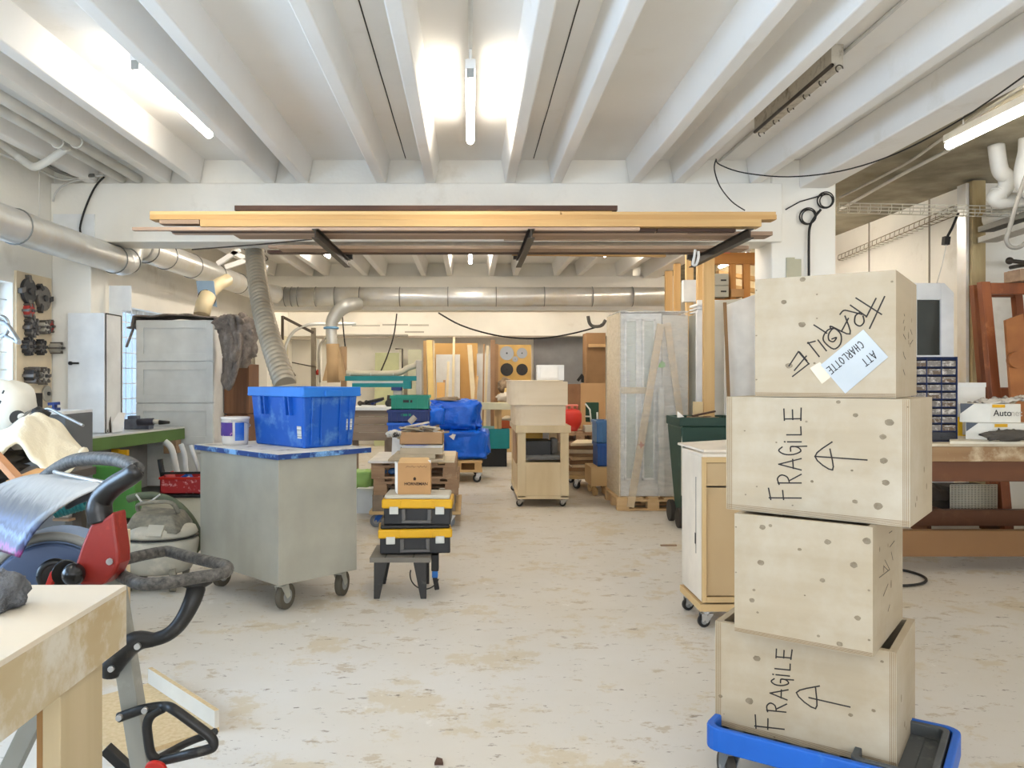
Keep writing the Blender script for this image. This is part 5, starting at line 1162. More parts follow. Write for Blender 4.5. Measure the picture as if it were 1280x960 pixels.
# ================================================================== pallet stack with boards and clutter (centre left)
PW = mat('pallet_wood', (168, 138, 108), .8, col2=(132, 104, 80), scale=3, stretch=(.5, 4, 4), dirt=(196, 176, 146), dscale=4); PW2 = mat('pallet_wood_grey', (150, 134, 116), .8, col2=(112, 98, 84), scale=3)
def pallet(label, x0, x1, y0, y1, z, h=.135, m=PW, group=None, rz=0):
    t = thing('pallet', label, 'pallet', ((x0 + x1) / 2, (y0 + y1) / 2, z), rz, group); w, d = (x1 - x0) / 2, (y1 - y0) / 2
    for k in range(5):
        b = MB(); x = -w + k * (2 * w - .1) / 4; b.box(x, x + .1, -d, d, h - .022, h); part(t, 'deck_board', b, m, .002)
    for y in (-d, -.05, d - .1):
        b = MB(); b.box(-w, w, y, y + .1, h - .044, h - .022); part(t, 'cross_board', b, m, .002)
        b = MB(); b.box(-w, w, y, y + .1, 0, .02); part(t, 'bottom_board', b, m, .002)
        for x in (-w, -.06, w - .12):
            b = MB(); b.box(x, x + .12, y, y + .1, .02, h - .044); part(t, 'block', b, m, .003)
    return t
px0, px1, py0, py1 = X(464, 7.25), X(573, 7.25), 7.25, 8.3
dz = .155
dk = thing('pallet_dolly', 'low wheeled wooden dolly under the stack of pallets', 'dolly', ((px0 + px1) / 2, 7.8, 0))
b = MB(); b.box(px0 - .02, px1 + .02, py0, py1, dz - .03, dz); part(dk, 'deck', b, MDF, .003, True)
for x, y in ((px0 + .06, py0 + .1), (px1 - .06, py0 + .1), (px0 + .06, py1 - .1), (px1 - .06, py1 - .1)):
    o_ = Vector((x, y, 0)) - dk.location; caster(dk, o_.x, o_.y, dz - .03, .055, R(95), .03, BLUEP if x < -.5 else STEEL, mat('grey_wheel', (120, 124, 132), .7))
pallet('worn grey pallet, lowest in the stack on the dolly', px0 + .01, px1 - .03, py0, py1, dz, .145, PW2, 'pallets in the stack')
pallet('brown pallet, middle of the stack, behind the cardboard box', px0 + .02, px1, py0, py1, dz + .145, .145, PW, 'pallets in the stack')
pz = dz + .29
pallet('brown pallet, uppermost in the stack, with blue packs inside', px0, px1 - .02, py0, py1, pz, .145, PW, 'pallets in the stack')
pz += .145
for k, (a, c_) in enumerate(((470, 484), (486, 496))):
    b = MB(); b.blob((X((a + c_) / 2, 7.3), 7.32, pz - .145 + .055), .045, .04, .035, .2, 10, k, .5); solo('blue_pack', ['left blue plastic pack tucked inside the top pallet', 'right blue plastic pack tucked inside the top pallet'][k], 'pack', b, mat('pack_blue', (60, 100, 150), .5))
def slab(name, label, cat, pxa, pxb, pyt, Y, d, th, m, z=None, rz=0, group=None):
    x0, x1 = X(pxa, Y), X(pxb, Y); z = Z(pyt, Y) - th if z is None else z
    b = MB(); b.box(x0, x1, Y, Y + d, z, z + th); return solo(name, label, cat, b, m, .0015, group)
slab('white_board', 'white melamine board lying across the pallet stack at the left', 'board', 460, 520, 0, 7.2, .9, .02, mat('melamine_white', (232, 228, 220), .45), pz)
slab('white_board', 'beige board lying at the right end of the pallet stack', 'board', 521, 568, 0, 7.25, .95, .02, mat('beige_board', (220, 204, 172), .5), pz)
slab('thin_board', 'wide thin grey board on top of the white melamine board', 'board', 485, 553, 0, 7.16, .6, .018, mat('grey_beige', (196, 180, 154), .6), pz + .02)
slab('thin_board', 'narrower beige board above the wide thin grey board', 'board', 492, 544, 0, 7.2, .5, .04, mat('beige_b', (206, 190, 162), .6), pz + .038)
slab('board_stack', 'squared stack of beige boards carrying papers', 'board', 500, 553, 0, 7.22, .45, .055, mat('beige_c', (208, 192, 164), .6), pz + .078)
slab('paper_pile', 'pile of white papers with a blue edge on the beige boards', 'papers', 502, 553, 0, 7.25, .4, .02, PAPER, pz + .133)
b = MB(); b.prism([(X(505, 7.2), 7.24, pz + .154), (X(530, 7.2), 7.22, pz + .154), (X(548, 7.2), 7.5, pz + .154), (X(512, 7.2), 7.4, pz + .154)], (0, 0, .003)); solo('blue_paper', 'pale blue lined paper lying on the white paper pile', 'paper', b, mat('pale_blue_paper', (150, 160, 220), .7))
cb2z = pz + .158
t = thing('cardboard_box', 'open brown cardboard tray full of offcuts on the paper pile', 'box', (X(527, 7.35), 7.45, cb2z))
hw = (X(554, 7.3) - X(500, 7.3)) / 2; hh = .11
b = MB(); b.box(-hw, hw, -.15, -.145, 0, hh); b.box(-hw, hw, .145, .15, 0, hh); b.box(-hw, -hw + .005, -.15, .15, 0, hh); b.box(hw - .005, hw, -.15, .15, 0, hh); b.box(-hw, hw, -.15, .15, 0, .005); part(t, 'tray_wall', b, mat('tray_card', (200, 160, 118), .8))
rnd = random.Random(5)
SC_ = [mat('scrap_a', (196, 180, 150), .8), mat('scrap_b', (150, 134, 112), .8), mat('scrap_c', (118, 100, 82), .8), mat('scrap_d', (216, 208, 192), .7)]
for k in range(26):
    a = rnd.uniform(0, PI); l = rnd.uniform(.06, .16); cx = X(527, 7.4) + rnd.uniform(-.16, .16); cy = 7.44 + rnd.uniform(-.1, .1); cz = cb2z + .07 + rnd.uniform(0, .11) * (1 - abs(cx - X(527, 7.4)) / .25) + k * .001
    dv = Vector((math.cos(a), math.sin(a) * .5, rnd.uniform(-.25, .25))) * l; b = MB(); b.bar(Vector((cx, cy, cz)) - dv, Vector((cx, cy, cz)) + dv, rnd.uniform(.02, .05), rnd.uniform(.008, .02))
    solo('wood_offcut', 'small wood offcut in the heap on the cardboard tray', 'offcut', b, SC_[k % 4], group='offcuts heaped on the cardboard tray')
b = MB(); b.tube([P(512, 528, 7.3), P(519, 521, 7.3)], .026, 14, cap=False); b.tube([P(512, 528, 7.3), P(519, 521, 7.3)], .022, 14); solo('grey_pipe_piece', 'short pale pipe piece with a dark mouth on the heap of offcuts', 'pipe', b, mat('pipe_piece', (186, 176, 160), .6))
b = MB(); b.blob(P(492, 543, 7.3), .07, .05, .04, .3, 12, 5, .4); solo('white_bag', 'small white and black bag left of the heap of offcuts', 'bag', b, mat('bag_white', (220, 218, 210), .6, dirt=(50, 46, 40), dscale=12, dlo=.5, dhi=.6))
b = MB(); b.prism([(X(488, 7.5), 7.6, pz + .02), (X(502, 7.5), 7.55, pz + .02), (X(500, 7.5), 7.62, pz + .2), (X(488, 7.5), 7.68, pz + .2)], (0, .01, 0)); solo('white_card', 'white card standing left of the cardboard tray', 'card', b, PAPER)
# crates behind (green on dark blue)
GC = mat('green_crate', (22, 140, 118), .45)
def openbox(name, label, cat, pxa, pxb, pyt, pyb, Y, d, m, ribs=5, holes=True, mi2=None, group=None):
    x0, x1, zt_, zb_ = X(pxa, Y), X(pxb, Y), Z(pyt, Y), Z(pyb, Y); cx = (x0 + x1) / 2; w = (x1 - x0) / 2; h = zt_ - zb_
    t = thing(name, label, cat, (cx, Y, zb_), 0, group)
    b = MB(); b.box(-w, w, 0, .01, 0, h); b.box(-w, w, d - .01, d, 0, h); b.box(-w, -w + .01, .01, d - .01, 0, h); b.box(w - .01, w, .01, d - .01, 0, h); b.box(-w, w, 0, d, 0, .01); part(t, 'crate_body', b, m)
    b = MB(); b.box(-w - .012, w + .012, -.012, .0, h - .03, h); b.box(-w - .012, w + .012, d, d + .012, h - .03, h); b.box(-w - .012, -w, 0, d, h - .03, h); b.box(w, w + .012, 0, d, h - .03, h); part(t, 'crate_rim', b, m, .002)
    for k in range(ribs):
        x = -w + 2 * w * (k + .5) / ribs; b = MB(); b.box(x - .006, x + .006, -.010, 0, 0, h - .03); part(t, 'rib', b, m)
    if holes: b = MB(); b.box(-w * .35, w * .15, -.004, .0, h * .5, h * .68); part(t, 'hand_hole', b, mi2 or BLACK)
    return t
openbox('plastic_crate', 'green plastic crate on top of the navy crate behind the offcuts', 'crate', 489, 535, 494.5, 512, 8.6, .4, GC)
openbox('plastic_crate', 'navy plastic crate under the green crate', 'crate', 485, 535, 512.3, 528, 8.6, .4, NAVY, 7, True, GC)
openbox('plastic_crate', 'bright blue crate lowest under the navy crate', 'crate', 485, 533, 528.3, 546, 8.6, .4, mat('bright_blue', (30, 100, 210), .45), 5)
b = MB(); b.box(X(484, 8.7), X(536, 8.7), 8.6, 9.1, 0, Z(546.5, 8.6) - .002); solo('crate_stand', 'wooden stand carrying the stack of plastic crates', 'stand', b, PW2, .004)
# bench with tools and grey boards, further back left
wb = thing('rear_bench', 'white topped bench with grey boards below, behind the blue crate', 'bench', (X(465, 9.8), 10.0, 0)); x0, x1, zb_ = X(436, 9.8), X(490, 9.8), Z(509, 9.8)
b = MB(); b.box(x0, x1, 9.8, 10.6, zb_ - .04, zb_); part(wb, 'benchtop', b, PWHITE, .003, True)
for k in range(4):
    b = MB(); z = Z(551, 9.8) + k * .098; b.box(x0 + .02, x1 - .03, 9.84, 9.87, z, z + .094); part(wb, 'grey_board', b, mat('weathered_board', (150, 136, 122), .8, col2=(124, 110, 98), scale=3, stretch=(.5, 4, 4)), .002, True)
for x in (x0 + .03, x1 - .1): b = MB(); b.box(x, x + .07, 9.88, 9.95, 0, zb_ - .04); part(wb, 'leg', b, PW2, .002, True)
for i, (pts, r, m, lb) in enumerate(((((458, 503), (480, 498)), .018, BLACK, 'long black clamp lying on the rear bench'), (((466, 503), (478, 499)), .02, NAVY, 'blue handled tool on the rear bench'), (((486, 504), (487, 494)), .03, BLACK, 'dark upright clamp on the rear bench'), (((450, 504), (470, 505)), .02, DSTEEL, 'flat dark tool at the front of the rear bench'))):
    b = MB(); b.tube([P(x, y, 9.9 + .06 * i) for x, y in pts], r, 8); b.sphere(P(pts[0][0], pts[0][1], 9.9 + .06 * i), r * 1.6, 8); solo('hand_tool', lb, 'tool', b, m)
b = MB(); b.box(X(461, 9.5), X(478, 9.5), 9.4, 9.75, .001, Z(587, 9.5)); solo('wooden_box', 'low wooden box beside the pallet dolly', 'box', b, MDF, .003)
b = MB(); b.blob((X(453, 8.0), 8.0, Z(598, 8.0)), .11, .1, .085, .25, 14, 3, .1, 3, .45); solo('green_bag', 'light green plastic bag showing beside the cart', 'bag', b, mat('lime_plastic', (160, 200, 110), .4))
b = MB(); b.box(X(446, 8.1), X(466, 8.1), 8.08, 8.3, 0, Z(611, 8.08)); solo('white_carton', 'white carton under the light green bag', 'box', b, PWHITE)
# ================================================================== ducts and hoses
def duct(label, pts, r, seams, name='ventilation_duct', n=24):
    t = thing(name, label, 'duct', pts[0]); b = MB(); b.tube(pts, r, n); part(t, 'duct_pipe', b, GALV, 0, True)
    for s, d in seams:
        b = MB(); b.torus(s, d, r + .003, .006, n, 6); part(t, 'seam', b, mat('duct_seam', (120, 122, 120), .4, metal=.6), 0, True)
    return t
D1x, D1z = -3.14, 2.392
el = [(D1x, 2.0, D1z), (D1x, 6.45, D1z), (D1x, 6.66, D1z + .005), (D1x + .03, 6.78, D1z + .03), (D1x + .05, 6.85, D1z + .12), (D1x + .05, 6.86, D1z + .24)]
el = [(D1x, 2.0, D1z), (D1x, 5.0, D1z), (D1x, 7.1, D1z), (D1x, 7.3, D1z), (D1x, 7.42, D1z + .03), (D1x - .01, 7.5, D1z + .1), (D1x - .03, 7.58, D1z + .17), (D1x - .05, 7.7, D1z + .215), (D1x - .06, 7.85, D1z + .225)]
duct('round galvanised duct running along the left wall towards the cross beam', el, .12, [((D1x, y, D1z), (0, 1, 0)) for y in (4.2, 5.6, 7.15)] + [((D1x, 7.42, D1z + .03), (0, 1, .5))])
D2x, D2z = -3.2, 2.617
duct('round galvanised duct continuing beyond the cross beam along the left wall', [(D2x, 7.87, D2z), (D2x, 8.5, D2z + .005), (D2x, 10, D2z + .02), (D2x, 11.9, 2.65), (D2x + .06, 12.35, 2.65), (D2x + .2, 12.6, 2.64)], .135, [((D2x, y, D2z + (y - 8) * .01), (0, 1, 0)) for y in (8.0, 8.5, 9.3, 10.2, 11.2)])
duct('large galvanised duct crossing the room in front of the second beam', [(D2x + .13, 12.76, 2.62), (X(835, 12.75), 12.75, 2.62)], .148, [((X(px, 12.75), 12.75, 2.62), (1, 0, 0)) for px in (357, 365, 373, 395, 419, 450, 500, 560, 620, 680, 740, 790)])
# flexible hose from the ceiling down behind the blue crate
A, B_ = P(318, 308, 7.5), P(357, 482, 6.1)
fh = thing('flexible_hose', 'ribbed flexible suction hose dropping from the cross beam behind the blue crate', 'hose', (B_.x, B_.y, 0))
pts = []
for k in range(321):
    s = k / 320; p = A.lerp(B_, s) + Vector((-.05 * math.sin(PI * s), 0, 0)); pts.append(p)
b = MB(); b.tube(pts, [.081 + .008 * abs(math.sin(k * PI / 8)) for k in range(321)], 20); part(fh, 'ribbed_hose', b, mat('flex_hose', (166, 156, 138), .4, metal=.3, dirt=(130, 114, 90), dscale=5), 0, True)
b = MB(); b.torus(P(318, 312, 7.5), (0.1, .3, 1), .095, .008, 20, 6); b.torus(P(322, 318, 7.46), (0.4, .3, 1), .10, .006, 20, 6); part(fh, 'hose_clip', b, DSTEEL, 0, True)
b = MB(); b.tube([B_, B_ + Vector((.06, -.02, -.35)), (B_.x + .1, B_.y + .05, .43)], .083, 18); part(fh, 'lower_hose', b, mat('flex_hose2', (176, 164, 140), .5), 0, True)
ex = thing('chip_bin', 'grey chip extractor box behind the rolling cart where the hose ends', 'extractor', (B_.x + .1, 6.15, 0))
b = MB(); b.box(-.22, .3, -.1, .35, 0, .42); part(ex, 'bin_body', b, mat('extractor_grey', (120, 122, 120), .6), .01)
# elbow pipe from the cross duct and its lower bellows
ep = thing('suction_pipe', 'bent steel suction pipe coming off the large cross duct with a brown hose below', 'pipe', P(420, 480, 12.4))
b = MB(); b.tube([P(448, 380, 12.6), P(436, 381, 12.4), P(424, 388, 12.4), P(416, 400, 12.4), P(414, 412, 12.4), P(415, 432, 12.4)], [.10, .11, .11, .10, .085, .085], 16); part(ep, 'elbow', b, mat('pale_elbow', (196, 196, 190), .35, metal=.5), 0, True)
b = MB(); b.prism([P(403, 476, 12.3), P(413, 433, 12.3), P(423, 433, 12.3), P(431, 476, 12.3)], (0, .2, 0)); b.tube([P(416, 430, 12.35), P(417, 478, 12.35)], .10, 12); part(ep, 'hose_boot', b, mat('tan_hose', (188, 158, 118), .7), 0, True, 'tan flexible boot')
b = MB(); b.torus(P(414, 410, 12.4), (0, 0, 1), .10, .02, 16, 6); part(ep, 'blue_clamp', b, mat('light_blue_clamp', (120, 170, 210), .5), 0, True, 'light blue clamp')
b = MB(); b.box(X(424, 12.5) + .02, X(433, 12.5), 12.52, 12.56, 0, Z(433, 12.5)); solo('tall_board', 'tall brown board standing beside the suction pipe', 'board', b, mat('tan_board', (180, 152, 120), .7))
# pipes under the ceiling at the far left
for px1, py1, Y1, px0, py0, lb in ((170, 222, 6.95, -20, 118, 'upper of the two white pipes running under the ribs at the upper left'), (150, 222, 6.95, -20, 138, 'lower of the two white pipes running under the ribs at the upper left')):
    k = (px1 - CX) / (py1 - CY); x = X(px1, Y1); z = Z(py1, Y1); b = MB(); b.cyl((x, 3.6, z), (x, 7.0, z), .038, 12)
    for y in (4.8, 5.9): b.torus((x, y, z), (0, 1, 0), .042, .008, 12, 5)
    solo('ceiling_pipe', lb, 'pipe', b, PV)
b = MB(); b.tube([P(84, 184, 6.0), P(60, 201, 6.1), P(46, 208, 6.15), P(38, 207, 6.2), P(18, 192, 6.2), P(-8, 172, 5.9)], [.03] * 6, 10); solo('ceiling_pipe', 'white branch pipe bending down below the two ceiling pipes', 'pipe', b, PV)
for i, (pts, r, m, lb) in enumerate((
    ([(-5, 190, 6.1), (40, 208, 6.4), (75, 224, 6.8), (100, 222, 6.9), (130, 219, 6.9)], .010, WCABLE, 'pale cable sagging across the left wall top'),
    ([(130, 221, 6.93), (118, 235, 6.95), (106, 262, 6.95), (100, 285, 6.95), (103, 297, 6.95)], .009, CABLE, 'black cable curving down the left end of the cross beam'),
    ([(120, 222, 6.9), (90, 227, 6.9), (72, 238, 6.9), (66, 252, 6.9)], .009, WCABLE, 'white cable curving down at the left wall corner'),
    ([(60, 207, 6.3), (75, 215, 6.6), (95, 220, 6.8), (118, 219, 6.9)], .014, mat('mid_cable', (120, 118, 112), .6), 'grey cable bunch under the ceiling at the upper left'),
    ([(240, 312, 6.9), (280, 309, 6.85), (330, 305, 6.75), (390, 299, 6.6)], .006, DSTEEL, 'dark cable sagging under the cross beam to the hose top'))):
    b = MB(); b.tube([P(x, y, Y) for x, y, Y in pts], r, 7); solo('slack_cable', lb, 'cable', b, m)
b = MB(); b.cyl(P(49, 168, 6.3), P(49, 270, 6.3), .003, 5); solo('hanger_wire', 'thin hanger wire above the round duct at the left', 'wire', b, WCABLE)
b = MB(); b.box(XL + .03, X(118, 6.99), 6.985, 7.0, Z(300, 7.0), Z(268, 7.0)); solo('access_plate', 'white square plate on the left end of the cross beam', 'plate', b, PWHITE)
# roof trusses seen behind the beam at left
for i, (a, c_) in enumerate((((272, 330), (300, 312)), ((282, 334), (330, 318)), ((290, 315), (335, 335)))):
    b = MB(); b.bar(P(a[0], a[1], 9.0), P(c_[0], c_[1], 9.0), .05, .05); solo('ceiling_strut', ['short white strut left of the hose top', 'white strut rising behind the hose', 'white strut crossing behind the hose top'][i], 'strut', b, CEIL)

# ================================================================== timber rack under the cross beam
DKW = mat('walnut_plank', (92, 64, 48), .6, col2=(64, 42, 30), scale=3, stretch=(.5, 6, 6))
BRP = mat('brown_plank', (176, 150, 126), .7, col2=(154, 128, 106), scale=3, stretch=(.4, 6, 6)); PKP = mat('pink_brown_plank', (196, 168, 144), .7, col2=(176, 148, 126), scale=3, stretch=(.4, 6, 6))
zb_ = 2.425; BK = mat('rack_steel', (66, 56, 46), .45, metal=.3, col2=(48, 42, 36), scale=6)
for i, (x, lb) in enumerate(((-1.12, 'left'), (.44, 'middle'), (2.02, 'right'))):
    t = thing('rack_bracket', '%s dark steel bracket arm holding the timber under the cross beam' % {'left': 'leftmost', 'middle': 'middle', 'right': 'rightmost'}[lb], 'bracket', (x, 6.6, zb_ - .06), 0, 'steel bracket arms under the timber rack')
    b = MB(); b.box(x - .025, x + .025, 5.86, 7.42, zb_ - .006, zb_); b.box(x - .025, x + .025, 5.86, 7.42, zb_ - .07, zb_ - .064); b.box(x - .004, x + .004, 5.86, 7.42, zb_ - .064, zb_ - .006); part(t, 'arm', b, BK, 0, True)
    b = MB(); b.box(x - .05, x + .05, 7.36, 7.40, zb_, zb_ + .1); part(t, 'mounting_plate', b, BK, 0, True)
def plank(label, pxa, pxb, Yc, w, za, h, m, tilt=0):
    xa, xb = X(pxa, Yc), X(pxb, Yc); b = MB(); b.hexa([(xa, Yc, za), (xb, Yc + tilt, za), (xb, Yc + w + tilt, za), (xa, Yc + w, za), (xa, Yc, za + h), (xb, Yc + tilt, za + h), (xb, Yc + w + tilt, za + h), (xa, Yc + w, za + h)])
    return solo('timber_plank', label, 'plank', b, m, .002, 'timber on the hanging rack')
z0 = zb_ + .001
PN2 = wood('pine_b', (206, 168, 110), (184, 140, 84), 'x'); PN3 = wood('pine_c', (222, 194, 142), (206, 170, 114), 'x')
plank('front pine board at the bottom edge of the timber rack', 250, 952, 5.92, .12, z0 + .026, .052, PINE)
plank('long pine board reaching furthest right above the front one', 187, 971, 5.93, .12, z0 + .079, .036, PN2)
plank('thin pine board lying on top at the left of the rack', 187, 700, 5.94, .14, z0 + .116, .026, PN3)
plank('thin pine board lying on top at the right of the rack', 702, 970, 5.94, .14, z0 + .116, .022, PINE)
plank('thin brown board under the pine, jutting out furthest left', 165, 800, 5.93, .05, z0 + .0, .024, PKP)
plank('short brown board end at the left of the rack', 199, 249, 5.93, .1, z0 + .048, .03, BRP)
plank('dark walnut board lying on the pile behind the pine', 293, 772, 6.12, .10, z0 + .184, .038, DKW)
plank('pine board on edge behind the front boards, carrying the walnut board', 300, 765, 6.13, .045, z0 + .031, .152, PN2)
plank('thin dark board directly under the front pine', 213, 820, 5.985, .07, z0, .024, DKW)
plank('short dark board at the right end under the pine', 822, 920, 5.985, .06, z0, .024, DKW)
plank('brown board across the middle of the rack underside', 292, 966, 6.14, .18, z0, .030, BRP)
plank('thin pinkish strip left of the wide brown board', 215, 860, 6.066, .065, z0, .024, PKP)
plank('short pinkish board at the right behind the middle one', 630, 930, 6.345, .04, z0, .022, PKP)
plank('dark edged board at the far side of the rack', 334, 880, 7.01, .10, z0, .026, DKW)
plank('wide brown board at the far side of the rack', 347, 936, 6.78, .20, z0, .026, BRP)
plank('short brown board at the far left of the rack', 335, 392, 6.9, .07, z0 + .028, .022, PKP)
plank('thin tan lath at the far right of the rack', 640, 836, 7.12, .05, z0, .022, PN2, .1)
b = MB(); b.tube([P(x, y, 5.9) for x, y in ((869, 312), (868, 320), (866, 330), (870, 331), (873, 322), (873, 314))], .01, 6); solo('rope_loop', 'grey strap loop hanging from the rightmost bracket', 'strap', b, WCABLE)

# ================================================================== centre trolley with boxes
LWD = mat('light_wood', (214, 196, 160), .6, col2=(200, 178, 140), scale=2, stretch=(3, 3, .6)); LW2 = mat('pale_wood_box', (230, 214, 188), .6, col2=(218, 198, 166), scale=2, stretch=(.6, 3, 3))
Yt = 8.45; tx0, tx1 = X(647, Yt), X(711, Yt); ty1 = 9.75
tr = thing('wooden_trolley', 'wheeled wooden trolley with a black case inside, in the middle of the room', 'trolley', ((tx0 + tx1) / 2, Yt + .6, 0))
zt = Z(532, Yt); zb0 = .10
b = MB(); b.box(tx0 - .02, tx1 + .02, Yt - .02, ty1, zt - .075, zt); part(tr, 'top_frame', b, LWD, .004, True)
for x in (tx0, tx1 - .085):
    for y in (Yt, ty1 - .1): b = MB(); b.box(x, x + .085, y, y + .05, zb0, zt - .075); part(tr, 'leg', b, LWD, .003, True)
b = MB(); b.box(tx0 + .085, tx1 - .085, Yt + .004, Yt + .02, zb0 + .02, Z(578, Yt)); part(tr, 'front_panel', b, LWD, .002, True)
b = MB(); b.box(tx0 + .01, tx0 + .03, Yt + .05, ty1 - .1, zb0, .40); part(tr, 'side_panel', b, LWD, .002, True)
b = MB(); b.box(tx0 + .01, tx0 + .03, Yt + .55, ty1 - .1, .40, zt - .075); part(tr, 'side_panel', b, mat('brownish_panel', (172, 140, 104), .7), .002, True)
b = MB(); b.box(tx0 + .03, tx1 - .02, Yt + .02, ty1 - .02, Z(578, Yt) - .03, Z(578, Yt) - .005); part(tr, 'shelf', b, LWD, .002, True)
b = MB(); b.box(tx0, tx1, Yt + .0, ty1, zb0 - .015, zb0 + .02); part(tr, 'base', b, LWD, .003, True)
for x in (.04, tx1 - tx0 - .04):
    for y in (.06, ty1 - Yt - .06): caster(tr, x - (tx1 - tx0) / 2, y - .6, zb0 - .015, .035, R(60), .022, STEEL, BLACK)
zs = Z(578, Yt) - .004
b = MB(); b.box(tx0 + .09, X(690, Yt), Yt + .10, Yt + .45, zs + .065, Z(552, Yt)); solo('black_case', 'black case on a grey blanket inside the wooden trolley', 'case', b, BLACK, .006)
b = MB(); b.sheet(lambda u, v: (tx0 + .09 + .40 * u, Yt + .05 + .5 * v, zs + .048 + .012 * noise.noise(Vector((u * 6, v * 4, 1)))), 16, 8, .05); solo('grey_blanket', 'folded grey blanket under the black case in the trolley', 'blanket', b, mat('grey_blanket_cloth', (120, 118, 114), .95, bump=.4, bscale=60))
b = MB(); b.box(tx0 + .12, X(679, 8.9), 8.95, 9.15, zs + .04, Z(535, 8.9)); solo('yellow_box', 'yellow case standing behind the black case in the trolley', 'box', b, mat('ochre', (200, 150, 40), .5), .004)
b = MB(); b.box(X(690, Yt) + .012, tx1 - .09, Yt + .2, Yt + .4, zs + .07, Z(550, Yt)); solo('grey_bundle', 'grey folded cloth beside the black case in the trolley', 'cloth', b, mat('bundle_grey', (130, 126, 120), .9), .02)
# boxes on the trolley
t = thing('wooden_drawer_box', 'pale wooden box with a rounded corner, upper of the two on the trolley', 'box', (X(673, Yt), Yt + .2, 0))
za, zc = Z(507, Yt), Z(477, Yt)
def rbox(b, x0, x1, y0, y1, z0, z1, r):
    pts = [(x1, y0), (x1, y1), (x0, y1)] + [(x0 + r - r * math.cos(R(a)), y0 + r - r * math.sin(R(a))) for a in range(0, 91, 15)]
    b.prism([(p[0], p[1], z0) for p in pts], (0, 0, z1 - z0))
t.location.z = za
b = MB(); rbox(b, X(638, Yt) + .0, X(709, Yt), Yt - .045, Yt + .9, za + .004, zc, .16); part(t, 'box_body', b, LW2, .003, True)
b = MB(); rbox(b, X(637, Yt), X(708, Yt) - .04, Yt - .05, Yt + .9, zc, zc + .012, .16); part(t, 'lid', b, LW2, .002, True)
t = thing('wooden_drawer_box', 'pale wooden box with a rounded corner, lower of the two on the trolley', 'box', (X(678, Yt), Yt + .2, zt))
b = MB(); rbox(b, X(643, Yt), X(707, Yt), Yt - .0, Yt + .8, zt, za, .14); part(t, 'box_body', b, LW2, .003, True)
b = MB(); b.blob((X(639, 9.2), 9.25, zt + .03), .1, .1, .035, .5, 10, 4, .5, 4); solo('wood_scraps', 'small heap of wood scraps at the left edge of the trolley top', 'scraps', b, SC_[0])
t = thing('white_cabinet', 'small white cabinet standing on the upper wooden box', 'cabinet', (X(689, 9.1), 9.15, zc + .012))
hw = (X(706, 9.0) - X(672, 9.0)) / 2; h = Z(456, 9.0) - zc - .012
b = MB(); b.box(-hw, hw, .0, .15, 0, h); part(t, 'carcass', b, PWHITE, .003)
b = MB(); b.box(-hw + .03, hw - .07, -.012, 0, .02, h - .02); part(t, 'door', b, PWHITE, .003)

# ================================================================== blue bags on a wheeled pallet
bp0, bp1 = X(556, 10.4), X(603, 10.4); zp = .135
pd = thing('wheeled_pallet', 'wheeled wooden pallet carrying the two big blue bags', 'pallet', ((bp0 + bp1) / 2, 10.9, 0)); X0 = (bp0 + bp1) / 2
for zz_, hh in ((zp, .03), (zp + .12, .03)):
    b = MB(); b.box(bp0 - .15, bp1, 10.4, 11.4, zz_, zz_ + hh); part(pd, 'deck', b, MDF, .003, True)
for x in (bp0 - .1, bp0 + .12, bp1 - .1):
    for y in (10.42, 11.25): b = MB(); b.box(x, x + .09, y, y + .1, zp + .03, zp + .12); part(pd, 'block', b, MDF, .002, True)
for x in (-.22, .2):
    for y in (-.42, .42): caster(pd, x, y, zp, .055, R(90), .03, STEEL, BLACK)
BB = mat('blue_bag', (18, 108, 230), .3, col2=(10, 84, 200), scale=5, amount=.8, bump=1.0, bscale=9)
b = MB(); b.blob((X(581, 10.6), 10.85, zp + .155 + .19), .315, .40, .20, .16, 26, 1, .05, 3.5, .35); solo('blue_bag', 'large glossy blue bag, lower of the two on the wheeled pallet', 'bag', b, BB)
b = MB(); b.blob((X(569, 10.7), 10.9, zp + .155 + .40 + .17), .33, .36, .195, .20, 26, 6, .06, 3.3, .35); t = solo('blue_bag', 'large glossy blue bag, upper one, full of scraps', 'bag', b, BB)
b = MB(); b.blob((X(560, 10.5), 10.7, zp + .93), .16, .14, .03, .5, 12, 9, .5, 4); solo('wood_scraps', 'light wood scraps heaped in the top of the upper blue bag', 'scraps', b, SC_[1])
b = MB(); b.prism([P(561, 545, 10.43), P(566, 541, 10.43), P(570, 543, 10.43), (P(567, 550, 10.43))], (0, .01, 0)); solo('white_tag', 'white crumpled tag hanging on the lower blue bag', 'tag', b, PAPER)
b = MB(); b.blob((X(545, 10.4), 10.5, Z(520, 10.4)), .11, .18, .14, .3, 14, 12, .2, 3, .6); solo('blue_sack', 'smaller blue plastic sack left of the two big bags', 'bag', b, BB)
b = MB(); b.box(X(535, 10.4), X(556, 10.4) - .16, 10.4, 10.8, 0, Z(536, 10.4)); solo('sack_stand', 'box under the smaller blue sack', 'box', b, MDF, .004)

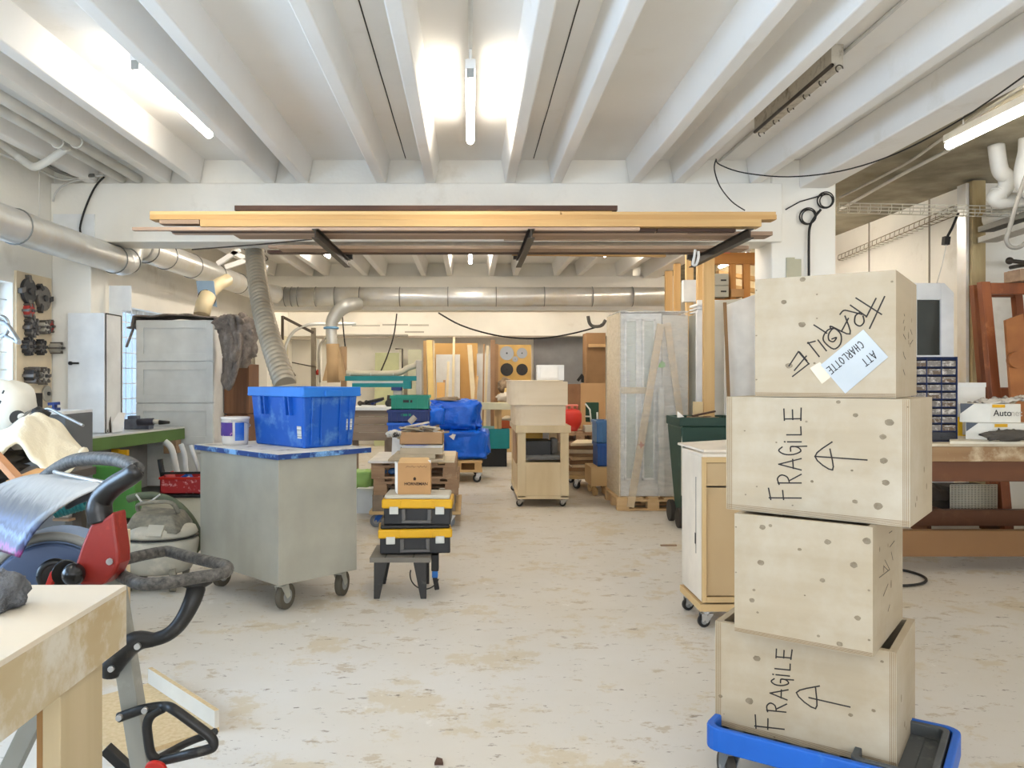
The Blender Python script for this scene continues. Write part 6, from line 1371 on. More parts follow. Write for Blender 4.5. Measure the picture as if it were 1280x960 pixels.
# ================================================================== teal machine and long rails (far centre)
tm = thing('teal_machine', 'low teal machine bed with a long pale rail, beyond the blue bags', 'machine', (X(590, 12.2), 12.4, 0))
b = MB(); b.box(X(550, 12.2), X(637, 12.2), 12.2, 12.9, .28, Z(536, 12.2)); part(tm, 'teal_bed', b, TEAL, .01, True)
b = MB(); b.box(X(552, 12.2), X(634, 12.2), 12.3, 12.8, .0, .28); part(tm, 'base', b, BLACK, .01, True)
b = MB(); b.box(X(566, 12.1), X(655, 12.1), 12.05, 12.35, Z(512, 12.1), Z(503.5, 12.1)); part(tm, 'pale_rail', b, mat('pale_rail', (206, 204, 176), .5), .005, True, 'long pale rail')
for px in (618, 622): b = MB(); b.box(X(px, 12.2), X(px + 5, 12.2), 12.2, 12.3, Z(536, 12.2), Z(512, 12.1)); part(tm, 'rail_post', b, MDF, .002, True)
b = MB(); b.box(X(626, 12.2), X(641, 12.2), 12.25, 12.5, Z(536, 12.2) + .005, Z(524, 12.2)); solo('orange_box', 'orange brown box on the teal machine bed', 'box', b, mat('orange_box', (190, 90, 44), .6))
ta = thing('teal_saw_arm', 'teal horizontal machine arm with a fat pale hose on top, behind the blue crate', 'machine', (X(475, 11.6), 11.7, 0)); Ya = 11.6
b = MB(); b.box(X(431, Ya), X(521, Ya), Ya, Ya + .18, Z(476, Ya), Z(470, Ya)); b.box(X(440, Ya), X(505, Ya), Ya, Ya + .18, Z(484, Ya), Z(479, Ya)); b.box(X(504, Ya), X(514, Ya), Ya - .02, Ya + .2, Z(486, Ya), Z(476, Ya)); part(ta, 'teal_arm', b, TEAL, .004, True)
b = MB(); b.box(X(440, Ya), X(505, Ya), Ya + .02, Ya + .16, Z(479, Ya), Z(476.5, Ya)); part(ta, 'pale_strip', b, PWHITE, .002, True)
b = MB(); b.tube([P(433, 466, Ya + .1), P(470, 467, Ya + .1), P(498, 466, Ya + .1), P(510, 460, Ya + .1), P(519, 457, Ya + .1), P(523, 452, Ya + .1)], .042, 12); part(ta, 'dust_hose', b, mat('pale_hose', (206, 198, 176), .6), 0, True, 'pale flexible dust hose')
b = MB(); b.box(X(489, Ya), X(502, Ya), Ya, Ya + .2, Z(488, Ya), Z(484, Ya)); part(ta, 'motor_block', b, NAVY, .004, True)
b = MB(); b.box(X(491, Ya), X(502, Ya), Ya + .05, Ya + .2, .0, Z(488, Ya)); part(ta, 'column', b, mat('pale_column', (200, 200, 190), .6), .004, True)
b = MB(); b.box(X(520, Ya), X(527, Ya), Ya, Ya + .2, 0, Z(450, Ya)); part(ta, 'rear_column', b, mat('grey_column', (190, 186, 176), .6), .01, True)
for px in (438, 464, 492): b = MB(); b.torus(P(px, 470, Ya + .1), (1, 0, 0), .055, .005, 12, 5); part(ta, 'hose_tie', b, WCABLE, 0, True)

# ================================================================== back wall: sheets, boards, blades, door track
Yb = 16.0
def lean(label, pxa, pxb, pyt, m, pyt2=None, Y=None, th=.02, name='leaning_board', base=0.0, shift=0, cat='board', group='boards leaning at the back wall', k=.012):
    Y = Y or Yb; xa, xb = X(pxa, Y), X(pxb, Y); za, zc = Z(pyt, Y), Z(pyt2 if pyt2 is not None else pyt, Y); s = shift * Y / F
    b = MB(); dy = .22
    b.hexa([(xa - s, Y - dy, base), (xb - s, Y - dy, base), (xb - s, Y - dy + th, base), (xa - s, Y - dy + th, base), (xa, Y, za), (xb, Y, zc), (xb, Y + th, zc), (xa, Y + th, za)])
    return solo(name, label, cat, b, m, 0, group)
PLB = [mat('lean_a', (222, 180, 116), .7, col2=(206, 160, 96), scale=2), mat('lean_b', (204, 168, 120), .7), mat('lean_c', (236, 222, 190), .7), mat('lean_d', (176, 140, 104), .7), mat('lean_e', (150, 118, 90), .7), mat('lean_w', (234, 236, 236), .6), mat('lean_y', (232, 206, 140), .7)]
lean('large orange plywood sheet at the back behind the white sheet', 541, 597, 429, PLB[0], Y=16.15)
lean('white sheet leaning before the orange plywood', 545, 575, 443, PLB[5], Y=16.0)
lean('narrow white glossy sheet at the back right of the orange plywood', 596, 614, 442, PLB[5], Y=15.95)
for i, (a, c_, t_, mi, Yy, sh, lb) in enumerate((
    (529, 533, 426, 1, 15.8, -2, 'tan batten, leftmost of the leaning boards'), (533, 540, 425, 6, 15.6, -5, 'pale yellow board leaning right of the leftmost batten'), (538, 542, 425, 3, 15.9, 1, 'brown batten leaning beside the pale yellow board'),
    (541, 543, 426, 2, 15.7, -3, 'thin cream lath next to the brown batten'), (554, 557, 475, 4, 15.4, 3, 'short dark lath before the white sheet'), (559, 562, 452, 2, 15.5, 4, 'pale lath leaning on the white sheet'), (566, 569, 421, 2, 15.6, 2, 'tall cream lath right of the white sheet'),
    (584, 590, 431, 2, 15.6, -9, 'white board leaning aslant before the orange plywood'), (588, 591, 440, 3, 15.7, -8, 'brown lath behind the slanting white board'), (604, 606, 430, 3, 15.7, 2, 'thin brown lath before the narrow white sheet'),
    (608, 611, 432, 2, 15.6, 5, 'thin cream lath before the narrow white sheet'), (613, 619, 425, 4, 15.5, 0, 'dark brown board near the blade board'), (618, 623, 430, 3, 15.6, 1, 'mid brown board near the blade board'), (621, 625, 431, 1, 15.8, 0, 'tan batten directly left of the blade board'),
    (572, 575, 500, 3, 15.3, -4, 'short brown stick leaning low'), (549, 552, 490, 1, 15.3, 2, 'short tan stick leaning low at the left'), (631, 634, 485, 6, 15.23, 14, 'yellow lath leaning aslant below the blades'), (595, 598, 470, 1, 15.2, 8, 'tan lath leaning aslant in the middle'))):
    lean(lb, a, c_, t_, PLB[mi], Y=Yy, shift=sh)
lean('low orange plywood offcut at the left foot of the boards', 546, 556, 478, PLB[0], Y=15.2)
lean('grey metal sheet standing at the back left of the boards', 510, 527, 437, mat('grey_green', (206, 208, 184), .6), Y=16.2, group=None)
lean('pale green panel hanging on the back wall', 469, 499, 441, mat('pale_green', (200, 206, 164), .6), Y=16.3, group=None)
lean('thin white framed panel right of the pale green one', 499, 505, 437, mat('frame_white', (226, 224, 208), .6), Y=16.25, group=None)
b = MB(); b.tube([P(494, 436, 16.2), P(503, 436, 16.2), P(503, 462, 16.2)], .015, 6); solo('bent_wire', 'thin dark bent wire on the back wall', 'wire', b, DSTEEL)
# blade board
sb = thing('blade_board', 'tan wall board with five circular saw blades at the back', 'tool board', (X(645, 15.9), 15.9, 0)); Ys = 15.9
b = MB(); b.box(X(625, Ys), X(664, Ys), Ys, Ys + .03, Z(476, Ys), Z(431, Ys)); b.box(X(628, Ys), X(634, Ys), Ys + .03, Ys + .06, 0, Z(431, Ys)); b.box(X(655, Ys), X(661, Ys), Ys + .03, Ys + .06, 0, Z(431, Ys)); part(sb, 'board', b, mat('tan_blade_board', (214, 176, 106), .7), 0, True)
BLD = mat('blade_steel', (150, 150, 148), .3, metal=.7); BLD2 = mat('blade_dark', (58, 56, 54), .4, metal=.4)
for i, (px, py, r, m, lb) in enumerate(((633.5, 441.5, 9, BLD, 'bright saw blade, upper left of the blade board'), (652.5, 441.5, 6.8, BLD, 'bright saw blade, upper right of the blade board'), (644, 449, 3.6, BLD, 'smallest bright saw blade in the centre'), (633.5, 462, 8.2, BLD2, 'dark saw blade, lower left of the blade board'), (652.5, 462, 7.4, BLD2, 'dark saw blade, lower right of the blade board'))):
    q = P(px, py, Ys); t = thing('saw_blade', lb, 'saw blade', (q.x, Ys - .002, q.z), 0, 'saw blades on the back board')
    b = MB(); n = 48; rr = r * Ys / F; b.prism([(math.cos(2 * PI * k / n) * rr * (1.0 if k % 2 else .955), 0, math.sin(2 * PI * k / n) * rr * (1.0 if k % 2 else .955)) for k in range(n)], (0, -.006, 0)); part(t, 'blade_disc', b, m)
    b = MB(); b.disc((0, -.01, 0), (0, 1, 0), rr * .13, .012, 12); part(t, 'peg', b, BLACK)
b = MB(); b.blob((X(632, 15.4), 15.4, Z(482, 15.4)), .14, .15, .14, .4, 12, 3, 0); solo('dark_clutter', 'dark pile of clutter below the saw blades', 'clutter', b, mat('clutter', (96, 80, 64), .8, col2=(160, 140, 116), scale=10))
b = MB(); b.box(X(623, 15.3), X(641, 15.3), 15.25, 15.6, 0, Z(492, 15.3)); solo('low_crate', 'low wooden crate under the dark clutter', 'crate', b, MDF, .004)
b = MB(); b.blob((X(632, 14.8), 14.85, Z(497, 14.8)), .17, .1, .09, .4, 12, 5, .1); solo('paper_heap', 'pale crumpled heap before the dark clutter', 'heap', b, mat('pale_heap', (210, 202, 190), .8))
b = MB(); b.box(X(622, 14.8), X(642, 14.8), 14.72, 14.98, 0, Z(505, 14.8)); solo('heap_stand', 'box under the pale crumpled heap', 'box', b, MDF, .004)
# right far: brown sheets
b = MB(); b.box(X(733, 15.2), X(757, 15.2), 15.2, 15.7, 0, Z(416, 15.2)); solo('brown_cupboard', 'tall brown board cupboard at the back right', 'cupboard', b, mat('brown_cup', (150, 116, 80), .7), .004)
b = MB(); b.box(X(736, 15.15), X(757, 15.15), 15.14, 15.19, Z(434, 15.15), Z(430, 15.15)); solo('shelf_strip', 'pale strip across the tall brown cupboard', 'strip', b, PLB[1])
lean('brown hardboard sheet leaning right of the trolley', 700, 728, 480, BROWNB, Y=12.6, group=None)
lean('lighter brown plywood sheet leaning over the hardboard', 726, 757, 479, mat('ply_brown', (176, 142, 100), .7, col2=(160, 124, 84), scale=2), Y=12.2, group=None, shift=3)
b = MB(); b.bar(P(722, 476, 15), P(728, 468, 15), .05, .05); b.bar(P(728, 478, 15), P(728, 470, 15), .05, .05); solo('dark_tripod', 'small dark stand seen before the grey recess', 'stand', b, BLACK)
# gas bottle, hand truck, pallets with lumber
rp0, rp1 = X(704, 10.8), X(752, 10.8)
for k, z in enumerate((.0, .15, .30, .45)): pallet(['lowest pallet behind the trolley at the right', 'second pallet behind the trolley at the right', 'third pallet behind the trolley at the right', 'top pallet carrying the red bottle'][k], rp0, rp1 + .05, 11.2, 12.0, z, .145, PW if k % 2 else PW2, 'pallets behind the trolley')
gz = .597
gb = thing('gas_bottle', 'red gas bottle standing on the pallets right of the trolley', 'gas bottle', (X(715, 11.5), 11.5, gz))
b = MB(); b.lathe([(.08, 0), (.085, .02), (.085, .02), (.13, .10), (.14, .14), (.14, .24), (.11, .29), (.05, .31)], (0, 0, 0), 20); part(gb, 'bottle_body', b, mat('gas_red', (206, 50, 40), .4))
b = MB(); b.torus((0, 0, .36), (0, 0, 1), .075, .014, 16, 6); b.cyl((0.07, 0, .29), (.075, 0, .36), .012, 6); b.cyl((-0.07, 0, .29), (-.075, 0, .36), .012, 6); b.cyl((0, 0, .3), (0, 0, .35), .02, 8); part(gb, 'collar_handle', b, mat('pale_red', (224, 130, 116), .5), 0, False, 'faded red collar')
ht = thing('green_chair', 'dark green folding seat with a pale steel frame on the pallets', 'chair', (X(740, 11.6), 11.6, gz))
b = MB(); b.box(-.09, .10, 0, .03, .12, .40); part(ht, 'back_panel', b, mat('dark_green', (24, 62, 44), .6), .01)
b = MB(); b.tube([(-.10, -.03, .38), (-.04, -.06, .30), (-.01, -.06, .02)], .012, 8); b.tube([(.07, -.03, .26), (.07, -.05, .02)], .012, 8); b.tube([(-.1, -.03, .2), (-.02, -.05, .2)], .01, 8); part(ht, 'steel_frame', b, mat('pale_steel', (216, 220, 216), .4))
b = MB(); b.box(X(731, 11.3), X(750, 11.3), 11.25, 11.5, gz, gz + .085); solo('grey_toolbox', 'pale grey box in front of the green seat', 'box', b, mat('pale_grey_box', (190, 190, 176), .5), .004)
ld = thing('lumber_dolly', 'low wheeled wooden dolly loaded with rough lumber', 'dolly', (X(740, 9.9), 10.1, 0))
b = MB(); b.box(X(710, 9.9), X(762, 9.9), 9.75, 10.5, .13, .17); part(ld, 'deck', b, MDF, .004, True)
for px in (722, 756):
    for y in (9.85, 10.4): caster(ld, X(px, 9.9) - ld.location.x, y - 10.1, .13, .05, R(40), .028, STEEL, BLACK)
rnd = random.Random(11)
LM = [mat('lumber_a', (196, 166, 126), .75), mat('lumber_b', (168, 132, 94), .75), mat('lumber_c', (222, 204, 170), .75), mat('lumber_d', (140, 106, 74), .75)]
z = .171
for k in range(8):
    h_ = .035 + rnd.random() * .02; a = rnd.uniform(-.06, .06); x0 = X(705 + rnd.randint(0, 10), 9.8); x1 = X(748, 9.8)
    b = MB(); b.hexa([(x0, 9.8 + a, z), (x1, 9.8 - a, z), (x1, 10.3 - a, z), (x0, 10.3 + a, z), (x0, 9.8 + a, z + h_), (x1, 9.8 - a, z + h_), (x1, 10.3 - a, z + h_), (x0, 10.3 + a, z + h_)])
    solo('lumber_board', '%s rough board in the lumber stack behind the wrapped cabinet' % ['lowest', 'second lowest', 'third', 'fourth', 'fifth', 'sixth', 'second highest', 'highest'][k], 'board', b, LM[k % 4], .004, 'rough boards on the lumber dolly'); z += h_ + .002
b = MB(); b.prism([(X(712, 9.8), 9.7, z + .0), (X(750, 9.8), 9.75, z + .0), (X(750, 9.8), 10.3, z), (X(728, 9.8), 10.3, z)], (0, 0, .03)); solo('pale_panel', 'pale pointed board lying on top of the lumber stack', 'board', b, LM[2])
openbox('plastic_crate', 'light blue plastic crate, upper one left of the wrapped cabinet', 'crate', 746, 762, 526, 554, 9.3, .35, mat('light_blue_crate', (70, 120, 176), .4), 3, False)
openbox('plastic_crate', 'blue plastic crate, lower one left of the wrapped cabinet', 'crate', 747, 762, 554.3, 583, 9.3, .35, mat('mid_blue_crate', (44, 92, 168), .4), 3, False)
b = MB(); b.box(X(738, 9.25), X(764, 9.25), 9.2, 9.7, .12, Z(583.3, 9.3) - .001); b.disc((X(744, 9.25), 9.27, .05), (1, .3, 0), .05, .03, 14); b.disc((X(744, 9.25), 9.62, .05), (1, .3, 0), .05, .03, 14); b.bar((X(744, 9.25), 9.25, .05), (X(744, 9.25), 9.3, .125), .03, .02); b.bar((X(744, 9.25), 9.6, .05), (X(744, 9.25), 9.62, .125), .03, .02); b.box(X(758, 9.25), X(763, 9.25), 9.3, 9.6, 0, .12); solo('small_dolly', 'small wooden dolly under the two blue crates', 'dolly', b, MDF)
# ================================================================== wrapped cabinets on a pallet (centre right)
Yw = 8.25; wx0, wx1 = X(774, Yw), X(861, Yw); wy1 = 9.0
pallet('pallet under the plastic wrapped white cabinets', wx0 - .02, wx1, Yw - .02, wy1 + .02, .0, .135, wood('fresh_pallet', (222, 190, 144), (196, 160, 112), 'x'))
zt = Z(390, Yw)
wc = thing('wrapped_cabinet', 'tall white cabinets wrapped in shiny plastic film with diagonal wooden battens on a pallet', 'cabinet', ((wx0 + wx1) / 2, (Yw + wy1) / 2, .135))
WP = mat('wrapped_side', (236, 224, 200), .25, col2=(206, 190, 162), scale=5, stretch=(2, 2, 8), amount=1, bump=.6, bscale=30)
b = MB(); b.box(wx0, wx0 + .02, Yw + .01, wy1, .137, zt); part(wc, 'side_sheet', b, WP, .004, True, 'creased film over the beige side')
b = MB(); b.box(wx0 + .022, wx1 - .26, Yw + .06, wy1, .137, zt - .01); part(wc, 'carcass', b, mat('wrap_white', (246, 246, 242), .4), .004, True)
b = MB(); b.box(wx1 - .26, wx1, Yw + .03, wy1, .137, zt - .03); part(wc, 'tall_door', b, mat('greige_panel', (226, 220, 206), .45), .006, True, 'greige tall panel')
WM = mat('cabinet_moulding', (248, 248, 244), .35); GP = mat('grey_green_glass', (206, 212, 202), .2)
for (a, c_, z0_, z1_) in ((wx0 + .06, wx0 + .20, .30, 1.95), (wx0 + .24, wx0 + .38, .30, 1.95)):
    b = MB(); w = .022
    b.box(a, a + w, Yw + .035, Yw + .06, z0_, z1_); b.box(c_ - w, c_, Yw + .035, Yw + .06, z0_, z1_); b.box(a, c_, Yw + .035, Yw + .06, z0_, z0_ + w); b.box(a, c_, Yw + .035, Yw + .06, z1_ - w, z1_); part(wc, 'door_moulding', b, WM, .003, True)
    b = MB(); b.box(a + w, c_ - w, Yw + .048, Yw + .056, z0_ + w, z1_ - w); part(wc, 'glass_pane', b, GP, 0, True, 'grey green glass pane')
b = MB(); b.box(wx0 + .40, wx0 + .46, Yw - .01, Yw + .03, .15, 1.25); b.box(wx0 + .405, wx0 + .455, Yw - .02, Yw - .01, .15, 1.25); part(wc, 'corner_post', b, mat('white_post', (232, 228, 216), .4), .003, True)
b = MB(); b.box(wx0 + .02, wx0 + .30, Yw + .0, Yw + .035, Z(492, Yw), Z(484, Yw)); part(wc, 'cross_batten', b, mat('batten_wrapped', (216, 196, 160), .25, bump=.5, bscale=40), .003, True)
BAT = mat('pale_batten', (220, 200, 166), .4, col2=(204, 180, 142), scale=2, stretch=(4, 4, .6))
b = MB(); b.bar(P(788, 634, Yw - .03), P(826, 405, Yw - .03), .075, .02, (0, 1, 0)); part(wc, 'batten', b, BAT, .003, True, 'diagonal pale batten')
b = MB(); b.bar(P(834, 404, Yw + .0), P(850, 520, Yw + .0), .07, .02, (0, 1, 0)); part(wc, 'batten', b, BAT, .003, True)
b = MB(); b.prism([P(x, y, Yw - .045) for x, y in ((824, 455), (827, 451), (831, 453), (832, 458), (828, 460), (823, 459))], (0, .006, 0)); part(wc, 'green_tape', b, mat('green_tape', (140, 190, 110), .5), 0, True, 'bit of green tape')
b = MB(); b.prism([P(x, y, Yw - .045) for x, y in ((797, 556), (800, 555), (801, 551), (803, 555), (806, 556), (803, 558), (801, 561), (800, 557))], (0, .004, 0)); part(wc, 'red_mark', b, mat('red_mark', (190, 110, 80), .6), 0, True, 'small red cross')
b = MB(); b.box(wx0 + .085, wx0 + .115, Yw + .034, Yw + .04, Z(484, Yw), Z(464, Yw)); part(wc, 'barcode_strip', b, mat('barcode_strip', (150, 152, 154), .5, col2=(226, 226, 224), scale=3, stretch=(.1, .1, 60), amount=.3), 0, True, 'grey printed strip')
b = MB(); b.sheet(lambda u, v: (wx0 + (wx1 - wx0) * u, Yw + .0 + (wy1 - Yw) * v, zt + .006 + .012 * noise.noise(Vector((u * 9, v * 7, 0)))), 24, 12, .006); part(wc, 'film_top', b, mat('film', (232, 232, 228), .15, bump=.6, bscale=30), 0, True, 'shiny crumpled film on top')
def film_mat():
    m = bpy.data.materials.new('clear_film'); m.use_nodes = True; N = m.node_tree.nodes; L = m.node_tree.links; bs = N['Principled BSDF']; out = N['Material Output']
    bs.inputs['Base Color'].default_value = (.95, .95, .93, 1); bs.inputs['Roughness'].default_value = .35
    tr = N.new('ShaderNodeBsdfTransparent'); mx = N.new('ShaderNodeMixShader'); tc = N.new('ShaderNodeTexCoord'); nz = N.new('ShaderNodeTexNoise'); nz.inputs['Scale'].default_value = 9; nz.inputs['Detail'].default_value = 6
    mp = N.new('ShaderNodeMapping'); mp.inputs['Scale'].default_value = (1, 1, 3); L.new(tc.outputs['Object'], mp.inputs[0]); L.new(mp.outputs[0], nz.inputs['Vector'])
    bp = N.new('ShaderNodeBump'); bp.inputs['Strength'].default_value = 1; bp.inputs['Distance'].default_value = .03; L.new(nz.outputs['Fac'], bp.inputs['Height']); L.new(bp.outputs[0], bs.inputs['Normal'])
    rp = N.new('ShaderNodeMapRange'); rp.inputs['To Min'].default_value = .02; rp.inputs['To Max'].default_value = .30; L.new(nz.outputs['Fac'], rp.inputs[0]); L.new(rp.outputs[0], mx.inputs[0])
    L.new(tr.outputs[0], mx.inputs[1]); L.new(bs.outputs[0], mx.inputs[2]); L.new(mx.outputs[0], out.inputs['Surface']); return m
FILM = film_mat()
b = MB(); b.sheet(lambda u, v: (wx0 + .0 + (wx1 - wx0 - .02) * u, Yw - .052 - .006 * math.sin(u * 9) + .01 * noise.noise(Vector((u * 8, v * 14, 1))), .15 + (zt - .15) * v), 30, 40, .002); part(wc, 'film_front', b, FILM, 0, True, 'clear wrinkled plastic film')
# grey-side sheets right of it
b = MB(); b.hexa([(X(860, 8.4), 8.4, 0), (X(893, 8.2), 8.15, 0), (X(893, 8.2), 8.2, 0), (X(862, 8.45), 8.45, 0), (X(861, 8.4), 8.4, Z(395, 8.4)), (X(893, 8.2), 8.15, Z(389, 8.2)), (X(893, 8.2), 8.2, Z(389, 8.2)), (X(862, 8.45), 8.45, Z(395, 8.4))])
solo('grey_door', 'pale grey tall panel standing right of the wrapped cabinets', 'panel', b, mat('pale_grey_panel', (196, 194, 182), .5))
def vsheet(label, pxa, pxb, pya, pyb, Y, th, m, name='white_sheet', group=None, base=0.0):
    xa, xb = X(pxa, Y), X(pxb, Y); b = MB()
    b.hexa([(xa, Y, base), (xb, Y, base), (xb, Y + th, base), (xa, Y + th, base), (xa, Y, Z(pya, Y)), (xb, Y, Z(pyb, Y)), (xb, Y + th, Z(pyb, Y)), (xa, Y + th, Z(pya, Y))])
    return solo(name, label, 'sheet', b, m, .001, group)
WS = mat('white_laminate', (252, 251, 248), .4)
vsheet('white sheet stack standing just behind the pine post', 872, 912, 375, 375, 8.05, .03, WS)
vsheet('large white sheet leaning nearest, right of the pine post', 906, 960, 382, 362, 7.75, .02, WS)
vsheet('pale sheet behind the large white one, top just showing', 893, 932, 376, 373, 7.95, .02, mat('off_white_sheet', (226, 222, 210), .5))
for i, (px, py0, py1) in enumerate(((873, 379, 382), (873, 384, 386), (873, 388, 390))):
    b = MB(); b.box(X(872, 8.0), X(884, 8.0), 8.0, 8.3, Z(py1, 8.0), Z(py0, 8.0)); solo('white_slab', ['top', 'middle', 'lowest'][i] + ' of three thin white slabs lying left of the pine post', 'slab', b, WS, .001, 'white slabs by the pine post')
b = MB(); b.box(X(871, 8.0), X(884, 8.0), 8.0, 8.04, 0, Z(390, 8.0)); solo('white_upright', 'white upright panel carrying the three thin slabs', 'panel', b, WS)
b = MB(); b.bar((X(906, 7.7), 7.7, Z(378, 7.7)), (X(914, 7.7), 7.68, Z(600, 7.7)), .03, .012, (0, 1, 0)); solo('brown_lath', 'narrow brown lath leaning in front of the white sheets', 'lath', b, mat('lath_brown', (158, 124, 86), .7))
# pine posts and shelving behind
PN = wood('stud_pine', (222, 188, 134), (198, 156, 98), 'z', scale=2)
b = MB(); b.box(X(880, 7.6), X(893.5, 7.6), 7.6, 7.66, 0, Z(322, 7.6)); solo('pine_post', 'tall pine post with a knot, nearest of the posts', 'post', b, PN, .002)
b = MB(); b.box(X(865, 7.55), X(877, 7.55), 7.5, 7.53, .3, Z(502, 7.55)); solo('pine_offcut', 'pale board standing in the green bin, left of the pine post', 'board', b, mat('pine_off', (226, 200, 152), .6), .002)
sh = thing('timber_rack', 'tall pine timber storage frame at the back right, full of boxes and boards', 'rack', (X(880, 10.5), 11, 0))
for px, Y, t_ in ((832, 12.4, 9), (843, 11.6, 8), (872, 9.6, 8), (858, 10.4, 9)):
    b = MB(); b.box(X(px, Y), X(px + t_, Y), Y, Y + .07, 0, 2.98); part(sh, 'upright', b, PN, .003, True)
DPN = wood('amber_pine', (206, 150, 84), (176, 118, 58), 'z', scale=2); DPX = wood('amber_pine_x', (196, 138, 72), (164, 106, 50), 'x', scale=2)
Yq = 11.0
for a, c_ in ((913, 920), (930, 938)):
    b = MB(); b.box(X(a, Yq), X(c_, Yq), Yq, Yq + .08, 0, Z(318, Yq)); part(sh, 'inner_upright', b, DPN, .003, True)
b = MB(); b.box(X(893, Yq), X(966, Yq), Yq - .02, Yq + .1, Z(330, Yq), Z(316, Yq)); part(sh, 'header', b, DPX, .003, True)
b = MB(); b.box(X(893, Yq), X(966, Yq), Yq + .02, Yq + .9, Z(374, Yq) - .03, Z(373, Yq)); part(sh, 'shelf', b, DPX, .003, True)
b = MB(); b.box(X(960, Yq), X(966, Yq), Yq, Yq + .08, 0, Z(318, Yq)); part(sh, 'inner_upright', b, DPN, .003, True)
for k, z in enumerate((Z(330, 12), Z(350, 12), Z(365, 12))):
    b = MB(); b.bar((X(895, 12), 11.95, z + .1), (X(960, 12), 12.1, z), .1, .06); part(sh, 'stored_board', b, PINE, .002, True)
b = MB(); b.box(X(893, 13), X(966, 13), 12.9, 12.95, 1.6, 3.2); part(sh, 'back_sheet', b, mat('cream_sheet', (250, 232, 190), .7), 0, True)
t = thing('storage_box', 'grey box with printed lines standing on the shelf of the timber rack', 'box', (X(901, 10.9), 10.9, Z(372, Yq) + .0)); w = (X(912, 10.8) - X(892, 10.8)) / 2; h = Z(342, 10.9) - Z(372, Yq)
b = MB(); b.box(-w, w, 0, .3, 0, h * .48); part(t, 'lower_drawer', b, mat('grey_storage', (176, 174, 162), .6), .003)
b = MB(); b.box(-w, w, 0, .3, h * .5, h); part(t, 'upper_drawer', b, mat('grey_storage', (176, 174, 162), .6), .003)
b = MB(); b.box(-w * .0, w * .7, -.002, 0, h * .2, h * .27); b.box(-w * .0, w * .7, -.002, 0, h * .68, h * .75); part(t, 'printed_line', b, BLACK)
b = MB(); b.box(X(913, 10.9) + .01, X(930, 10.9), 10.9, 11.2, Z(372, Yq) + .0, Z(361, 10.9)); solo('cardboard_box', 'brown box on the shelf right of the grey storage box', 'box', b, CARD, .003)
b = MB(); b.box(X(902, 9.2), X(915, 9.2), 9.2, 9.3, Z(315, 9.2), Z(311, 9.2)); solo('orange_strip', 'small orange strip high up above the pine posts', 'strip', b, mat('orange_strip', (230, 90, 50), .5))
b = MB(); b.box(X(852, 10.3), X(868, 10.3), 10.2, 10.3, Z(378, 10.3), Z(351, 10.3)); solo('white_box', 'white box between the pine posts at the back right', 'box', b, PAPER)
lamp('lit fluorescent lamp behind the timber storage frame', 3.7, 9.0, 10.3, 3.09, group=None)
# green wheeled bin
gb = thing('wheeled_bin', 'dark green wheeled rubbish bin with an open top behind the wooden cabinet', 'bin', (X(880, 7.2), 7.45, 0))
gx0, gx1 = X(850, 7.2), X(850, 7.2) + .56; GN = mat('bin_green', (34, 66, 54), .5, dirt=(90, 116, 100), dscale=5, dlo=.6, dhi=.9)
b = MB(); zt = Z(522, 7.2); y0, y1 = 7.2, 7.72
b.hexa([(gx0 + .06, y0 + .05, .06), (gx1 - .06, y0 + .05, .06), (gx1 - .06, y1 - .12, .06), (gx0 + .06, y1 - .12, .06), (gx0 + .012, y0 + .01, zt - .08), (gx1 - .012, y0 + .01, zt - .08), (gx1 - .012, y1, zt - .08), (gx0 + .012, y1, zt - .08)]); part(gb, 'bin_body', b, GN, .015, True)
b = MB(); rim(b, [(gx0, y0), (gx1, y0), (gx1, y1), (gx0, y1)], [(gx0 + .03, y0 + .03), (gx1 - .03, y0 + .03), (gx1 - .03, y1 - .03), (gx0 + .03, y1 - .03)], zt - .08, zt); part(gb, 'bin_rim', b, GN, .008, True)
b = MB(); b.box(gx0 + .02, gx0 + .03, y0 + .02, y0 + .04, .3, zt - .08); part(gb, 'edge_rib', b, mat('worn_edge', (206, 200, 184), .6), 0, True, 'worn pale edge')
for x in (gx0 + .015, gx1 - .06): b = MB(); b.disc((x + .02, y1 - .06, .10), (1, 0, 0), .10, .045, 22); part(gb, 'wheel', b, RUBBER, .004, True)
b = MB(); b.disc((gx0 + .02, y0 + .10, .09), (1, 0, 0), .09, .04, 22); part(gb, 'wheel', b, RUBBER, .004, True)
b = MB(); b.disc((gx1 - .02, y0 + .10, .09), (1, 0, 0), .09, .04, 22); part(gb, 'wheel', b, RUBBER, .004, True)
b = MB(); b.blob(((gx0 + gx1) / 2, 7.45, zt - .055), .23, .22, .05, .5, 12, 4, .5, 4); solo('rubbish', 'dark offcuts filling the green wheeled bin', 'rubbish', b, mat('bin_rubbish', (70, 56, 44), .8, col2=(150, 130, 100), scale=12))
b = MB(); b.prism([(X(850, 7.15), 7.22, zt), (X(858, 7.15), 7.22, zt + .005), (X(853, 7.15), 7.3, zt + .05)], (0, .03, 0)); solo('white_scrap', 'white torn scrap on the rim of the green bin', 'scrap', b, PAPER)
b = MB(); b.bar((X(870, 7.2), 7.3, zt + .01), (X(900, 7.2), 7.35, zt + .05), .03, .015); solo('dark_offcut', 'dark brown offcut lying across the green bin', 'offcut', b, DKW)
b = MB(); b.box(X(826, FY(683)), X(846, FY(683)), FY(683), FY(683) + .02, .0005, .012); solo('floor_offcut', 'thin brown lath offcut lying on the open floor before the green bin', 'offcut', b, mat('brown_off', (150, 124, 100), .7))
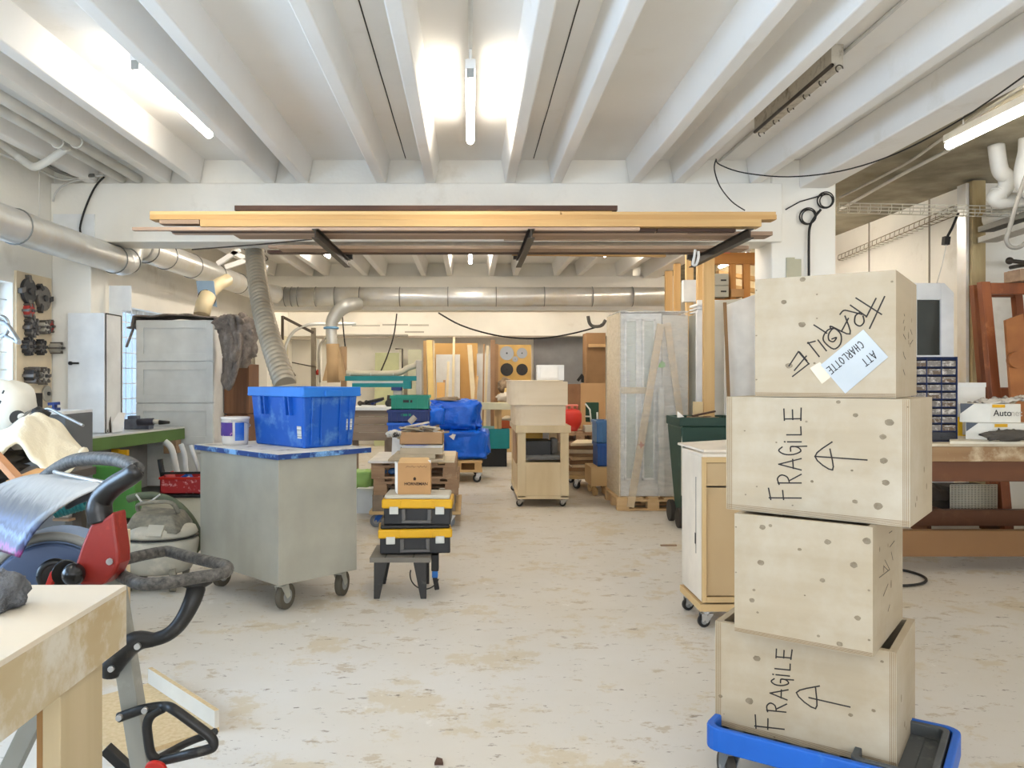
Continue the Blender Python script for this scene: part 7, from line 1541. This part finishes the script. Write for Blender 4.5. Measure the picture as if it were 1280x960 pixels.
b = MB(); b.prism([(X(543, FY(957)), FY(957), .001), (X(554, FY(957)), FY(957), .001), (X(553, FY(952)), FY(952), .001), (X(546, FY(950)), FY(950), .001)], (0, 0, .01)); solo('floor_chip', 'small dark wood chip on the floor at the bottom centre', 'chip', b, DKW)

# ================================================================== far left corner: roller door, tracks, column
b = MB(); b.box(XL + .005, XL + .05, 13.95, 15.9, 0, 2.15)
for k in range(1, 4): b.box(XL + .05, XL + .054, 13.95, 15.9, k * .53, k * .53 + .012)
solo('sectional_door', 'cream sectional garage door at the far left corner', 'door', b, mat('door_cream', (226, 218, 190), .6))
rt = thing('door_track', 'grey steel curved track of the garage door at the far left', 'track', P(362, 480, 15.0))
b = MB(); b.tube([P(355, 475, 15.0), P(356, 440, 15.0), P(360, 425, 15.0), P(368, 414, 15.0), P(380, 408, 15.0), P(395, 405, 15.0), P(445, 405, 15.2)], .03, 8); part(rt, 'curved_track', b, mat('track_steel', (188, 190, 190), .4), 0, True)
b = MB(); b.tube([P(400, 478, 15.6), P(399, 440, 15.6), P(402, 428, 15.6), P(412, 420, 15.6), P(430, 419, 15.6), P(510, 419.5, 16.0)], .022, 8); part(rt, 'rear_track', b, mat('track_dark', (150, 146, 136), .5), 0, True)
b = MB(); b.box(X(352, 15), X(355, 15), 14.95, 15.0, Z(425, 15), Z(395, 15)); b.bar(P(353, 396, 15), P(392, 416, 15), .05, .05); part(rt, 'bracket', b, DSTEEL, 0, True)
b = MB(); b.box(X(390, 15.7), X(395, 15.7), 15.6, 15.7, 0, Z(410, 15.7)); solo('corner_pillar', 'dark slim pillar at the far left corner', 'pillar', b, mat('dark_pillar', (120, 112, 98), .6))
for px, m in ((398, WCABLE), (401.5, PV)): b = MB(); b.cyl((X(px, 15.9), 15.85, 0), (X(px, 15.9), 15.85, 2.1), .025, 8); solo('heating_pipe', ['left of the two slim pale pipes standing in the far left corner', 'right of the two slim pale pipes standing in the far left corner'][0 if px < 400 else 1], 'pipe', b, m)
b = MB(); b.blob(P(397, 466, 15.7), .04, .04, .06, .3, 10, 1, .3); solo('red_valve', 'red valve on the slim pipes', 'valve', b, REDP)
b = MB(); b.blob(P(409, 443, 16.1) + Vector((0, .38, 0)), .04, .03, .05, .1, 10, 2, 0); solo('door_bell', 'small dark round fitting on the back wall', 'fitting', b, DSTEEL)
b = MB(); b.tube([P(365, 453, 15.2), P(380, 456, 15.3), P(395, 459, 15.5)], .012, 6); b.tube([P(360, 458, 15.1), P(366, 466, 15.1), P(369, 470, 15.1)], .02, 6); solo('door_rope', 'thin dark rope of the garage door', 'rope', b, DSTEEL)
for i, (pts, r, lb) in enumerate((([(428, 396, 13.9), (430, 420, 13.9), (432, 440, 13.9), (433, 464, 13.9)], .012, 'dark cable hanging straight beside the suction pipe'), ([(496, 392, 13.9), (492, 420, 13.9), (484, 445, 13.9), (476, 464, 13.9)], .012, 'dark cable hanging in a bow to the teal machine'),
    ([(548, 391, 13.9), (575, 406, 13.9), (610, 417, 13.9), (645, 422.5, 13.9), (680, 422.5, 13.9), (715, 417, 13.9), (745, 409, 13.9), (752, 405, 13.9)], .014, 'long dark cable sagging across before the back wall'),
    ([(735, 395, 13.9), (737, 404, 13.9), (742, 408, 13.9), (752, 407, 13.9), (757, 400, 13.9)], .03, 'thick grey cable bundle below the second beam at the right'))):
    b = MB(); b.tube([P(x, y, Y) for x, y, Y in pts], r, 7); solo('hanging_cable', lb, 'cable', b, CABLE if i < 3 else mat('mid_cable', (120, 118, 112), .6))
for i, (a, c_, py, lb) in enumerate(((440, 475, 407, 'longest thin rail under the far ceiling left'), (478, 510, 406, 'thin rail under the far ceiling beside the longest'), (512, 536, 406.5, 'short thin rail under the far ceiling'), (506, 530, 415, 'lower short thin rail on the far beam'))):
    b = MB(); b.bar(P(a, py, 15.4), P(c_, py, 15.4), .03, .03); solo('thin_rail', lb, 'rail', b, mat('rail_grey', (170, 166, 154), .5))
b = MB(); b.box(XL + .01, X(395, 16.09), 16.08, 16.095, 2.1, 2.16); b.box(X(395, 16.09), X(700, 16.09), 16.075, 16.095, 2.14, 2.18); struct('trim_2', b, mat('seam', (170, 160, 145), .8))
